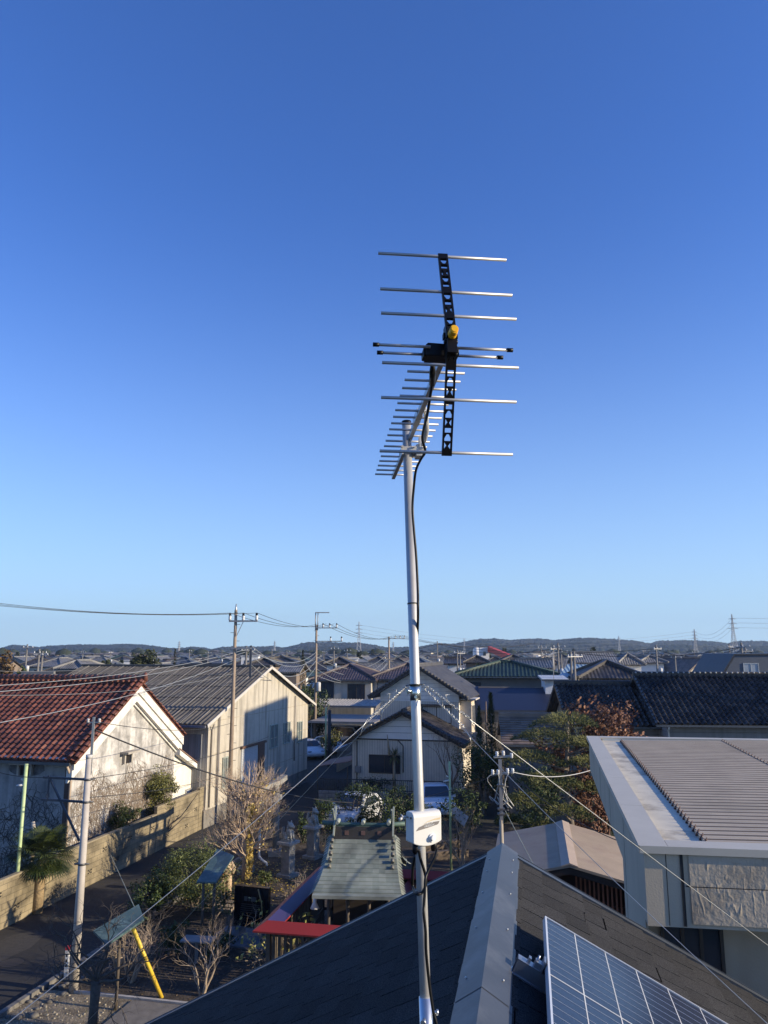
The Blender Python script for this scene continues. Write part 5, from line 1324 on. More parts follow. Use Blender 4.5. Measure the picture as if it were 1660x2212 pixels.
tilt = (near - tp).normalized()
mb = MB(); mb.tube([tp, tp + tilt*.08 + V((0,0,3.0))], [.16,.135], 14); mb.build('pillar', stone, tor)
mb = MB(); mb.tube([near, near - tilt*.08 + V((0,0,3.0))], [.16,.135], 14); mb.build('pillar', stone, tor)
mb = MB(); mb.box(tp + V((0,0,.12)), (.6,.6,.24)); mb.build('footing', stone, tor)
mb = MB(); mb.box(near + V((0,0,.12)), (.6,.6,.24)); mb.build('footing', stone, tor)
mb = MB(); k0 = tp - tilt*.75; k1 = near + tilt*.75
mb.bar(k0 + V((0,0,3.24)), tp + V((0,0,3.12)), .30, .22); mb.bar(tp + V((0,0,3.12)), near + V((0,0,3.12)), .28, .2); mb.bar(near + V((0,0,3.12)), k1 + V((0,0,3.24)), .30, .22); mb.build('top_beam', stone, tor)
mb = MB(); mb.bar(tp - tilt*.4 + V((0,0,2.45)), near + tilt*.4 + V((0,0,2.45)), .14, .22); mb.build('tie_beam', stone, tor)
hp_ = G(560, 1868); mb = MB(); mb.tube([hp_ + V((-.03,.2,3.3)), hp_ + V((-.02,.02,.5)), hp_ + V((0,-.02,.32)), hp_ + V((.14,-.1,.2)), hp_ + V((.34,-.2,.12)), hp_ + V((.36,-.22,.0))], .055, 8)
tag(mb.build('pipe', mk('white vinyl pipe', (.52,.52,.50), .5), base=tuple(hp_)), 'thin white pipe with a bent foot beside the stone torii', 'pipe')
# black stone monument
mp_ = G(507, 2022); mq = G(572, 2030); md = (mq-mp_).normalized(); T = Matrix.Translation(mp_) @ Matrix(((md.x,-md.y,0,0),(md.y,md.x,0,0),(0,0,1,0),(0,0,0,1)))
mo = thing('monument', 'upright polished black stone monument with faint engraved lines on two grey feet', 'monument', tuple(mp_))
mw = 1.16
mb = MB(T=T); mb.bx(-.05, mw, .0, .16, .32, 1.52); mb.build('slab', mk('polished black granite', (.006,.006,.008), .12, 0, .1, 20), mo)
for x in (.08, .86):
    mb = MB(T=T); mb.bx(x, x+.16, -.16, .3, 0, .32); mb.build('foot', mk('blue grey stone', (.16,.18,.20), .8, 0, .2, 6), mo)
mb = MB(T=T)
for i, (a, b) in enumerate(((.30,.42),(.46,.50),(.55,.74))): mb.bx(a, b, -.003, 0, 1.08, 1.22)
for z in (.98, .92, .86, .80, .74): mb.bx(.18+.03*(z > .9), .86-.06*(z < .8), -.003, 0, z, z+.012)
mb.build('engraving', mk('engraved grey', (.05,.05,.05), .7), mo)
mb = MB(T=T); mb.bx(-.6,1.7,-.9,.6,0,.06); mb.build('paving', mk('blue grey paving', (.12,.135,.15), .85, 0, .2, 3), mo)
mb = MB(T=T); mb.tube([(.84,-.10,1.50),(.98,-.11,1.1),(1.02,-.12,.72)], .022, 6); tag(mb.build('bent_stick', mk('tan stick', (.30,.19,.07), .6), base=tuple(T @ V((.84,-.1,1.5)))), 'curved tan stick leaning on the black stone monument', 'stick')
mb = MB(T=frame(G(470, 1960), R(10)))
for i in range(5): mb.bx(-.8+.05*i, .7, -.5+i*.22, -.34+i*.22, .0, .1+.03*(i % 2))
tag(mb.build('timber_stack', mk('weathered planks', (.28,.22,.15), .9, 0, .3, 5), base=tuple(G(470,1960))), 'stack of weathered planks left of the black monument', 'planks')
sg = G(425, 2080, .0); mb = MB(T=frame(sg, R(8))); mb.bx(-.45,.5,-.25,.25,.62,.66); mb.bx(-.05,.05,-.05,.05,0,.62); tag(mb.build('sign_board', mk('pale blue grey board', (.17,.19,.20), .5, 0, .1, 4), base=tuple(sg)), 'small tilted pale board on a post in the shaded yard', 'board')
# figure: stuffed costume-like statue by the blue-green canopy
fp = G(486, 1935)
fg = MB(T=Matrix.Translation(fp) @ Matrix.Rotation(R(20), 4, 'Z'))
fg.tube([(-.12,0,.0),(-.12,0,.45),(-.07,0,.80)], [.12,.13,.17], 12); fg.tube([(.12,.02,.0),(.12,.02,.45),(.07,0,.80)], [.12,.13,.17], 12); fg.tube([(0,0,.72),(0,0,1.0),(0,-.02,1.22)], [.24,.26,.16], 14)
fg.tube([(-.18,0,1.15),(-.30,-.08,.95),(-.22,-.18,.80)], [.09,.08,.06], 8); fg.tube([(.18,0,1.15),(.30,-.08,.95),(.22,-.18,.80)], [.09,.08,.06], 8)
fgo = thing('figure', 'beige stuffed standing figure with dark cap and red cloth beside the blue-green canopy', 'figure', tuple(fp))
fg.build('body', mk('beige cloth', (.52,.38,.24), .8, 0, .1, 5), fgo)
fg = MB(T=Matrix.Translation(fp)); fg.sphere((0,-.02,1.34), .15, 12, 8); fg.build('head', mk('beige cloth', (.52,.38,.24)), fgo)
fg = MB(T=Matrix.Translation(fp)); fg.lathe((0,-.03,1.40), [(.20,0),(.17,.03),(.14,.10),(.02,.14)], 12); fg.build('cap', mk('dark cap', (.03,.025,.02), .8), fgo)
fg = MB(T=Matrix.Translation(fp)); fg.prism([(-.08,-.26,.82),(.1,-.26,.82),(.04,-.27,.66)], (0,.02,0)); fg.build('red_cloth', mk('red cloth', (.6,.05,.03), .8), fgo)
# blue-green canopies
teal = mk('turquoise sheet', (.055,.10,.10), .6, .15, .15, 2, 0, 20, col2=(.13,.20,.19), c2scale=1.5, c2amt=.5)
def canopy(label, pts, z0, posts, pm):
    th = thing('canopy', label, 'canopy', tuple(V((pts[0].x, pts[0].y, 0))))
    mb = MB(); mb.prism(pts, (0, 0, -.05)); mb.build('roof_sheet', teal, th)
    for p in posts:
        mb = MB(); mb.tube([V((p[0], p[1], 0)), V((p[0], p[1], p[2]))], .045, 8); mb.build('post', pm, th)
    return th
P = [G(448,1868,2.0), G(478,1835,2.25), G(503,1853,2.25), G(462,1895,2.0)]
P = [G(425,1905,1.9), G(470,1833,2.3), G(506,1848,2.3), G(468,1905,1.9)]
canopy('blue-green sheet canopy poking out behind the round clipped bush', P, 2, [(P[0].x+.2, P[0].y+.1, 1.9), (P[3].x-.1, P[3].y+.2, 1.9)], timber)
P = [G(202,2010,2.05), G(300,1953,2.15), G(312,1985,2.05), G(232,2040,1.95)]
canopy('turquoise sheet canopy half hidden behind bare twigs above the yellow leaning pole', P, 2, [((P[0].x+P[2].x)/2, (P[0].y+P[2].y)/2+.1, 2.0)], timber)
y0_ = G(350, 2155); y1_ = G(289, 2008, 1.95)
mb = MB(); mb.tube([y0_, y1_], .052, 14); tag(mb.build('yellow_pole', mk('yellow paint', (.72,.50,.05), .5, 0, .08, 6), base=tuple(y0_)), 'leaning bright yellow pole standing on the lit earth patch', 'pole')
# marker post, pegs
mk_ = G(143, 2112); mb = MB(T=Matrix.Translation(mk_)); 
th = thing('marker_post', 'white marker post with red top beside the lane', 'post', tuple(mk_))
mb.bx(-.05,.05,-.05,.05,0,.72); mb.build('shaft', mk('white post paint', (.6,.6,.58), .6, 0, .1, 6), th)
mb = MB(T=Matrix.Translation(mk_)); mb.bx(-.052,.052,-.052,.052,.72,.82); mb.build('red_top', mk('red post paint', (.45,.03,.04), .5), th)
mb = MB(T=Matrix.Translation(mk_))
for z in (.55,.42,.29): mb.bx(-.02,.02,-.053,-.05,z,z+.07)
mb.build('black_mark', blackp, th)
gpost = G(67, 1953+0); mb = MB(T=Matrix.Translation(G(64,1960))); mb.bx(-.06,.06,-.06,.06,0,.62); tag(mb.build('bollard', mk('tan concrete stub', (.36,.27,.15), .85), base=tuple(G(64,1960))), 'short tan concrete stub at the foot of the block wall', 'bollard')

# ================================================================== POLES
ltgreen = mk('pale green paint', (.42,.52,.26), .55, 0, .15, 5)
def steelpole(label, p, h, r=.055, m=ltgreen, name='pole', fit=None):
    p = V(p); th = thing(name, label, 'pole', tuple(p))
    mb = MB(); mb.tube([p, p + V((0,0,h))], r, 12); mb.build('shaft', m, th)
    if fit:
        mb = MB(); mb.tube([p + V((-.04,0,h-fit)), p + V((-.28,-.02,h-fit-.03))], [.05,.025], 8); mb.tube([p + V((-.05,0,h-fit+.12)), p + V((-.14,0,h-fit+.2))], .03, 6); mb.build('fitting', whitep, th)
    return th
p = G(30, 1990); steelpole('pale green steel pole beside the palm at the left edge', p, Y(40,1650,p.y).z, .062, fit=.7)
p = G(975, 1880); steelpole('slim pale green pole just right of the white booster box', p, Y(982,1645,p.y).z, .045, fit=.78)
p = V((-4.9, 66.0, 0)); steelpole('slim pale green pole by the white sedan at the lane end', p, 4.35, .06)
p = V((-4.35, 62.5, 0)); steelpole('short dark pole beside the lane in front of the carports', p, 4.35, .13, mk('dark pole', (.05,.048,.05), .7))
p = Y(1053, 1650, 52); p.z = 0; steelpole('thin rusty pipe with slanted top beside the balcony', p, 5.7, .05, mk('rusty pipe', (.15,.11,.09), .7))

# near concrete pole with steel extension and arms
pb = G(159, 2143); pt_ = Y(193, 1634, pb.y)
np_ = thing('utility_pole', 'near concrete utility pole with thin steel extension and black side arms', 'utility pole', tuple(pb))
lean = V((0,0,1)); top = pb + V((0, 0, pt_.z)); 
mb = MB(); mb.tube([pb, top], [.122, .085], 20); mb.build('shaft', conc_pole, np_)
ex = pb + V((.06,0,7.15)); mb = MB(); mb.bar(top + V((.06,0,-.5)), ex, .06, .06); mb.build('extension', mk('zinc steel', (.42,.42,.40), .45, .7, .1), np_)
mb = MB(); mb.tube([top - V((0,0,.05)), top + V((0,0,.05))], .095, 16); mb.build('top_cap', mk('cap grey', (.5,.48,.45), .7), np_)
for z in (-.62, -1.22, -2.85):
    mb = MB(); mb.tube([top + V((0,0,z-.03)), top + V((0,0,z+.03))], .108, 14); mb.tube([top + V((-.2,0,z)), top + V((.2,0,z))], .025, 6); mb.build('steel_band', mk('band steel', (.12,.12,.12), .5, .6), np_)
for z, L in ((-.62, 1.35), (-1.22, 1.35)):
    mb = MB(); mb.bar(top + V((-.1,0,z)), top + V((-L,.25,z+.02)), .06, .06); mb.build('side_arm', mk('dark steel arm', (.06,.07,.09), .5, .5), np_)
mb = MB(); mb.bar(top + V((-1.2,.22,-.55)), top + V((-.12,0,-2.25)), .05, .05); mb.build('brace', mk('dark steel arm', (.06,.07,.09)), np_)
mb = MB(); mb.bar(top + V((-1.18,.22,-.62)), top + V((-1.18,.22,-1.22)), .04, .04); mb.build('brace', mk('dark steel arm', (.06,.07,.09)), np_)
for x in (-.16, .16):
    mb = MB(); mb.lathe(ex + V((x,0,-.15)), [(.03,0),(.05,.02),(.03,.05),(.05,.08),(.03,.11)], 8); mb.build('insulator', mk('porcelain', (.5,.48,.45), .3), np_)
mb = MB(); mb.bar(ex + V((-.2,0,-.15)), ex + V((.2,0,-.15)), .03, .03); mb.build('crossarm', mk('zinc steel', (.42,.42,.40)), np_)

# right steel-topped pole
rp0 = Y(1086, 1835, 25.0); pz = rp0.copy(); pz.z = 0
rt = Y(1082, 1634, 25.0)
rpole = thing('utility_pole', 'slim steel service pole with white insulators between the shrine and the beige building', 'utility pole', tuple(pz))
zt_ = rt.z
mb = MB(); mb.tube([pz, pz + V((-.02,0,zt_-1.9))], .062, 12); mb.build('shaft', mk('tan pole coat', (.36,.31,.23), .6, .1, .1), rpole)
mb = MB(); mb.bx(0,0,0,0,0,0) if False else None
mb.T = Matrix.Translation(pz); mb.bx(-.055,.045,-.05,.05,zt_-2.0,zt_-.1); mb.build('steel_column', mk('perforated steel', (.34,.34,.34), .45, .7), rpole)
for z in (-.9, -1.6, -1.75): 
    mb = MB(T=Matrix.Translation(pz)); mb.bx(-.12,.10,-.09,.09,zt_+z,zt_+z+.05); mb.tube([(.08,-.05,zt_+z),(.22,-.08,zt_+z)], .015, 5); mb.build('steel_band', mk('band steel', (.12,.12,.12)), rpole)
mb = MB(T=Matrix.Translation(pz)); mb.bar((-.3,0,zt_-.55),(.42,.05,zt_-.5), .05, .06); mb.build('crossarm', mk('zinc steel', (.42,.42,.40)), rpole)
mb = MB(T=Matrix.Translation(pz)); mb.bar((-.2,0,zt_-.02),(.40,.05,zt_+.0), .05, .06); mb.build('crossarm', mk('zinc steel', (.42,.42,.40)), rpole)
for x, z in ((-.25,-.5),(-.08,-.5),(.22,-.46),(.38,-.46),(-.1,.05),(.1,.07),(.36,.0)):
    mb = MB(T=Matrix.Translation(pz)); mb.lathe((x,-.02,zt_+z-.05), [(.03,0),(.055,.03),(.04,.06),(.06,.09),(.04,.12),(.05,.15)], 9); mb.build('insulator', mk('white porcelain', (.62,.62,.60), .25), rpole)
q = random.Random(9)
for k in range(7):
    s_ = V((q.uniform(-.25,.3), q.uniform(-.1,.1), zt_-.5)); e_ = V((q.uniform(-.5,.5), q.uniform(-.1,.1), zt_-1.2-q.random()*.5))
    mb = MB(T=Matrix.Translation(pz)); mb.tube(smooth([s_, s_ + V((q.uniform(-.25,.1),0,-.25)), e_ + V((.15,0,-.15)), e_*1, V((0,0,zt_-1.5))], 4), .011, 5); mb.build('hanging_lead', mk('pale lead wire', (.45,.44,.40), .5), rpole)

# big poles: crossarm type
def bigpole(p, h, label=None, arms=(), r=(.17,.11), top=None, can=None, group=None, steps=True):
    th = thing('utility_pole', label, 'utility pole', tuple(p), group)
    mb = MB(); mb.tube([V(p), V(p)+V((0,0,h*.55)), V(p) + V((0,0,h))], [r[0], (r[0]+r[1])/2, r[1]], 14); mb.build('shaft', mk('brownish pole concrete', (.29,.225,.165), .85, 0, .15, 3), th)
    if steps:
        mb = MB()
        for i in range(int(h/.45)-4): z = 1.9 + i*.45; sx = 1 if i % 2 else -1; mb.tube([V(p) + V((0,0,z)), V(p) + V((sx*.26,0,z))], .012, 4)
        mb.build('climbing_step', mk('band steel', (.12,.12,.12)), th)
    if top:
        mb = MB(); mb.tube([V(p) + V((0,0,h-.2)), V(p) + V((0,0,h+top))], [.10, .02], 10); mb.build('tip', mk('zinc steel', (.42,.42,.40)), th)
    for (z, x0, x1, ins, ang) in arms:
        d = V((math.cos(ang), math.sin(ang), 0)); a = V(p) + V((0,-.12,z)) + d*x0; b = V(p) + V((0,-.12,z)) + d*x1
        mb = MB(); mb.bar(a, b, .09, .09); ar = mb.build('crossarm', mk('zinc arm', (.30,.30,.30), .5, .4), th)
        for t in ins:
            c = a.lerp(b, t); mb = MB(); mb.lathe(c + V((0,0,.04)), [(.05,0),(.09,.06),(.06,.12),(.09,.18),(.06,.26),(.05,.34)], 9); mb.build('insulator', mk('white porcelain', (.62,.62,.6)), ar)
            mb = MB(); mb.lathe(c + V((0,0,.30)), [(.07,0),(.06,.14)], 8); mb.build('insulator_cap', blackp, ar)
    if can:
        mb = MB(); c = V(p) + V((.3,-.15,can)); mb.lathe(c, [(.18,0),(.2,.03),(.2,.75),(.17,.82),(.05,.86)], 14); mb.build('transformer', mk('grey white can', (.5,.5,.48), .5), th)
    return th
p1 = V((-8.2, 42.3, 0)); z1 = Y(508, 1338, 42.3).z
pole1 = bigpole(p1, Y(508, 1318, 42.3).z, 'tall concrete utility pole in front of the warehouse gable', [(z1-.1, -.35, 1.25, (.03,.5,.97), R(-6)), (9.15, -.15, .95, (), R(-6))], (.135,.08), top=.35)
mb = MB(); mb.bar(p1 + V((.1,-.1,z1-.9)), p1 + V((.45,-.12,z1-.12)), .03, .03); mb.build('brace', mk('zinc arm', (.3,.3,.3)), pole1)
th = pole1
mb = MB(); c = p1 + V((.92,-.15,0)); mb.bx(c.x-.05,c.x+.05,c.y-.05,c.y+.05,7.6,9.3); mb.build('hanging_frame', mk('dark steel arm', (.06,.07,.09)), th)
p2 = V((-6.43, 73.0, 0)); z2 = Y(680, 1352, 73).z
pole2 = bigpole(p2, Y(680,1350,73).z, 'wood-toned utility pole with raised top bracket and transformer beyond the warehouse', [(z2-.2, -.1, 2.0, (.35,.65,.97), R(-4)), (z2-1.45, 0, 2.5, (.55,.97), R(-4)), (z2+1.25, -.1, 1.2, (), 0)], (.15,.10), can=5.3)
mb = MB(); mb.tube([p2 + V((-.1,0,z2-.4)), p2 + V((-.1,0,z2+1.3))], .05, 6); mb.tube([p2 + V((.12,0,z2-.4)), p2 + V((.12,0,z2+1.3))], .04, 6); mb.build('top_bracket', mk('zinc arm', (.3,.3,.3)), pole2)
p3 = V((.7, 110, 0)); z3 = Y(840, 1375, 110).z
pole3 = bigpole(p3, z3, 'utility pole with one-sided crossarm rising over the cream house', [(z3-.3, 0, 2.3, (.4,.7,.97), 0), (z3-3.2, -.9, .9, (), 0)], (.16,.11))
# ================================================================== WIRES
def wire(a, b, s, r, m, label, group=None, n=16):
    mb = MB(); mb.tube(sag(a, b, s, n), r, 4, False); return tag(mb.build('power_line', m, base=tuple(V(a))), label, 'power line', group)
g1 = 'three high wires sweeping left from the warehouse pole'
for i, (x, v0) in enumerate(((-.3, 1296), (.45, 1299.5), (1.2, 1302.5))):
    a = p1 + V((x, -.1, z1+.35)); b = Y(-60, v0, 33); wire(a, b, .28, .010, wire_dark, ['left', 'middle', 'right'][i] + '-insulator high wire sweeping left from the warehouse pole across the sky', g1)
g1 = 'wires between the warehouse pole and the next pole'
for i, x in enumerate((-.3, .45, 1.2)):
    wire(p1 + V((x,-.1,z1+.35)), p2 + V((x+.5,0,z2+.2)), .5, .014, wire_dark, 'thin wire from the ' + ['left', 'middle', 'right'][i] + ' insulator of the warehouse pole to the bracket-topped pole', g1)
for i, x in enumerate((.6, 1.2, 1.9)):
    wire(p2 + V((x,0,z2+.2)), p3 + V((x,0,z3+.1)), .9, .02, wire_dark, 'high wire from the ' + ['left', 'middle', 'right'][i] + ' insulator of the bracket-topped pole to the cream house pole', 'wires beyond the bracket-topped pole')
for i, x in enumerate((.6, 1.2, 1.9)):
    wire(p3 + V((x,0,z3+.1)), V((28+x, 150, 10.5)), 1.2, .02, wire_dark, 'distant wire running right from the ' + ['left', 'middle', 'right'][i] + ' insulator of the cream house pole', 'wires running right from the cream house pole')
# thick pale lower cables
low = [((535,1402),(0,1483),46,26), ((530,1409),(0,1497),46,24), ((525,1417),(50,1556),45,22), ((505,1455),(0,1500),42,24), ((410,1425),(0,1447),60,44)]
for i, (A, B, ya, yb) in enumerate(low):
    wire(Y(A[0], A[1], ya), Y(B[0]-(60 if B[0]==0 else 50), B[1]+(1 if B[0]==0 else 5), yb), .35, .013 if i < 3 else .007, wire_grey, ['uppermost of three thick pale cables crossing above the tiled storehouse roof', 'middle of three thick pale cables crossing above the tiled storehouse roof', 'lowest thick pale cable ending over the red tiles', 'thin grey wire crossing low over the red tiles', 'thin wire hanging before the dark hills at far left'][i])
for i, (za, zb, s_) in enumerate(((9.3,8.6,1.1),(8.8,8.1,1.3),(8.3,7.5,1.4),(9.0,8.9,.8))):
    wire(p1 + V((.9,0,za)), p2 + V((0,0,zb)), s_, .02, wire_grey, ['topmost', 'third from top', 'lowest', 'second from top'][i] + ' thick cable drooping between warehouse pole and bracket-topped pole', 'drooping cables between the two lane poles')
for i, (za, zb, s_) in enumerate(((8.5,8.6,1.6),(8.0,8.0,1.8),(7.4,7.4,2.0),(6.8,7.2,1.6))):
    wire(p2 + V((0,0,za)), p3 + V((-.2,0,zb)), s_, .022, wire_grey, ['topmost', 'second from top', 'third from top', 'lowest'][i] + ' thick cable drooping before the purple-brown roof of the cream house', 'drooping cables before the cream house roof')
wire(top + V((.15,0,.95)), p1 + V((0,-.2,5.2)), .3, .010, wire_dark, 'thin wire from the steel extension to the warehouse pole')
wire(top + V((.12,0,.72)), Y(900, 1722, 50), 1.0, .022, wire_dark, 'black cable swooping from the near pole past the storehouse gable and torii', n=24)
wire(top + V((.1,0,-.6)), Y(640, 1560, 60), .5, .010, wire_dark, 'upper thin wire crossing the vine-covered gable toward the warehouse')
wire(top + V((.1,0,-1.1)), Y(560, 1635, 58), .5, .010, wire_dark, 'lower thin wire crossing the vine-covered gable toward the warehouse')
wire(top + V((-1.3,.2,-.6)), Y(-40, 1655, 24), .1, .010, wire_dark, 'thin wire leaving the side arm toward the left edge')
wire(top + V((-.1,0,-3)), Y(262, 1960, 27), .0, .012, mk('guy green', (.3,.32,.26), .5), 'straight stay wire slanting from the wall to the turquoise canopy') if False else None
wire(Y(240, 1848, 30), G(292, 1962, 2.0), .0, .012, mk('guy green', (.3,.32,.26), .5), 'pale stay wire slanting down to the turquoise canopy')
wire(pz + V((.3,0,zt_-.45)), Y(1300, 1655, 27), .25, .014, mk('pale cable', (.5,.5,.48), .5), 'pale service cable sagging right from the steel pole to the parapet')
wire(pz + V((.1,0,zt_-1.6)), Y(1155, 1873, 22), .0, .012, mk('guy green', (.3,.32,.26), .5), 'stay wire slanting down right from the steel pole past the tan roof')
wire(pz + V((.3,0,zt_-.5)), Y(1345, 1820, 20), .2, .012, wire_dark, 'dark wire crossing above the tan shed roof')
wire(pz + V((-.2,0,zt_-.6)), Y(640, 1740, 42), .5, .010, wire_dark, 'dark wire crossing left behind the mast over the shrine yard')

# ================================================================== VEHICLES
paint = mk('white car paint', (.68,.70,.72), .22, 0, .02, 2, coat=.6)
def car(name, label, p, rot, L=4.3, Wd=1.7, Hh=1.45, van=False, m=paint):
    """local y forward"""
    T = frame(p, rot); th = thing(name, label, 'car', tuple(p))
    half = Wd/2
    if van: side = [(-L/2,.35),(-L/2,.9),(-L/2+.12,Hh-.1),(-L/2+.35,Hh),(L/2-1.5,Hh),(L/2-.75,1.0),(L/2-.1,.82),(L/2,.55),(L/2,.3)]
    else: side = [(-L/2,.35),(-L/2,.78),(-L/2+.35,.95),(-L/2+.95,Hh-.06),(-L/2+1.3,Hh),(L/2-1.9,Hh),(L/2-1.15,.98),(L/2-.25,.80),(L/2,.6),(L/2,.3)]
    def w_at(z): return half*(1.0 if z < .95 else 1 - .20*(z-.95)/(Hh-.95))
    mb = MB(T=T); k = len(side); n = 9; vs = []
    for i in range(n):
        t = -1 + 2*i/(n-1)
        for (y, z) in side:
            e = 1 - .03*abs(t)**3
            vs.append((w_at(z)*t, y*e, z - .05*(abs(t)**4)*(z > .6)))
    fs = [(i*k+j, (i+1)*k+j, (i+1)*k+(j+1) % k, i*k+(j+1) % k) for i in range(n-1) for j in range(k)]
    mb.add(vs, fs, smooth=True); mb.add(vs[:k], [list(range(k))]); mb.add(vs[-k:], [list(range(k))[::-1]])
    mb.build('body', m, th)
    zb = .98
    mb = MB(T=T)
    if van: wsf = [(L/2-1.46,Hh-.06),(L/2-.80,1.06)]; bk_ = [(-L/2+.30,Hh-.1),(-L/2+.02,1.0)]
    else: wsf = [(L/2-1.83,Hh-.05),(L/2-1.2,1.03)]; bk_ = [(-L/2+1.18,Hh-.05),(-L/2+.45,1.02)]
    g_ = []
    for (a, b), nm, off in ((wsf, 'windscreen', .035), (bk_, 'rear_window', -.035)):
        mb = MB(T=T); wt, wb = w_at(a[1])*.88, w_at(b[1])*.90
        mb.add([(-wt,a[0]+off,a[1]+.02),(wt,a[0]+off,a[1]+.02),(wb,b[0]+off,b[1]+.02),(-wb,b[0]+off,b[1]+.02)], [(0,1,2,3)]); mb.build(nm, darkglass, th)
    for sx in (-1, 1):
        mb = MB(T=T); x1 = w_at(Hh-.12)+.012; x0 = w_at(1.0)+.012
        mb.add([(sx*x1,bk_[0][0]+.12,Hh-.14),(sx*x1,wsf[0][0]-.08,Hh-.14),(sx*x0,wsf[1][0]-.15,1.0),(sx*x0,bk_[1][0]+.3,1.0)], [(0,1,2,3)]); mb.build('side_window', darkglass, th)
        for y in (-L/2+.8, L/2-.85):
            mb = MB(T=T); mb.tube([(sx*(half-.18),y,.31),(sx*(half+.01),y,.31)], .31, 18); wl = mb.build('wheel', mk('tyre', (.02,.02,.02), .8), th)
            mb = MB(T=T); mb.tube([(sx*(half+.0),y,.31),(sx*(half+.02),y,.31)], .19, 14); mb.build('rim', alu, wl)
        mb = MB(T=T); mb.sphere((sx*(half-.28), L/2-.10, .70), .15, 10, 6, 0, (1.2,.6,.5)); mb.build('headlight', mk('headlight', (.4,.42,.45), .1), th)
        mb = MB(T=T); mb.box((sx*(half+.08), L/2-1.35, 1.02), (.18,.1,.13)); mb.build('mirror', m, th)
    return th
car('parked_car', 'white car facing the camera just right of the mast, dark windscreen', (2.9, 45.4, 0), R(180-6), 4.3, 1.72, 1.5)
car('parked_car', 'white sedan nosing out beside the warehouse at the lane end', (-6.55, 68.3, 0), R(180-24), 4.4, 1.7, 1.45)
car('parked_car', 'white van under the flat carport roof beyond the lane', (-3.2, 76, 0), R(125), 4.6, 1.75, 1.9, True)
car('parked_car', 'white car behind the van, half hidden by its pillar', (-4.9, 71.3, 0), R(140), 4.2, 1.68, 1.45)
car('parked_car', 'white car mostly covered by dark shrubs behind the shrine', (-1.5, 42.6, 0), R(205), 4.2, 1.7, 1.5)

# ================================================================== PLANTS
def leafcloud(mb, c, rad, n, size, q, clumps=14, squash=1.0, fill=.55, up=.3, lo=-.9):
    """small folded leaves gathered round clump centres through the crown's volume"""
    c = V(c); cs = []
    for i in range(clumps):
        while True:
            p = V((q.uniform(-1,1), q.uniform(-1,1), q.uniform(lo,1)))
            if .25 < p.length < 1: break
        cs.append((p * (fill + (1-fill)*q.random()), q.uniform(.22, .42)))
    for i in range(n):
        p, r = q.choice(cs); d = V((q.gauss(0,1), q.gauss(0,1), q.gauss(0,1))).normalized() * r * q.random()**.4
        w = p + d; w = V((c.x + w.x*rad[0], c.y + w.y*rad[1], c.z + w.z*rad[2]))
        nn = (d.normalized() + V((0,0,up)) + V((q.gauss(0,.5), q.gauss(0,.5), q.gauss(0,.5)))).normalized()
        a = nn.orthogonal().normalized(); b = nn.cross(a); t = q.uniform(0, 6.28); a, b = a*math.cos(t)+b*math.sin(t), -a*math.sin(t)+b*math.cos(t)
        s = size*q.uniform(.6, 1.3)
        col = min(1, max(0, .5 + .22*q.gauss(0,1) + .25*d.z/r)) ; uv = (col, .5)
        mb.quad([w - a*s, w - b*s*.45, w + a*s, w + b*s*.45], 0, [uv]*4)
def branch(mb, p, d, L, r, depth, q, spread=.6, up=.12, nkid=(2,3), shrink=.72, tips=None, sides=5, wob=.18, rk=.72, te=.8):
    pts = [p.copy()]; rs = [r]; k = 3 if depth > 0 else 2
    for i in range(k):
        d = (d + V((q.gauss(0,wob), q.gauss(0,wob), q.gauss(0,wob*.6) + up*.3))).normalized()
        p = p + d*(L/k); pts.append(p.copy()); rs.append(r*(1 - .35*(i+1)/k) if depth > 0 else r*(1-te*(i+1)/k))
    mb.tube(pts, rs, max(3, sides), False)
    if depth <= 0:
        if tips is not None: tips.append((pts[-1], d)); 
        return
    for i in range(q.randint(*nkid)):
        ax = d.orthogonal().normalized(); ax = Matrix.Rotation(q.uniform(0, 6.28), 3, d) @ ax
        nd = (Matrix.Rotation(q.uniform(.4,1.1)*spread, 3, ax) @ d); nd = (nd + V((0,0,up))).normalized()
        j = q.randint(1, k) if i else k
        branch(mb, pts[j].copy(), nd, L*shrink*q.uniform(.75,1.15), rs[j]*rk, depth-1, q, spread, up, nkid, shrink, tips, sides-1, wob, rk, te)
def baretree(label, p, h, seed, stems=1, r=.05, m=palebark, depth=5, spread=.7, up=.15, name='bare_tree', cat='tree', nkid=(2,3), L0=.3, leaves=None, lean=(0,0), group=None, shrink=.72, wob=.18, fan=.35):
    q = random.Random(seed); p = V(p); th = thing(name, label, cat, tuple(p), group); tips = []
    mb = MB()
    for s in range(stems):
        a = q.uniform(0, 6.28); t = (fan*q.uniform(.5,1) if stems > 1 else 0); d = V((math.cos(a)*t + lean[0], math.sin(a)*t + lean[1], 1)).normalized()
        branch(mb, p + V((math.cos(a)*.05*(stems > 1), math.sin(a)*.05*(stems > 1), 0)), d, h*L0, r*(1 if s == 0 else q.uniform(.6,.9)), depth, q, spread, up, nkid, shrink, tips, 7, wob)
    mb.build('branches', m, th)
    if leaves:
        n, size, lm, sel, jit = leaves; mb = MB()
        for i in range(n):
            t, d = q.choice(tips)
            if not sel(t - p, q): continue
            w = t - d*q.random()*jit + V((q.gauss(0,.05), q.gauss(0,.05), q.gauss(0,.05))); nn = V((q.gauss(0,1), q.gauss(0,1), q.gauss(0,1))).normalized(); a = nn.orthogonal(); b = nn.cross(a); s = size*q.uniform(.6,1.3); uv = (q.random(), .5)
            mb.quad([w - a*s, w - b*s*.6, w + a*s, w + b*s*.6], 0, [uv]*4)
        if mb.f: mb.build('leaves', lm, th)
    return th
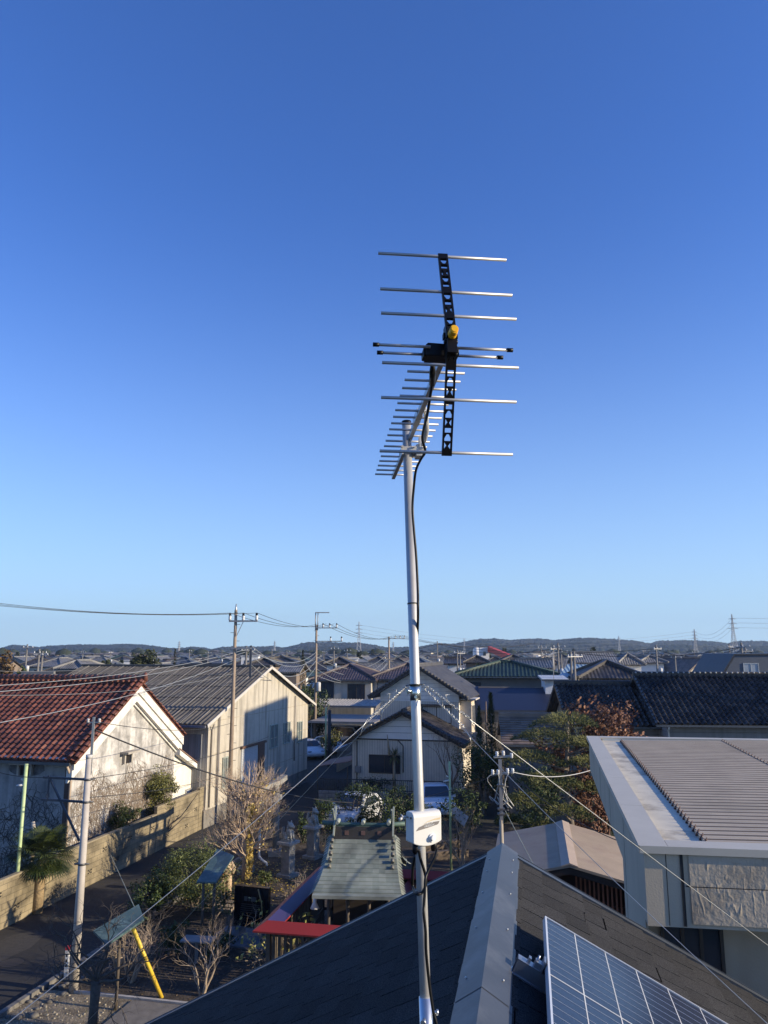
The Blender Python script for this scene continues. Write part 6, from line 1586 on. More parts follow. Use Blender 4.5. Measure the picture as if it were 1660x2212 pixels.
def bush(label, p, rad, n, size, lm, seed, trunk=True, name='bush', cat='bush', clumps=22, cz=None, group=None, tm=None, fill=.5, up=.3):
    q = random.Random(seed); p = V(p); th = thing(name, label, cat, tuple(p), group)
    cz = cz if cz is not None else rad[2]*.95
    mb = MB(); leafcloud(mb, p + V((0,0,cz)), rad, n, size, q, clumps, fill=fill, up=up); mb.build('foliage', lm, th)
    if trunk:
        mb = MB()
        for k in range(4): branch(mb, p + V((q.uniform(-.08,.08), q.uniform(-.08,.08), 0)), V((q.uniform(-.3,.3), q.uniform(-.3,.3), 1)).normalized(), cz*.7, .035 + .02*rad[0], 2, q, .6, .1, (2,3))
        mb.build('stems', tm or bark, th)
    return th
green1 = leafmat('olive leaf', (.018,.030,.008), (.115,.135,.032))
green2 = leafmat('deep green leaf', (.010,.022,.007), (.065,.095,.022))
green3 = leafmat('yellow green leaf', (.030,.040,.010), (.19,.18,.045))
pineg = leafmat('pine needle', (.012,.026,.010), (.085,.105,.030), .7)
ginkl = leafmat('ginkgo yellow', (.38,.27,.06), (.62,.48,.16))
rustl = leafmat('russet leaf', (.10,.042,.022), (.26,.13,.075), .7)
paleg = leafmat('pale green leaf', (.20,.22,.06), (.45,.42,.14))

# shrubs in front of the storehouse gable
kb = gp(-.55, 9.0); bush('large olive-green shrub against the right end of the storehouse gable', kb, (1.15,1.3,1.2), 5600, .055, green3, 21, cz=2.5, clumps=34)
kb = gp(-.45, 5.9); bush('smaller rounded green shrub peering over the block wall', kb, (.85,.95,.58), 2600, .05, green1, 22, cz=1.95, clumps=22)
kb = gp(.0-.9, 14.6); bush('dark leafy shrub between the storehouse annex and the warehouse', kb, (1.0,1.7,1.4), 2600, .06, green1, 23, cz=2.0)
kb = gp(-.2, 16.8); bush('low yellowish shrub under the warehouse pole', kb, (.8,1.0,.8), 1400, .05, green3, 24, cz=1.7)
# big clipped bush in the yard
kb = G(398, 1968) ; bush('big rounded clipped bush in the yard beside the lane', kb + V((.2,.3,0)), (1.35,1.4,1.0), 15000, .036, leafmat('clipped leaf', (.018,.032,.008), (.15,.17,.045)), 25, cz=1.08, clumps=80, fill=.88)
kb = G(330, 1985); bush('low dark camellia bush left of the big clipped bush', kb, (.75,.8,.85), 2600, .05, green2, 26, cz=.9)
kb = G(462, 1985); baretree('tangled pale-twigged shrub at the right foot of the clipped bush', kb, 1.7, 27, 5, .03, palebark, 4, .9, .0, 'bare_shrub', 'shrub', leaves=(700, .035, green1, lambda v, q: True, .3))
# palm
pp = G(80, 1972)
palm = thing('palm_tree', 'fan palm with dark fronds and pale broken stub at the left block wall', 'palm tree', tuple(pp))
pt_p = Y(85, 1862, pp.y)
mb = MB(); mb.tube([pp, pp + V((.02,0,1.0)), V((pp.x+.05, pp.y, pt_p.z))], [.19,.17,.16], 12); mb.build('trunk', mk('palm trunk', (.30,.22,.12), .9, 0, .35, 9, .02, 16), palm)
q = random.Random(31); fr = MB(); stm = MB()
pc_ = V((pp.x+.05, pp.y, pt_p.z + .25))
for i in range(52):
    a = q.uniform(0, 6.28); el = q.uniform(-.75, 1.1); d = V((math.cos(a)*math.cos(el), math.sin(a)*math.cos(el), math.sin(el)))
    L = q.uniform(.45,.80); c = pc_ + d*L + V((0,0,-.04)); stm.tube([pc_, pc_ + d*L*.5 + V((0,0,.03)), c], .011, 4)
    s = d.cross(V((0,0,1))).normalized(); u2 = s.cross(d).normalized(); fl = q.uniform(.50,.72)
    for k in range(23):
        t = -1.9 + 3.8*k/22; dd = (d*math.cos(t) + s*math.sin(t)).normalized(); m1 = c + dd*fl*.6; e = c + dd*fl + V((0,0,-.16*fl - .05*q.random()))
        w = u2.cross(dd).normalized()*.024; uv = (q.random(), .5)
        fr.quad([c, m1 - w, e, m1 + w], 0, [uv]*4)
stm.build('frond_stalks', mk('green stalk', (.10,.13,.04), .6), palm); fr.build('fronds', leafmat('palm frond', (.008,.018,.006), (.05,.065,.018), .45), palm)
sp = G(78, 1960); st1 = Y(72, 1775, 29.3); 
mb = MB(); sbp = V((st1.x+.05, 29.3, 0)); mb.tube([sbp, sbp + V((0,0,1.6)), V((st1.x+.10, 29.3, st1.z-.5)), V((st1.x, 29.3, st1.z))], [.10,.09,.085,.06], 9); mb.tube([V((st1.x+.10,29.3,st1.z-.55)), V((st1.x+.36,29.3,st1.z-.22))], [.07,.04], 8)
tag(mb.build('dead_trunk', mk('bleached wood', (.50,.43,.33), .85, 0, .2, 8), base=tuple(sbp)), 'bleached broken dead trunk standing behind the palm', 'dead trunk')
# chain-link fence bit at far left
fa = G(21, 1992); fb = fa + V((-2.2, -1.3, 0)); fd = (fb-fa).normalized(); T = Matrix.Translation(fa) @ Matrix(((fd.x,-fd.y,0,0),(fd.y,fd.x,0,0),(0,0,1,0),(0,0,0,1)))
cf = thing('chain_link_fence', 'green-framed chain-link fence panel with white notice at the left edge', 'fence', tuple(fa))
fm_ = mk('green fence paint', (.10,.26,.17), .5, .1, .1)
fh = 1.15
mb = MB(T=T); mb.tube([(0,0,0),(0,0,fh)], .035, 8); mb.build('post', fm_, cf)
mb = MB(T=T); mb.tube([(0,0,fh),(2.5,0,fh)], .03, 8); mb.build('top_rail', fm_, cf)
mb = MB(T=T); mb.tube([(0,0,.12),(2.5,0,.12)], .02, 8); mb.build('bottom_rail', fm_, cf)
mb = MB(T=T)
for i in range(34):
    x = i*.075
    for s in (-1, 1):
        x1 = x + s*(fh-.12)
        a = V((x,0,.12)); b = V((x1,0,fh)); 
        if x1 < 0: b = V((0,0,.12 + x)); 
        if x1 > 2.5: b = V((2.5,0,.12 + (2.5-x)))
        mb.tube([a, b], .004, 3, False)
mb.build('mesh', fm_, cf)
mb = MB(T=T); mb.bx(.22,.62,-.03,-.02,.40,.95); mb.build('notice', mk('white notice', (.62,.63,.62), .5), cf)

# ginkgo
gm = mk('ginkgo bark', (.46,.35,.25), .85, 0, .3, 9)
gk = thing('ginkgo_tree', 'bare pale ginkgo with clinging yellow leaves round its trunk', 'tree', tuple(G(530, 1900)))
gq = random.Random(44); gp0 = G(530, 1900); tips = []; mb = MB()
mb.tube([gp0, gp0 + V((0,0,1.0)), gp0 + V((.03,0,2.2)), gp0 + V((0,0,3.2)), gp0 + V((.05,0,4.3))], [.15,.12,.09,.05,.015], 9)
for i in range(44):
    z = gq.uniform(.75, 3.0); a = i*2.4 + gq.uniform(-.4,.4); out = gq.uniform(.75, 1.35)*(1.2 - .22*z); d = V((math.cos(a)*out, math.sin(a)*out, .50)).normalized()
    branch(mb, gp0 + V((0,0,z)), d, gq.uniform(.56,.80)*(1.35 - .17*z), .042, 5, gq, .46, .11, (2,3), .76, tips, 6, .12, .86, .5)
mb.build('branches', gm, gk)
mb = MB()
for i in range(1300):
    t, d = gq.choice(tips); v = t - gp0
    if not (v.x > -.5 and gq.random() < (.8 if (v.x > .0 and v.y < .6) else .10)): continue
    w = t - d*gq.random()*.6 + V((gq.gauss(0,.05), gq.gauss(0,.05), gq.gauss(0,.05))); nn = V((gq.gauss(0,1), gq.gauss(0,1), gq.gauss(0,1))).normalized(); a_ = nn.orthogonal(); b_ = nn.cross(a_); s_ = .04*gq.uniform(.6,1.3)
    mb.quad([w-a_*s_, w-b_*s_*.6, w+a_*s_, w+b_*s_*.6], 0, [(gq.random(),.5)]*4)
mb.build('leaves', ginkl, gk)
mb = MB()
for i in range(1300):
    z = gq.uniform(.05, 2.9); a = gq.uniform(-1.4, .9); r = .13 + .16*gq.random(); w = gp0 + V((math.cos(a)*r + .03, math.sin(a)*r - .12, z)); nn = V((gq.gauss(0,1), gq.gauss(0,1), gq.gauss(0,1))).normalized(); a_ = nn.orthogonal(); b_ = nn.cross(a_); s = .05*gq.uniform(.6,1.2)
    if gq.random() < .25 + .75*abs(math.sin(z*2.1)): mb.quad([w-a_*s, w-b_*s*.7, w+a_*s, w+b_*s*.7], 0, [(gq.random(),.5)]*4)
mb.build('trunk_leaves', ginkl, gk)
# bare shrubs and the dark tree
baretree('pale bare shrub behind the leaning yellow pole', G(285, 2122), 2.3, 51, 5, .05, palebark, 5, .8, .06, 'bare_shrub', 'shrub', fan=.5)
baretree('slim bare shrub before the tilted pale board', G(436, 2152), 2.4, 52, 5, .04, palebark, 5, .7, .12, 'bare_shrub', 'shrub', fan=.45)
baretree('bare shrub with a few pale leaves before the red fence cap', G(612, 2088), 2.5, 53, 8, .035, palebark, 5, .9, .02, 'bare_shrub', 'shrub', leaves=(220, .05, paleg, lambda v, q: v.z > .5, .1), fan=.7)
baretree('leafless twiggy shrub at the red fence corner', G(560, 2105), 1.4, 54, 4, .025, palebark, 4, .9, .02, 'bare_shrub', 'shrub', leaves=(60, .045, paleg, lambda v, q: True, .1), fan=.6)
baretree('low bare spreading shrub left of the shrine roof', G(635, 1950), 1.3, 55, 4, .035, palebark, 4, .9, .04, 'bare_shrub', 'shrub', fan=.6)
baretree('reddish bare shrub close to the shrine roof edge', G(668, 1945), 1.5, 56, 4, .035, palebark, 4, .8, .06, 'bare_shrub', 'shrub', fan=.55)
dt = thing('bare_tree', 'dark bare gnarled tree with thick trunk in front of the near concrete pole', 'tree', tuple(G(198, 2235)))
q = random.Random(61); b0 = G(198, 2235); mb = MB()
mb.tube([b0, b0 + V((.02,0,.6)), b0 + V((.02,.05,1.15))], [.13,.11,.13], 10)
for k, (dx, dz) in enumerate(((-.9,.55),(.45,1.1),(.95,.6),(-.35,1.2),(-1.2,.25),(.1,1.3),(-.7,.8),(1.1,.3))):
    branch(mb, b0 + V((.02,.05,1.05+.02*k)), V((dx, q.uniform(-.5,.3), dz)).normalized(), .85, .036, 5, q, .85, -.01, (2,3), .76, None, 6, .25, .82, .5)
mb.build('branches', mk('dim brown bark', (.095,.078,.062), .9, 0, .35, 12, .01, 30), dt)
for i, (u, v, rx, rz, n, lm_, lab) in enumerate(((372,2062,.75,.55,1500,green2,'low dark evergreen bush in the shade below the clipped bush'), (470,2062,.6,.45,1000,green2,'small dark bush in the shade left of the black monument'), (300,2010,.55,.6,1000,green2,'small dark bush under the turquoise canopy'), (596,2062,.45,.4,700,green2,'small dark shrub at the foot of the front red-capped fence'), (150,1998,.0,.0,0,green2,''), (575,1925,.5,.4,800,green1,'low shrub between the ginkgo and the nearer lion-dog'))):
    if n: bush(lab, G(u, v), (rx, rx*.9, rz), n, .042, lm_, 170+i, cz=rz*.95)
baretree('twiggy dark shrub half hiding the turquoise canopy', G(255, 2108), 2.1, 151, 5, .04, palebark, 5, .8, .05, 'bare_shrub', 'shrub', fan=.6)
baretree('fine-twigged shrub beside the leaning yellow pole base', G(322, 2100), 1.5, 152, 5, .03, mk('brown twigs', (.20,.14,.10), .9, 0, .3, 9), 4, .8, .05, 'bare_shrub', 'shrub', fan=.6)
baretree('leafless shrub between monument and clipped bush', G(480, 2040), 1.3, 153, 5, .03, mk('brown twigs', (.2,.14,.1)), 4, .8, .05, 'bare_shrub', 'shrub', fan=.6)
# shrubs and trees behind the shrine
for i, (u, v, rx, rz, n, m_, lab) in enumerate(((770,1790,1.5,1.3,3200,green2,'dark leafy shrub covering the white car behind the shrine'), (850,1800,1.3,1.4,2800,green2,'dark shrub between the hidden white car and the mast'), (700,1800,1.0,1.0,1300,green2,'low dark shrub by the right kerb of the lane'), (905,1800,1.0,1.0,1500,green2,'dark shrub just behind the white booster box'), (655,1820,.7,.7,900,green2,'small dark shrub near the shaded lion-dog'), (735,1850,.9,.9,1300,green2,'dark undergrowth left of the shrine finial'))):
    bush(lab, G(u, v), (rx, rx*.9, rz), n, .06, m_, 70+i, cz=rz*.95)
baretree('bare bushy tree right of the slim green pole', G(1000, 1875), 3.6, 81, 6, .05, palebark, 5, .45, .3, 'bare_tree', 'tree', leaves=(260, .045, green3, lambda v, q: v.z > 1.2, .2), fan=.35)
baretree('bare branching tree at the right corner of the single-storey house', Y(975, 1700, 46.5)*1, 4.2, 82, 4, .06, mk('brown twigs', (.20,.14,.10), .9, 0, .3, 9), 5, .6, .22, 'bare_tree', 'tree', fan=.5)
for o in bpy.data.objects:
    pass
for i, (x, y, rx, rz, cz, n, m_, lab) in enumerate(((5.6,44.5,2.0,2.2,2.3,3600,green2,'dense dark shrubbery right of the single-storey house'), (8.2,41.5,2.2,1.6,1.7,3400,green2,'dark hedge in front of the brown-tiled shed'), (4.2,40.6,1.3,1.0,1.0,1500,green2,'low dark planting beside the white car'), (10.6,38.5,1.8,1.6,1.8,2600,green2,'dark undergrowth below the clipped pine'), (9.8,33.0,1.6,1.5,1.5,2200,green2,'shaded shrubs behind the tan shed roof'), (6.6,35.5,1.5,1.0,1.0,1500,green2,'low shaded shrubs beside the steel service pole'))):
    bush(lab, (x, y, 0), (rx, rx*.9, rz), n, .075, m_, 90+i, cz=cz)
# conifers by the navy roof
def conifer(label, p, h, r, seed, lm, n=2600, group=None, name='conifer'):
    q = random.Random(seed); p = V(p); th = thing(name, label, 'tree', tuple(p), group)
    mb = MB(); mb.tube([p, p + V((0,0,h*.95))], [.12,.02], 7); mb.build('trunk', bark, th)
    mb = MB()
    for i in range(n):
        t = q.random()**1.25; z = h*(.12 + .88*t); rr_ = r*(1-t)**.75*(.75+.45*noise.noise(V((z*2.2, seed, 0)))); a = q.uniform(0,6.28); k = rr_*q.random()**.35
        w = p + V((math.cos(a)*k, math.sin(a)*k, z - .2*k)); d = V((math.cos(a), math.sin(a), .9)).normalized(); s_ = d.cross(V((0,0,1))).normalized()*.035; L = q.uniform(.12,.26)
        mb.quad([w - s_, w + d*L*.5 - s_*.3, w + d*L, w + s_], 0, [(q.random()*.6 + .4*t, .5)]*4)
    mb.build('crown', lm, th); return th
def ground_at(u, y): return V(((u-830)/F*y*math.cos(PITCH)*1.0 + 0, y, 0))
def gx(u, v, y): p = Y(u, v, y); return V((p.x, p.y, 0))
zc_ = Y(1058, 1500, 50).z
conifer('slender dark conifer by the navy roof, taller of two', gx(1060, 1500, 50), Y(1060, 1497, 50).z, .95, 101, pineg, 2600)
conifer('shorter slender conifer left of the taller one', gx(1035, 1525, 49), Y(1035, 1525, 49).z, .7, 102, pineg, 1600)
# cordyline by the front house
cp0 = gx(852, 1690, 50.8); cd = thing('cordyline', 'spiky sword-leaved plant with dead flower stalk by the ribbed house window', 'plant', tuple(cp0)); ch = Y(852, 1632, 50.8).z
q = random.Random(110); mb = MB(); mb.tube([cp0, cp0 + V((0,0,ch))], .09, 8); mb.tube([cp0 + V((-.3,0,ch)), cp0 + V((-.38,0,ch+.8)), cp0 + V((-.45,0,ch+1.3))], [.07,.05,.02], 6); mb.build('stem', mk('tan dead stem', (.36,.29,.19), .9), cd)
mb = MB()
for i in range(90):
    a = q.uniform(0,6.28); el = q.uniform(-.9,1.3); d = V((math.cos(a)*math.cos(el), math.sin(a)*math.cos(el), math.sin(el))); s_ = d.cross(V((0,0,1))).normalized()*.03; c = cp0 + V((0,0,ch)); L = q.uniform(.5,.75)
    mb.quad([c, c + d*L*.5 - s_, c + d*L + V((0,0,-.08)), c + d*L*.5 + s_], 0, [(q.random(),.5)]*4)
mb.build('sword_leaves', leafmat('sword leaf', (.03,.045,.015), (.16,.18,.06)), cd)
bush('dark climber and low plants along the railing of the ribbed house', V((-.6,50.3,0)), (1.6,.5,.55), 1200, .06, green2, 111, cz=.75)
# russet tree and clipped pine beside the beige building
rt_ = gx(1312, 1600, 32); 
rtree = baretree('russet-leaved autumn tree rising behind the beige ribbed roof', rt_, 8.2, 121, 4, .12, mk('red brown twigs', (.17,.095,.065), .9, 0, .3, 9), 6, .55, .22, 'autumn_tree', 'tree', (2,3), .24, (7000, .07, rustl, lambda v, q: q.random() < .9, .45), fan=.35, shrink=.76)
q = random.Random(123); mb = MB(); leafcloud(mb, rt_ + V((0,0,5.7)), (1.7,1.5,1.4), 3000, .07, q, 30, fill=.6, up=.0); leafcloud(mb, rt_ + V((-1.2,-1.2,3.2)), (1.0,1.0,2.2), 1600, .075, q, 22, fill=.6, up=.0); mb.build('leaves', rustl, rtree)
pn = gx(1228, 1700, 30.5); pine = thing('pine_tree', 'cloud-pruned pine with layered green pads left of the beige building', 'tree', tuple(pn))
q = random.Random(131); mb = MB(); mb.tube([pn, pn + V((.1,0,2)), pn + V((-.05,.1,4)), pn + V((.1,0,6.3))], [.16,.13,.10,.04], 9)
pads = [(0,0,6.3,.95,.45),(-.55,.1,5.75,.9,.38),(.5,-.2,5.5,.8,.35),(-.9,0,4.95,.85,.35),(.55,0,4.8,.8,.32),(-.55,-.3,4.2,.9,.36),(.4,.2,3.9,.8,.3),(-1.05,0,3.45,.75,.3),(-.2,-.4,3.1,.8,.3),(-.6,.2,2.4,.6,.28),(.1,-.4,1.6,.45,.22),(-1.5,.3,2.7,.4,.2)]
pads = [(x*1.5, y, z*1.0, r*1.25, h*1.1) for x, y, z, r, h in pads]
for x, y, z, r, h in pads: mb.tube([pn + V((.05,0,z-.45)), pn + V((x,y,z-.12))], [.05,.02], 6)
mb.build('trunk', bark, pine)
mb = MB()
for x, y, z, r, h in pads:
    for i in range(1700):
        a = q.uniform(0,6.28); k = r*math.sqrt(q.random())*(1+.25*math.sin(a*3+x*7)); zz = h*(1-(k/(r*1.25))**2)*q.uniform(.2,1); w = pn + V((x+math.cos(a)*k, y+math.sin(a)*k, z+zz-.1 - .25*(k/r)**2*h))
        d = V((math.cos(a)*.8+q.gauss(0,.5), math.sin(a)*.8+q.gauss(0,.5), .5+q.gauss(0,.4))).normalized(); s_ = d.orthogonal().normalized()*.016; L = q.uniform(.07,.15)
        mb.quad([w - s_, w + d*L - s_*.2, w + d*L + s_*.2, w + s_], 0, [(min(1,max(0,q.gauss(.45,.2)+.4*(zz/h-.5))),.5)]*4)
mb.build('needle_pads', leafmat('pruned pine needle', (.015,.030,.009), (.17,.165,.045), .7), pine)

# ------------------------------------------------------------------ fence before the ribbed house, low walls
fn = thing('railing_fence', 'black vertical-bar railing on a low wall before the single-storey house', 'fence', tuple(G(690, 1722)))
T = frame(G(690, 1724), R(9)); mb = MB(T=T); mb.bx(0, 9.0, 0, .12, 0, .45); mb.build('base_wall', mk('dark plinth', (.10,.095,.09), .9), fn)
mb = MB(T=T)
for i in range(75): mb.bx(i*.12, i*.12+.025, .04, .07, .45, 1.15)
mb.bx(0, 9, .035, .075, 1.13, 1.18); mb.bx(0, 9, .035, .075, .52, .56); mb.build('railing', mk('black rail', (.025,.025,.028), .6), fn)
th = thing('block_wall', 'grey block wall corner where the lane meets the railing', 'wall', tuple(G(690, 1745)))
T = frame(G(688, 1745), R(9)); mb = MB(T=T); mb.bx(0, 4.2, 0, .14, 0, .95); mb.build('blocks', brickmat('grey block', (.20,.20,.195), (.17,.17,.165), (.10,.10,.10), .40, .20), th)
th = thing('lean_to', 'low brown sheet roof lean-to at the left corner of the ribbed house', 'shed', tuple(V((-4.2, 52.5, 0))))
T = frame(V((-4.5, 52.4, 0)), R(12)); mb = MB(T=T); mb.add([(0,0,1.5),(2.3,0,1.9),(2.3,3.6,1.9),(0,3.6,1.5),(0,0,1.44),(2.3,0,1.84),(2.3,3.6,1.84),(0,3.6,1.44)], [(0,1,2,3),(7,6,5,4),(0,4,5,1),(3,2,6,7),(0,3,7,4)]); mb.build('roof', mk('brown maroon sheet', (.16,.10,.09), .6), th)
for x in (.05, 2.1):
    mb = MB(T=T); mb.bx(x, x+.06, .1, .16, 0, 1.5); mb.build('post', timber, th)
th = thing('low_wall', 'sunlit tan balustrade wall along the far end of the lane', 'wall', (-3.2, 63, 0))
T = frame(V((-3.6, 60.0, 0)), R(12)); mb = MB(T=T); mb.bx(0, .15, 0, 9, 0, .9); mb.build('blocks', mk('tan wall', (.38,.30,.21), .85, 0, .1, 3), th)
mb = MB(T=T)
for i in range(36): mb.bx(.05,.1, i*.25, i*.25+.03, .9, 1.6)
mb.bx(.04,.11,0,9,1.6,1.65); mb.build('railing', mk('tan rail', (.22,.19,.16), .6), th)
bush('yellow-green garden shrubs beside the far cars', V((-4.6, 67.6, 0)), (1.0,1.0,1.1), 1100, .10, green3, 140, cz=1.5)
bush('dark evergreen clump right of the warehouse gable', V((-6.9, 76.5, 0)), (2.0,2.6,3.0), 3200, .12, green2, 141, cz=3.6)
bush('brown-green tree behind the warehouse roof end', V((-8.2, 72.5, 0)), (1.8,2.2,1.9), 2200, .12, leafmat('brown olive leaf', (.035,.028,.014), (.12,.095,.04)), 142, cz=3.4)

# ================================================================== FAR TREES, HOUSES, POLES
def farcrown(mb, c, rad, n, size, q): leafcloud(mb, c, rad, n, size, q, 20, fill=.55, up=.2)
def fartree(label, u, vtop, y, w, lm, seed, kind='round', n=1500, group=None):
    h = Y(u, vtop, y).z; p = gx(u, vtop, y); r = w*y/F/2; q = random.Random(seed)
    if kind == 'cone': return conifer(label, p, h, r, seed, lm, n, group, 'cedar_tree')
    th = thing('tree', label, 'tree', tuple(p), group); mb = MB(); mb.tube([p, p + V((0,0,h*.6))], [.25,.1], 6); mb.build('trunk', bark, th)
    mb = MB(); hh = max(r*.9, min(h*.45, r*1.6)); farcrown(mb, p + V((0,0,h-hh)), (r, r, hh), n, .012*y*.11 + .08, q); mb.build('crown', lm, th); return th
dk = leafmat('dark evergreen leaf', (.012,.020,.008), (.055,.062,.022), .7)
fartree('large broad dark evergreen above the warehouse roof', 318, 1390, 92, 74, dk, 201, n=5200)
fartree('small pointed evergreen beside the large broad one', 379, 1402, 88, 34, dk, 202, 'cone', 1500)
fartree('small dark round tree left of the large evergreen', 232, 1418, 110, 34, dk, 203, n=1000)
fartree('russet tree at the far left horizon', 8, 1407, 70, 64, leafmat('rust olive leaf', (.06,.035,.015), (.16,.10,.04)), 204, n=1500)
fartree('low green bush tree left of the twin poles', 48, 1438, 75, 60, green1, 205, n=1500)
fartree('tall dark cedar behind the bracket-topped pole', 655, 1405, 100, 40, dk, 206, 'cone', 2600)
fartree('dark shrubby trees before the far houses right of the cedar', 670, 1470, 95, 60, dk, 207, n=1200)
fartree('dark pine clump at the far right horizon', 1650, 1404, 190, 50, dk, 208, n=900)

wall_cols = {'white': (.74,.72,.68), 'cream': (.50,.44,.34), 'grey': (.30,.30,.30), 'brown': (.22,.17,.13)}
roof_cols = {'dark grey': grey_tile, 'black': black_tile, 'brown': brown_tile, 'blue-grey': tilemat('blue grey tile', (.05,.06,.075), (.085,.10,.12), .5, .03), 'green': green_tile}
def farhouse(wc, rc, kind, W, D, hw, rise, seed):
    q = random.Random(seed); mb = MB(); wallsolid(mb, kind, W, D, hw, rise)
    P, rd = roofparts(kind, W, D, hw, rise, .55)
    for p in P: plane(mb, *p, .3, .3, .22, m=1)
    for a, b in rd: mb.bar(V(a)+V((0,0,.06)), V(b)+V((0,0,.06)), .3, .22, m=1)
    for zz in ((.9, 2.0), (3.7, 4.8)):
        if zz[1] > hw: continue
        x = .8
        while x < W - 1.6:
            if q.random() < .75: mb.bx(x, x+1.3, -.05, 0, zz[0], zz[1], 2); mb.bx(x-.06, x+1.36, -.035, 0, zz[0]-.06, zz[1]+.06, 3)
            x += q.uniform(1.9, 2.8)
        y = .8
        while y < D - 1.6:
            if q.random() < .6: mb.bx(W, W+.05, y, y+1.2, zz[0], zz[1], 2); mb.bx(-.05, 0, y, y+1.2, zz[0], zz[1], 2)
            y += q.uniform(2, 3)
    mb.bx(-.1, W+.1, -.12, -.02, 2.75, 2.85, 3) if hw > 4 else None
    return mb, [mk(wc + ' far wall', wall_cols[wc], .85, 0, .08, .6), roof_cols[rc], darkglass, frame_alu]
# surveyed houses: u left, u right, v ridge, v eave, distance, roof form, materials, label
SV = [
 (1242,1334,1409,1431,97,'gx','white','dark grey','white gabled house with dark grey roof behind the steep slate roof'),
 (1330,1392,1412,1432,101,'hip','white','dark grey','dark-roofed house directly right of the white gabled one'),
 (1247,1398,1428,1463,61,'hip','white','black','near house with broad dark hipped roof in front of the long tiled roof'),
 (1477,1571,1421,1457,108,'gxr','cream','brown','pale yellow gabled house with brown tiled slope at right'),
 (1118,1196,1424,1443,86,'gx','grey','blue-grey','lavender-grey house with shallow white-edged gable right of the green roof'),
 (1378,1440,1417,1430,112,'hip','white','dark grey','white house with dark hipped roof and upper windows at right middle'),
 (1080,1140,1415,1428,120,'hip','cream','black','dark hipped roof left of the pole cluster'),
 (1150,1210,1418,1432,135,'hip','grey','brown','brown hipped roof among the pole cluster'),
 (960,1000,1420,1434,118,'gx','white','black','black-roofed house seen just right of the mast'),
 (1000,1060,1416,1430,128,'hip','brown','black','dark roof between the mast and the white tower'),
 (600,650,1432,1452,98,'gx','brown','dark grey','low dark-roofed house right of the warehouse apex'),
 (560,640,1417,1430,125,'hip','grey','black','dark roof just above the warehouse apex'),
 (700,760,1420,1433,120,'hip','white','black','black hipped roof behind the cream house ridge'),
 (0,75,1455,1482,62,'gx','grey','dark grey','pale grey tiled roof at the left edge behind the storehouse'),
 (62,190,1452,1478,66,'gx','brown','black','dark navy tiled roof between storehouse and warehouse'),
 (120,190,1430,1443,96,'hip','grey','dark grey','grey roof above the left end of the warehouse roof'),
 (530,600,1424,1436,106,'hip','brown','black','dark roof peeping over the warehouse ridge end'),
]
for i, (u0, u1, vr, ve, y, kd, wc, rc, lab) in enumerate(SV):
    a = Y(u0, ve, y); b = Y(u1, ve, y); W = b.x - a.x - 1.0; hw = a.z + .2; D = min(8.5, max(6, W*.7)); yr = y + (D/2)
    t = Y((u0+u1)/2, vr, yr).z; rise = max(.7, t - hw)
    if kd == 'gxr':
        mb, ms = farhouse(wc, rc, 'gy', 6.6, 9, hw, rise, 300+i); p = V((a.x, y, 0)); rot = R(-24)
    else: mb, ms = farhouse(wc, rc, kd, W, D, hw, rise, 300+i); p = V((a.x + .5, y, 0)); rot = R(6)
    o = mb.build('house', ms); o.location = p; o.rotation_euler = (0,0,-rot); tag(o, lab, 'house')
# slate-blue building at the right edge with one window
sb_ = Y(1560, 1457, 62); hb = thing('house', 'slate-blue metal-clad building with one white window at the right edge', 'house', (sb_.x, 62, 0))
T = frame(V((sb_.x, 62, 0)), R(4)); m_ = mk('slate blue cladding', (.085,.10,.125), .6, 0, .08, 2)
zt2 = Y(1600, 1416, 62).z
mb = MB(T=T); mb.prism([(0,0,0),(9,0,0),(9,0,zt2+.05),(1.15,0,zt2),(0,0,6.9)], (0,7,0)); mb.build('wall', m_, hb)
mb = MB(T=T); mb.prism([(-.15,-.1,6.8),(1.1,-.1,zt2+.02),(9,-.1,zt2+.08),(9,-.1,zt2+.2),(1.05,-.1,zt2+.14),(-.3,-.1,6.85)], (0,7.2,0)); mb.build('roof', mk('dark sheet', (.03,.033,.04), .5), hb)
window(hb, T, 1.75, 2.85, zt2-1.75, zt2-.65, frame_alu, paleglass)
mb = MB(T=T); mb.prism([(1.0,-.9,6.2),(9,-.9,6.9),(9,-.9,6.7),(1.0,-.9,6.05)], (0,.9,0)); mb.build('lower_roof', mk('pale edge roof', (.25,.24,.22), .6), hb)
# small light blue metal roof house
lb = thing('house', 'small house with pale blue ribbed metal roof left of the broad dark hip', 'house', tuple(gx(1222, 1450, 66)))
T = frame(gx(1212, 1450, 66), R(6)); zb_ = Y(1225, 1462, 66).z; mb = MB(T=T); mb.bx(0, 3.6, 0, 5, 0, zb_); mb.build('wall', mk('white far wall', wall_cols['white']), lb)
mb = MB(T=T); plane(mb, (-.3,-.3,zb_), (3.9,-.3,zb_), (4.9,5,zb_+.95), (1.2,5,zb_+.95), .35, 9, .1); mb.build('roof', tilemat('pale blue metal', (.20,.28,.32), (.22,.30,.34), .4, .02), lb)
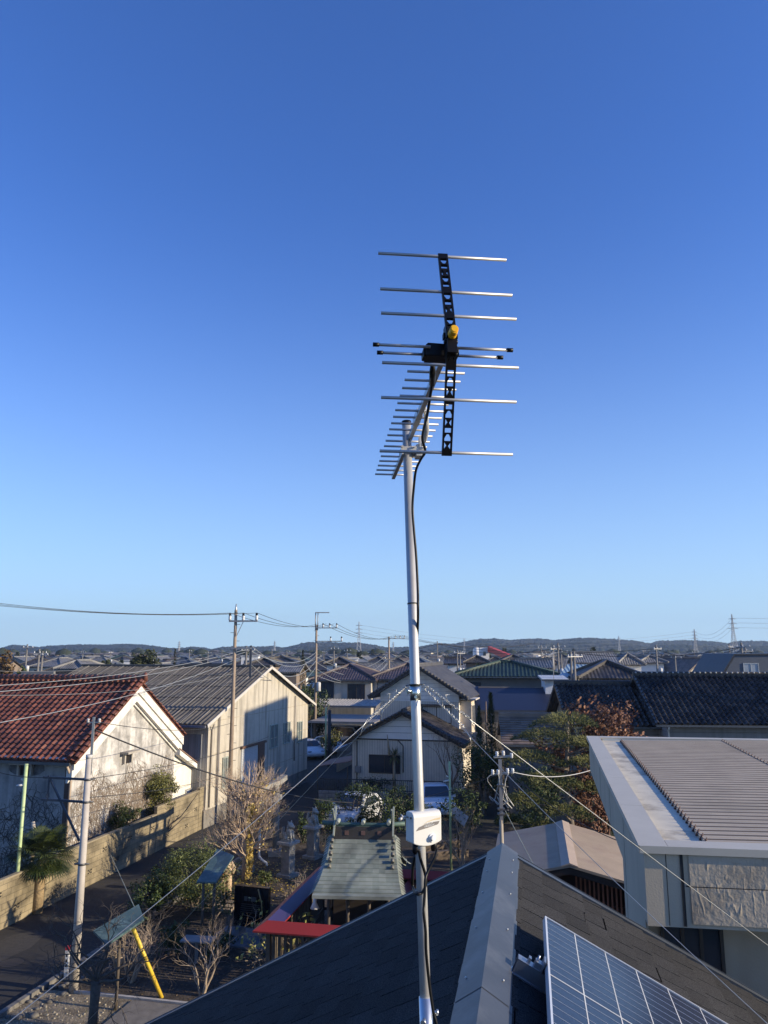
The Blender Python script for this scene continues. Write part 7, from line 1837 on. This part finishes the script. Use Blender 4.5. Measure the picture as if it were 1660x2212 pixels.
# white tower with red conveyor
tw = thing('tower', 'white concrete plant tower with small window above the roofs', 'tower', tuple(gx(1047, 1400, 230)))
c = gx(1047, 1400, 230); ht = Y(1047, 1397, 230).z; mb = MB(T=Matrix.Translation(c)); mb.bx(-1.4,1.4,0,3,0,ht); mb.build('body', mk('white far wall', wall_cols['white']), tw)
mb = MB(T=Matrix.Translation(c)); mb.bx(-.4,.4,-.06,0,ht-2.6,ht-1.4); mb.build('window', darkglass, tw)
mb = MB(T=Matrix.Translation(c)); mb.bx(-1.6,1.6,-.1,3.1,ht,ht+.2); mb.build('roof', mk('dark sheet', (.03,.033,.04)), tw)
a = Y(1058, 1402, 230); b = Y(1112, 1424, 215); cv = thing('conveyor', 'long red sloping conveyor gallery leading down from the white tower', 'conveyor', (a.x, a.y, 0))
mb = MB(); mb.bar(a, b, 1.2, 1.5); mb.build('gallery', mk('red conveyor paint', (.60,.07,.04), .5), cv)
m = a.lerp(b, .5); mb = MB(); mb.bar(V((m.x, m.y, 0)), m, .4, .4, up=V((0,1,0))); mb.build('leg', galv, cv)
m = a.lerp(b, .85); mb = MB(); mb.bar(V((m.x, m.y, 0)), m, .4, .4, up=V((0,1,0))); mb.build('leg', galv, cv)
mx = gx(1096, 1400, 240); 
mixer = thing('silo', 'pale cylindrical silo left of the white tower', 'silo', tuple(gx(1030,1400,240))); c = gx(1030, 1400, 240); mb = MB(); mb.lathe(c, [(1.2,0),(1.2,9.5),(.9,10.0),(.2,10.3)], 14); mb.build('shell', mk('white far wall', wall_cols['white']), mixer)
# white far sheds and small things on the plain at left
for i, (u, v, w, h, y, lab) in enumerate(((150,1442,38,5,118,'low white flat-roofed block over the left end of the warehouse roof'), (290,1428,60,6,190,'long pale industrial shed on the plain at left'), (540,1418,36,9,200,'white flat building on the plain right of the warehouse pole'), (760,1424,26,7,180,'small bright white house on the plain behind the purple-brown roof'))):
    p = Y(u, v, y); W = w*y/F; mb = MB(); mb.bx(0, W, 0, W*.7, 0, p.z); mb.bx(-.2, W+.2, -.2, W*.7+.2, p.z, p.z+.25, 1)
    for k in range(int(W/3)): mb.bx(.8+k*3, 2.2+k*3, -.05, 0, p.z-2.0, p.z-1.0, 2)
    o = mb.build('shed', [mk('white far wall', wall_cols['white']), mk('pale flat roof', (.4,.4,.4), .7), darkglass]); o.location = (p.x - W/2, y, 0); tag(o, lab, 'building')

# the town beyond: individual houses on the turned grid
protos = []
VAR = [('white','dark grey','gx'),('cream','black','hip'),('grey','dark grey','gy'),('white','black','hip'),('cream','brown','gx'),('grey','blue-grey','hip'),('brown','black','gx'),('white','blue-grey','gy'),('cream','dark grey','hip'),('white','green','hip')]
KW_ = {'gx': 'side-gabled', 'gy': 'front-gabled', 'hip': 'hip-roofed'}
for i, (wc, rc, kd) in enumerate(VAR):
    q = random.Random(400+i); W = q.uniform(8,12); D = q.uniform(7,10); mb, ms = farhouse(wc, rc, kd, W, D, q.uniform(5.2,5.9), q.uniform(1.6,2.2), 410+i)
    mb.v = [v - V((W/2, D/2, 0)) for v in mb.v]
    protos.append((mb, ms, 'distant small %s-walled house with %s %s roof in the plain below the hills' % (wc, rc, KW_[kd]), 'distant %s-walled %s-roofed %s houses' % (wc, rc, KW_[kd])))
q = random.Random(77); count = 0; made = [None]*len(protos)
# keep clear of everything already standing beyond 55 m
keep = [(o.matrix_world.translation.x if False else o.location.x, o.location.y) for o in bpy.data.objects if o.parent is None and o.get('category') in ('house','building','tower','tree','shed','carport','silo','utility pole') and o.location.y > 55]
cells = []
for j in range(0, 44):
    for i in range(-40, 41):
        f = 66 + j*(13 + j*.12); r = i*16.5
        p = V((0,0,0)) + ef*f + er*(r + q.uniform(-2.5,2.5)) + ef*q.uniform(-2,2)
        if p.y < 86 or p.y > 620: continue
        if abs(p.x) > .53*p.y + 6: continue
        cells.append(p)
cells.sort(key=lambda p: p.y)
for p in cells:
    if count >= 290: break
    if q.random() < .30: continue
    if p.y < 150 and any((p.x-a)**2 + (p.y-b)**2 < 190 for a, b in keep): continue
    if -9 < p.x - p.y*.18 + 14 < -4: continue
    k = q.randrange(len(protos)); mb, ms, lab, grp = protos[k]
    if made[k] is None:
        o = mb.build('house', ms); made[k] = o
    else:
        o = made[k].copy(); C.objects.link(o)
    o.location = (p.x, p.y, 0); o.rotation_euler = (0, 0, -GA + q.choice((0, 0, math.pi/2, math.pi)) + q.uniform(-.08,.08)); s = q.uniform(.86, 1.0); o.scale = (s*q.uniform(.9,1.1), s, s)
    tag(o, lab, 'house', grp); count += 1
print('far houses', count, 'last y', p.y)
# the rest of the town as one mass
ylast = p.y; mb = MB(); q = random.Random(78)
for i in range(1800):
    y = ylast + (1750-ylast)*q.random()**1.2; x = q.uniform(-.54,.54)*y; a = q.uniform(-.3,.3) - GA; W = q.uniform(8,16); D = q.uniform(7,12); h = q.choice((5.5,5.8,6,6.2,3.5,8 if q.random() < .1 else 6))
    mb.T = Matrix.Translation((x,y,0)) @ Matrix.Rotation(a, 4, 'Z'); wm_ = q.choice((0,0,1)); mb.bx(0,W,0,D,0,h,wm_)
    if q.random() < .8: mb.prism([(-.5,-.5,h),(W+.5,-.5,h),(W/2,-.5,h+1.8)], (0,D+1,0), 2+q.randrange(2))
tag(mb.build('distant_town', [mk('white far wall', wall_cols['white']), mk('cream far wall', wall_cols['cream']), mk('far dark roof', (.06,.06,.065), .6), mk('far brown roof', (.12,.10,.085), .6)]), 'mass of tiny far-off houses at the foot of the hills', 'town', kind='stuff')
# scattered far trees
tp_ = []
for i, (lm, kind) in enumerate(((dk,'r'),(dk,'c'),(leafmat('brown olive leaf', (0,0,0), (0,0,0)),'r'))):
    q = random.Random(500+i); mb = MB()
    if kind == 'r': leafcloud(mb, (0,0,3.6), (2.6,2.6,2.4), 420, .38, q, 16, fill=.5)
    else:
        for k in range(380):
            t = q.random()**1.2; z = 8*(.1+.9*t); rr_ = 1.7*(1-t)**.8; a = q.uniform(0,6.28); w = V((math.cos(a)*rr_*q.random()**.4, math.sin(a)*rr_*q.random()**.4, z)); d = V((math.cos(a), math.sin(a), .8)).normalized(); s_ = d.orthogonal().normalized()*.16; mb.quad([w-s_, w+d*.6-s_*.3, w+d*.7, w+s_], 0, [(q.random(),.5)]*4)
    mb.tube([(0,0,0),(0,0,4)], [.2,.08], 5); tp_.append((mb, lm))
labs = [('distant rounded dark tree standing among far roofs', 'distant rounded dark trees'), ('distant pointed dark cedar among far roofs', 'distant pointed cedars'), ('distant brownish tree among far roofs', 'distant brownish trees')]
first = [None]*3; q = random.Random(79)
for i in range(120):
    y = q.uniform(80, 520); x = q.uniform(-.53,.53)*y; k = q.choice((0,0,1,2))
    if y < 120 and any((x-a)**2 + (y-b)**2 < 60 for a, b in keep): continue
    if first[k] is None: o = tp_[k][0].build('tree', tp_[k][1]); first[k] = o
    else: o = first[k].copy(); C.objects.link(o)
    o.location = (x, y, 0); s = q.uniform(.6, 1.0) if y < 200 else q.uniform(.8,1.3); o.scale = (s, s, s*q.uniform(.85,1.05)); o.rotation_euler = (0,0,q.uniform(0,6.28)); tag(o, labs[k][0], 'tree', labs[k][1])
# far poles: surveyed positions (u, v top, distance)
q = random.Random(80)
fp0 = thing('utility_pole', 'distant concrete utility pole rising from the roofs', 'utility pole', (0,0,0), 'distant utility poles')
mb = MB(); mb.tube([(0,0,0),(0,0,11.5)], [.15,.09], 8); mb.build('shaft', mk('grey pole', (.17,.16,.145), .8), fp0)
mb = MB(); mb.bar((-.5,-.1,11.0),(.8,-.1,11.0), .08, .08); mb.build('crossarm', mk('zinc arm', (.3,.3,.3)), fp0)
for x in (-.4,.1,.7):
    mb = MB(); mb.lathe((x,-.1,11.03), [(.04,0),(.06,.08),(.03,.16),(.04,.22)], 6); mb.build('insulator', mk('white porcelain', (.62,.62,.6)), fp0)
mb = MB(); mb.lathe((.3,-.2,7.6), [(.2,0),(.22,.8),(.05,.9)], 8); mb.build('transformer', mk('grey white can', (.5,.5,.48)), fp0)
PS = [(86,1400,72),(93,1405,78),(60,1390,95),(533,1393,68),(1195,1392,84),(1205,1388,80),(1169,1392,110),(1212,1400,92),(1178,1405,100),(1184,1410,105),(1233,1406,62),(1240,1405,60),(1417,1392,88),(1458,1413,92),(1601,1386,72),(1575,1390,120),(1609,1396,76),(945,1384,125),(988,1402,105),(994,1404,107),(750,1400,130),(722,1395,118),(588,1400,150),(540,1402,160),(620,1404,170),(450,1406,150),(410,1402,180),(480,1404,210),(1290,1408,170),(1350,1406,190),(1500,1404,150),(1540,1406,200),(1120,1406,190),(700,1405,220),(1640,1410,180),(1390,1403,240),(1270,1400,260),(900,1404,200),(180,1405,180),(240,1406,220)]
poles = []
for i, (u, v, y) in enumerate(PS):
    t = Y(u, v, y); s = t.z/11.6
    if i == 0: o = fp0; o.location = (t.x, y, 0)
    else: o = dup(fp0, (t.x, y, 0), q.uniform(-.6,.6))
    o.scale = (1 if s < 1.3 else 1.2, 1, s); poles.append(V((t.x, y, t.z)))
# distant wires strung pole to pole
pairs = [(4,9),(4,14),(12,14),(17,4),(20,17),(3,23),(14,15),(17,12),(21,20),(0,2),(26,22),(3,21)]
names = ['far wire at left centre', 'far wire right of centre', 'far wire over the pale yellow gable', 'far wire from the mast to the pole cluster', 'far wire behind the mast', 'far wire right of the warehouse pole', 'far wire at the right edge', 'long far wire before the right hills', 'far wire over the cream house', 'far wire at the left edge', 'far wire on the left plain', 'far wire before the middle hills']
for i, (a, b) in enumerate(pairs):
    for k in range(1): wire(poles[a] - V((0,0,.5)), poles[b] - V((0,0,.5)), .9, .028, wire_dark, names[i], None)
# lattice pylons
def pylon(label, u, v, y, wbase=.16):
    t = Y(u, v, y); h = t.z; p = V((t.x, y, 0)); th = thing('pylon', label, 'pylon', tuple(p)); r = max(.10, y*.00022)
    mb = MB(); lv = [0,.16,.3,.42,.53,.62,.70,.78,.86,.93,1.0]
    def wd(f): return h*wbase*.5*((1-f/.62)*.72+.28 if f < .62 else .28*(1-(f-.62)/.38*.75))
    cor = [(-1,-1),(1,-1),(1,1),(-1,1)]
    for a, b in zip(lv, lv[1:]):
        for i in range(4):
            c0 = cor[i]; c1 = cor[(i+1) % 4]; wa, wb = wd(a), wd(b)
            P0 = p + V((c0[0]*wa, c0[1]*wa, a*h)); P1 = p + V((c0[0]*wb, c0[1]*wb, b*h)); Q0 = p + V((c1[0]*wa, c1[1]*wa, a*h)); Q1 = p + V((c1[0]*wb, c1[1]*wb, b*h))
            mb.tube([P0, P1], r, 4, False); mb.tube([P0, Q1], r*.7, 3, False); mb.tube([Q0, P1], r*.7, 3, False); mb.tube([P1, Q1], r*.7, 3, False)
    mb.build('lattice', mk('pylon steel', (.38,.38,.38), .6, .3), th)
    for f, L in ((.70,.115),(.80,.10),(.90,.085)):
        mb = MB(); mb.tube([p + V((-h*L,0,f*h)), p + V((0,0,f*h+h*.02)), p + V((h*L,0,f*h))], r*.9, 4, False); mb.tube([p + V((-h*L,0,f*h)), p + V((h*L,0,f*h))], r*.8, 4, False); mb.build('crossarm', mk('pylon steel', (.38,.38,.38)), th)
    return p, h
pyl = [pylon('tall lattice pylon left of the mast before the hill gap', 776, 1343, 800), pylon('tall lattice pylon at the right edge of the skyline', 1581, 1327, 640), pylon('smaller lattice pylon left of the tall right one', 1500, 1359, 800), pylon('small lattice pylon before the right-hand hills', 1337, 1374, 1000), pylon('small pylon on the left plain beside the pointed evergreen', 388, 1385, 1000), pylon('tiny pylon behind the bracket-topped pole', 594, 1402-18, 1300), pylon('tiny pylon just left of the mast', 836+14, 1386, 1300, .14), pylon('tiny pylon left of the white tower', 1003, 1379, 1300, .14)]
for k, (a, b) in enumerate(((0,2),(2,1))):
    for j, f in enumerate((.72,.82,.92)):
        A = pyl[a][0] + V((0,0,pyl[a][1]*f)); B = pyl[b][0] + V((0,0,pyl[b][1]*f))
        wire(A, B, 14 if k == 0 else 8, .09, wire_grey, ['lowest', 'middle', 'topmost'][j] + ' faint pylon cable ' + ('crossing behind the mast' if k == 0 else 'between the two right-hand pylons'), 'pylon cables', 20)
for j, f in enumerate((.72,.82,.92)):
    A = pyl[1][0] + V((0,0,pyl[1][1]*f)); wire(A, A + V((300, -60, 4)), 3, .09, wire_grey, ['lowest', 'middle', 'topmost'][j] + ' faint pylon cable leaving the right edge', 'pylon cables', 12)

# ================================================================== HILLS
SK = [(-400,1396),(-100,1400),(0,1403),(25,1394),(55,1396),(85,1399),(110,1396),(150,1394),(185,1393),(225,1394),(265,1392),(300,1393),(340,1397),(362,1401),(395,1401),(415,1398),(440,1400),(458,1404),(480,1399),(520,1398),(560,1398),(590,1397),(615,1400),(640,1394),(665,1389),(700,1388),(745,1390),(775,1389),(805,1394),(835,1400),(870,1399),(905,1398),(950,1391),(985,1392),(1015,1385),(1040,1381),(1075,1381),(1105,1384),(1140,1381),(1170,1381),(1200,1384),(1240,1380),(1280,1379),(1320,1382),(1355,1384),(1385,1387),(1405,1391),(1420,1386),(1445,1385),(1475,1384),(1510,1385),(1545,1387),(1575,1391),(1590,1387),(1620,1386),(1660,1387),(1760,1384),(2100,1390)]
def skyv(u):
    for (a, va), (b, vb) in zip(SK, SK[1:]):
        if a <= u <= b: t = (u-a)/(b-a); return va + (vb-va)*t
    return SK[0][1] if u < SK[0][0] else SK[-1][1]
def hillmesh(r0, r1, rc, nu, nr, off, seed, amp, hmul=1.0, crest=.55):
    mb = MB(); vs = []
    for j in range(nr+1):
        f = j/nr; r = r0 + (r1-r0)*f
        for i in range(nu+1):
            u = -320 + 2300*i/nu; g = Y(u, 1400, r); x = g.x
            H_ = (Y(u, skyv(u) + off + 1.0, rc).z)*hmul
            pr = max(0, min(1, f/crest + .16*noise.noise(V((x*.006, seed, 2))))); s = pr*pr*(3-2*pr) if f < crest else 1 - .5*((f-crest)/(1-crest))**2
            n1 = noise.noise(V((x*.004, r*.004, seed)))*.30 + noise.noise(V((x*.012, r*.010, seed+3)))*.20
            z = H_*s*(1 + n1*(1-s)*2.0) 
            z += amp*(.5+noise.noise(V((x*.085, r*.085, seed+9))))*min(1, s*3) + amp*.8*noise.noise(V((x*.21, r*.2, seed+5)))*min(1, s*3)
            vs.append((x, r, max(z, -.5) if f > 0 else -.5))
    n = nu+1
    mb.add(vs, [(j*n+i, j*n+i+1, (j+1)*n+i+1, (j+1)*n+i) for j in range(nr) for i in range(nu)])
    return mb
def hillmat(name, c1, c2, c3):
    m, t, b = nt(name); N = t.nodes; L = t.links; tc = N.new('ShaderNodeTexCoord')
    v = N.new('ShaderNodeTexVoronoi'); v.inputs['Scale'].default_value = .085; L.new(tc.outputs['Object'], v.inputs['Vector'])
    r = N.new('ShaderNodeValToRGB'); r.color_ramp.elements[0].color = (*c1,1); r.color_ramp.elements[1].color = (*c2,1); e = r.color_ramp.elements.new(.80); e.color = (*c3,1)
    n = N.new('ShaderNodeTexNoise'); n.inputs['Scale'].default_value = .012; n.inputs['Detail'].default_value = 6; L.new(tc.outputs['Object'], n.inputs['Vector'])
    sp = N.new('ShaderNodeSeparateColor'); L.new(v.outputs['Color'], sp.inputs[0])
    a = N.new('ShaderNodeMath'); a.operation = 'MULTIPLY_ADD'; a.inputs[1].default_value = .5; L.new(sp.outputs[0], a.inputs[0])
    a2 = N.new('ShaderNodeMath'); a2.operation = 'MULTIPLY_ADD'; a2.inputs[1].default_value = 2.4; a2.inputs[2].default_value = -.95; L.new(n.outputs['Fac'], a2.inputs[0]); L.new(a2.outputs[0], a.inputs[2])
    L.new(a.outputs[0], r.inputs[0]); L.new(r.outputs[0], b.inputs['Base Color'])
    bp = N.new('ShaderNodeBump'); bp.inputs['Distance'].default_value = 4; L.new(v.outputs['Distance'], bp.inputs['Height']); bp.invert = True; L.new(bp.outputs[0], b.inputs['Normal'])
    b.inputs['Roughness'].default_value = .95; b.inputs['Specular IOR Level'].default_value = .1
    return m
hm = hillmat('wooded hillside', (.006,.015,.009), (.020,.032,.018), (.040,.040,.028))
struct('hills', hillmesh(1500, 2300, 1950, 760, 60, 0, 3, 3.2), hm)
struct('hills', hillmesh(1320, 1560, 1450, 620, 26, 9.5, 8, 2.6), hm)
mb = MB(); q = random.Random(90)
for i in range(2600):
    u = q.uniform(-100, 1760); r = 1950 + q.uniform(-60, 20); p = Y(u, skyv(u) + 1.2, r); s = q.uniform(2.2, 4.5)
    mb.add([p + V((-s,0,-s)), p + V((s,0,-s)), p + V((s*.5,0,s*.5*q.random())), p + V((-s*.4,0,s*.5*q.random())), p + V((0,s,-s)), p + V((0,0,s*q.uniform(.3,1.1)))], [(0,1,2,5,3),(1,4,5,2),(4,0,3,5)])
tag(mb.build('ridge_woods', mk('ridge tree green', (.028,.034,.018), .95)), 'ragged treetops along the crest of the wooded hills', 'woods', kind='stuff')
# belts of trees on the plain
mb = MB(); q = random.Random(91)
for i in range(1300):
    y = q.uniform(480, 1500); x = q.uniform(-.54,.54)*y; s = q.uniform(2.5,5.5); z = s*q.uniform(.7,1.3)
    if noise.noise(V((x*.006, y*.006, 4))) < -.05: continue
    mb.sphere((x, y, z*.8), s, 6, 4, 0, (1.3, 1, z/s))
tag(mb.build('plain_woods', mk('plain tree green', (.026,.034,.016), .95)), 'low belts of dark trees across the far plain', 'woods', kind='stuff')

# ================================================================== HAZE
m = bpy.data.materials.new('haze'); m.use_nodes = True; t = m.node_tree
for n in list(t.nodes):
    if n.type == 'BSDF_PRINCIPLED': t.nodes.remove(n)
pv = t.nodes.new('ShaderNodeVolumePrincipled'); pv.inputs['Color'].default_value = (.50,.68,.95,1); pv.inputs['Density'].default_value = .00018; pv.inputs['Anisotropy'].default_value = .2
t.links.new(pv.outputs[0], t.nodes['Material Output'].inputs['Volume'])
HAZE = True
if HAZE:
    mb = MB(); mb.bx(-2600, 2600, -450, 2700, -1.2, 118)
    o = mb.build('haze', m); tag(o, kind='stuff')
    o['label'] = 'thin pale blue haze over the far plain and hills'; o['category'] = 'haze'

# odds and ends right of the shrine
P = [G(968,1752,1.9), G(985,1742,2.2), G(1013,1764,2.2), G(1003,1784,1.9)]
th = thing('canopy', 'small tilted grey sheet canopy behind the slim green pole', 'canopy', (P[0].x, P[0].y, 0)); mb = MB(); mb.prism(P, (0,0,-.05)); mb.build('roof_sheet', mk('grey sheet', (.22,.22,.21), .6, 0, .2, 3), th)
mb = MB(); c = (P[0]+P[2])/2; mb.tube([V((c.x,c.y,0)), V((c.x,c.y,2.0))], .04, 6); mb.build('post', timber, th)
for i, (a, b, z) in enumerate((((905,1862),(1010,1850),.35),((905,1850),(1000,1840),.55))):
    a = G(*a); b = G(*b); mb = MB(); mb.bar(a + V((0,0,z/2)), b + V((0,0,z/2)), .25, z); tag(mb.build('stone_border', mk('brown stone edging', (.13,.10,.075), .9, 0, .35, 4), base=tuple(a)), ['front brown stone edging behind the right end of the shrine fence', 'rear brown stone edging step behind the right end of the shrine fence'][i], 'edging')
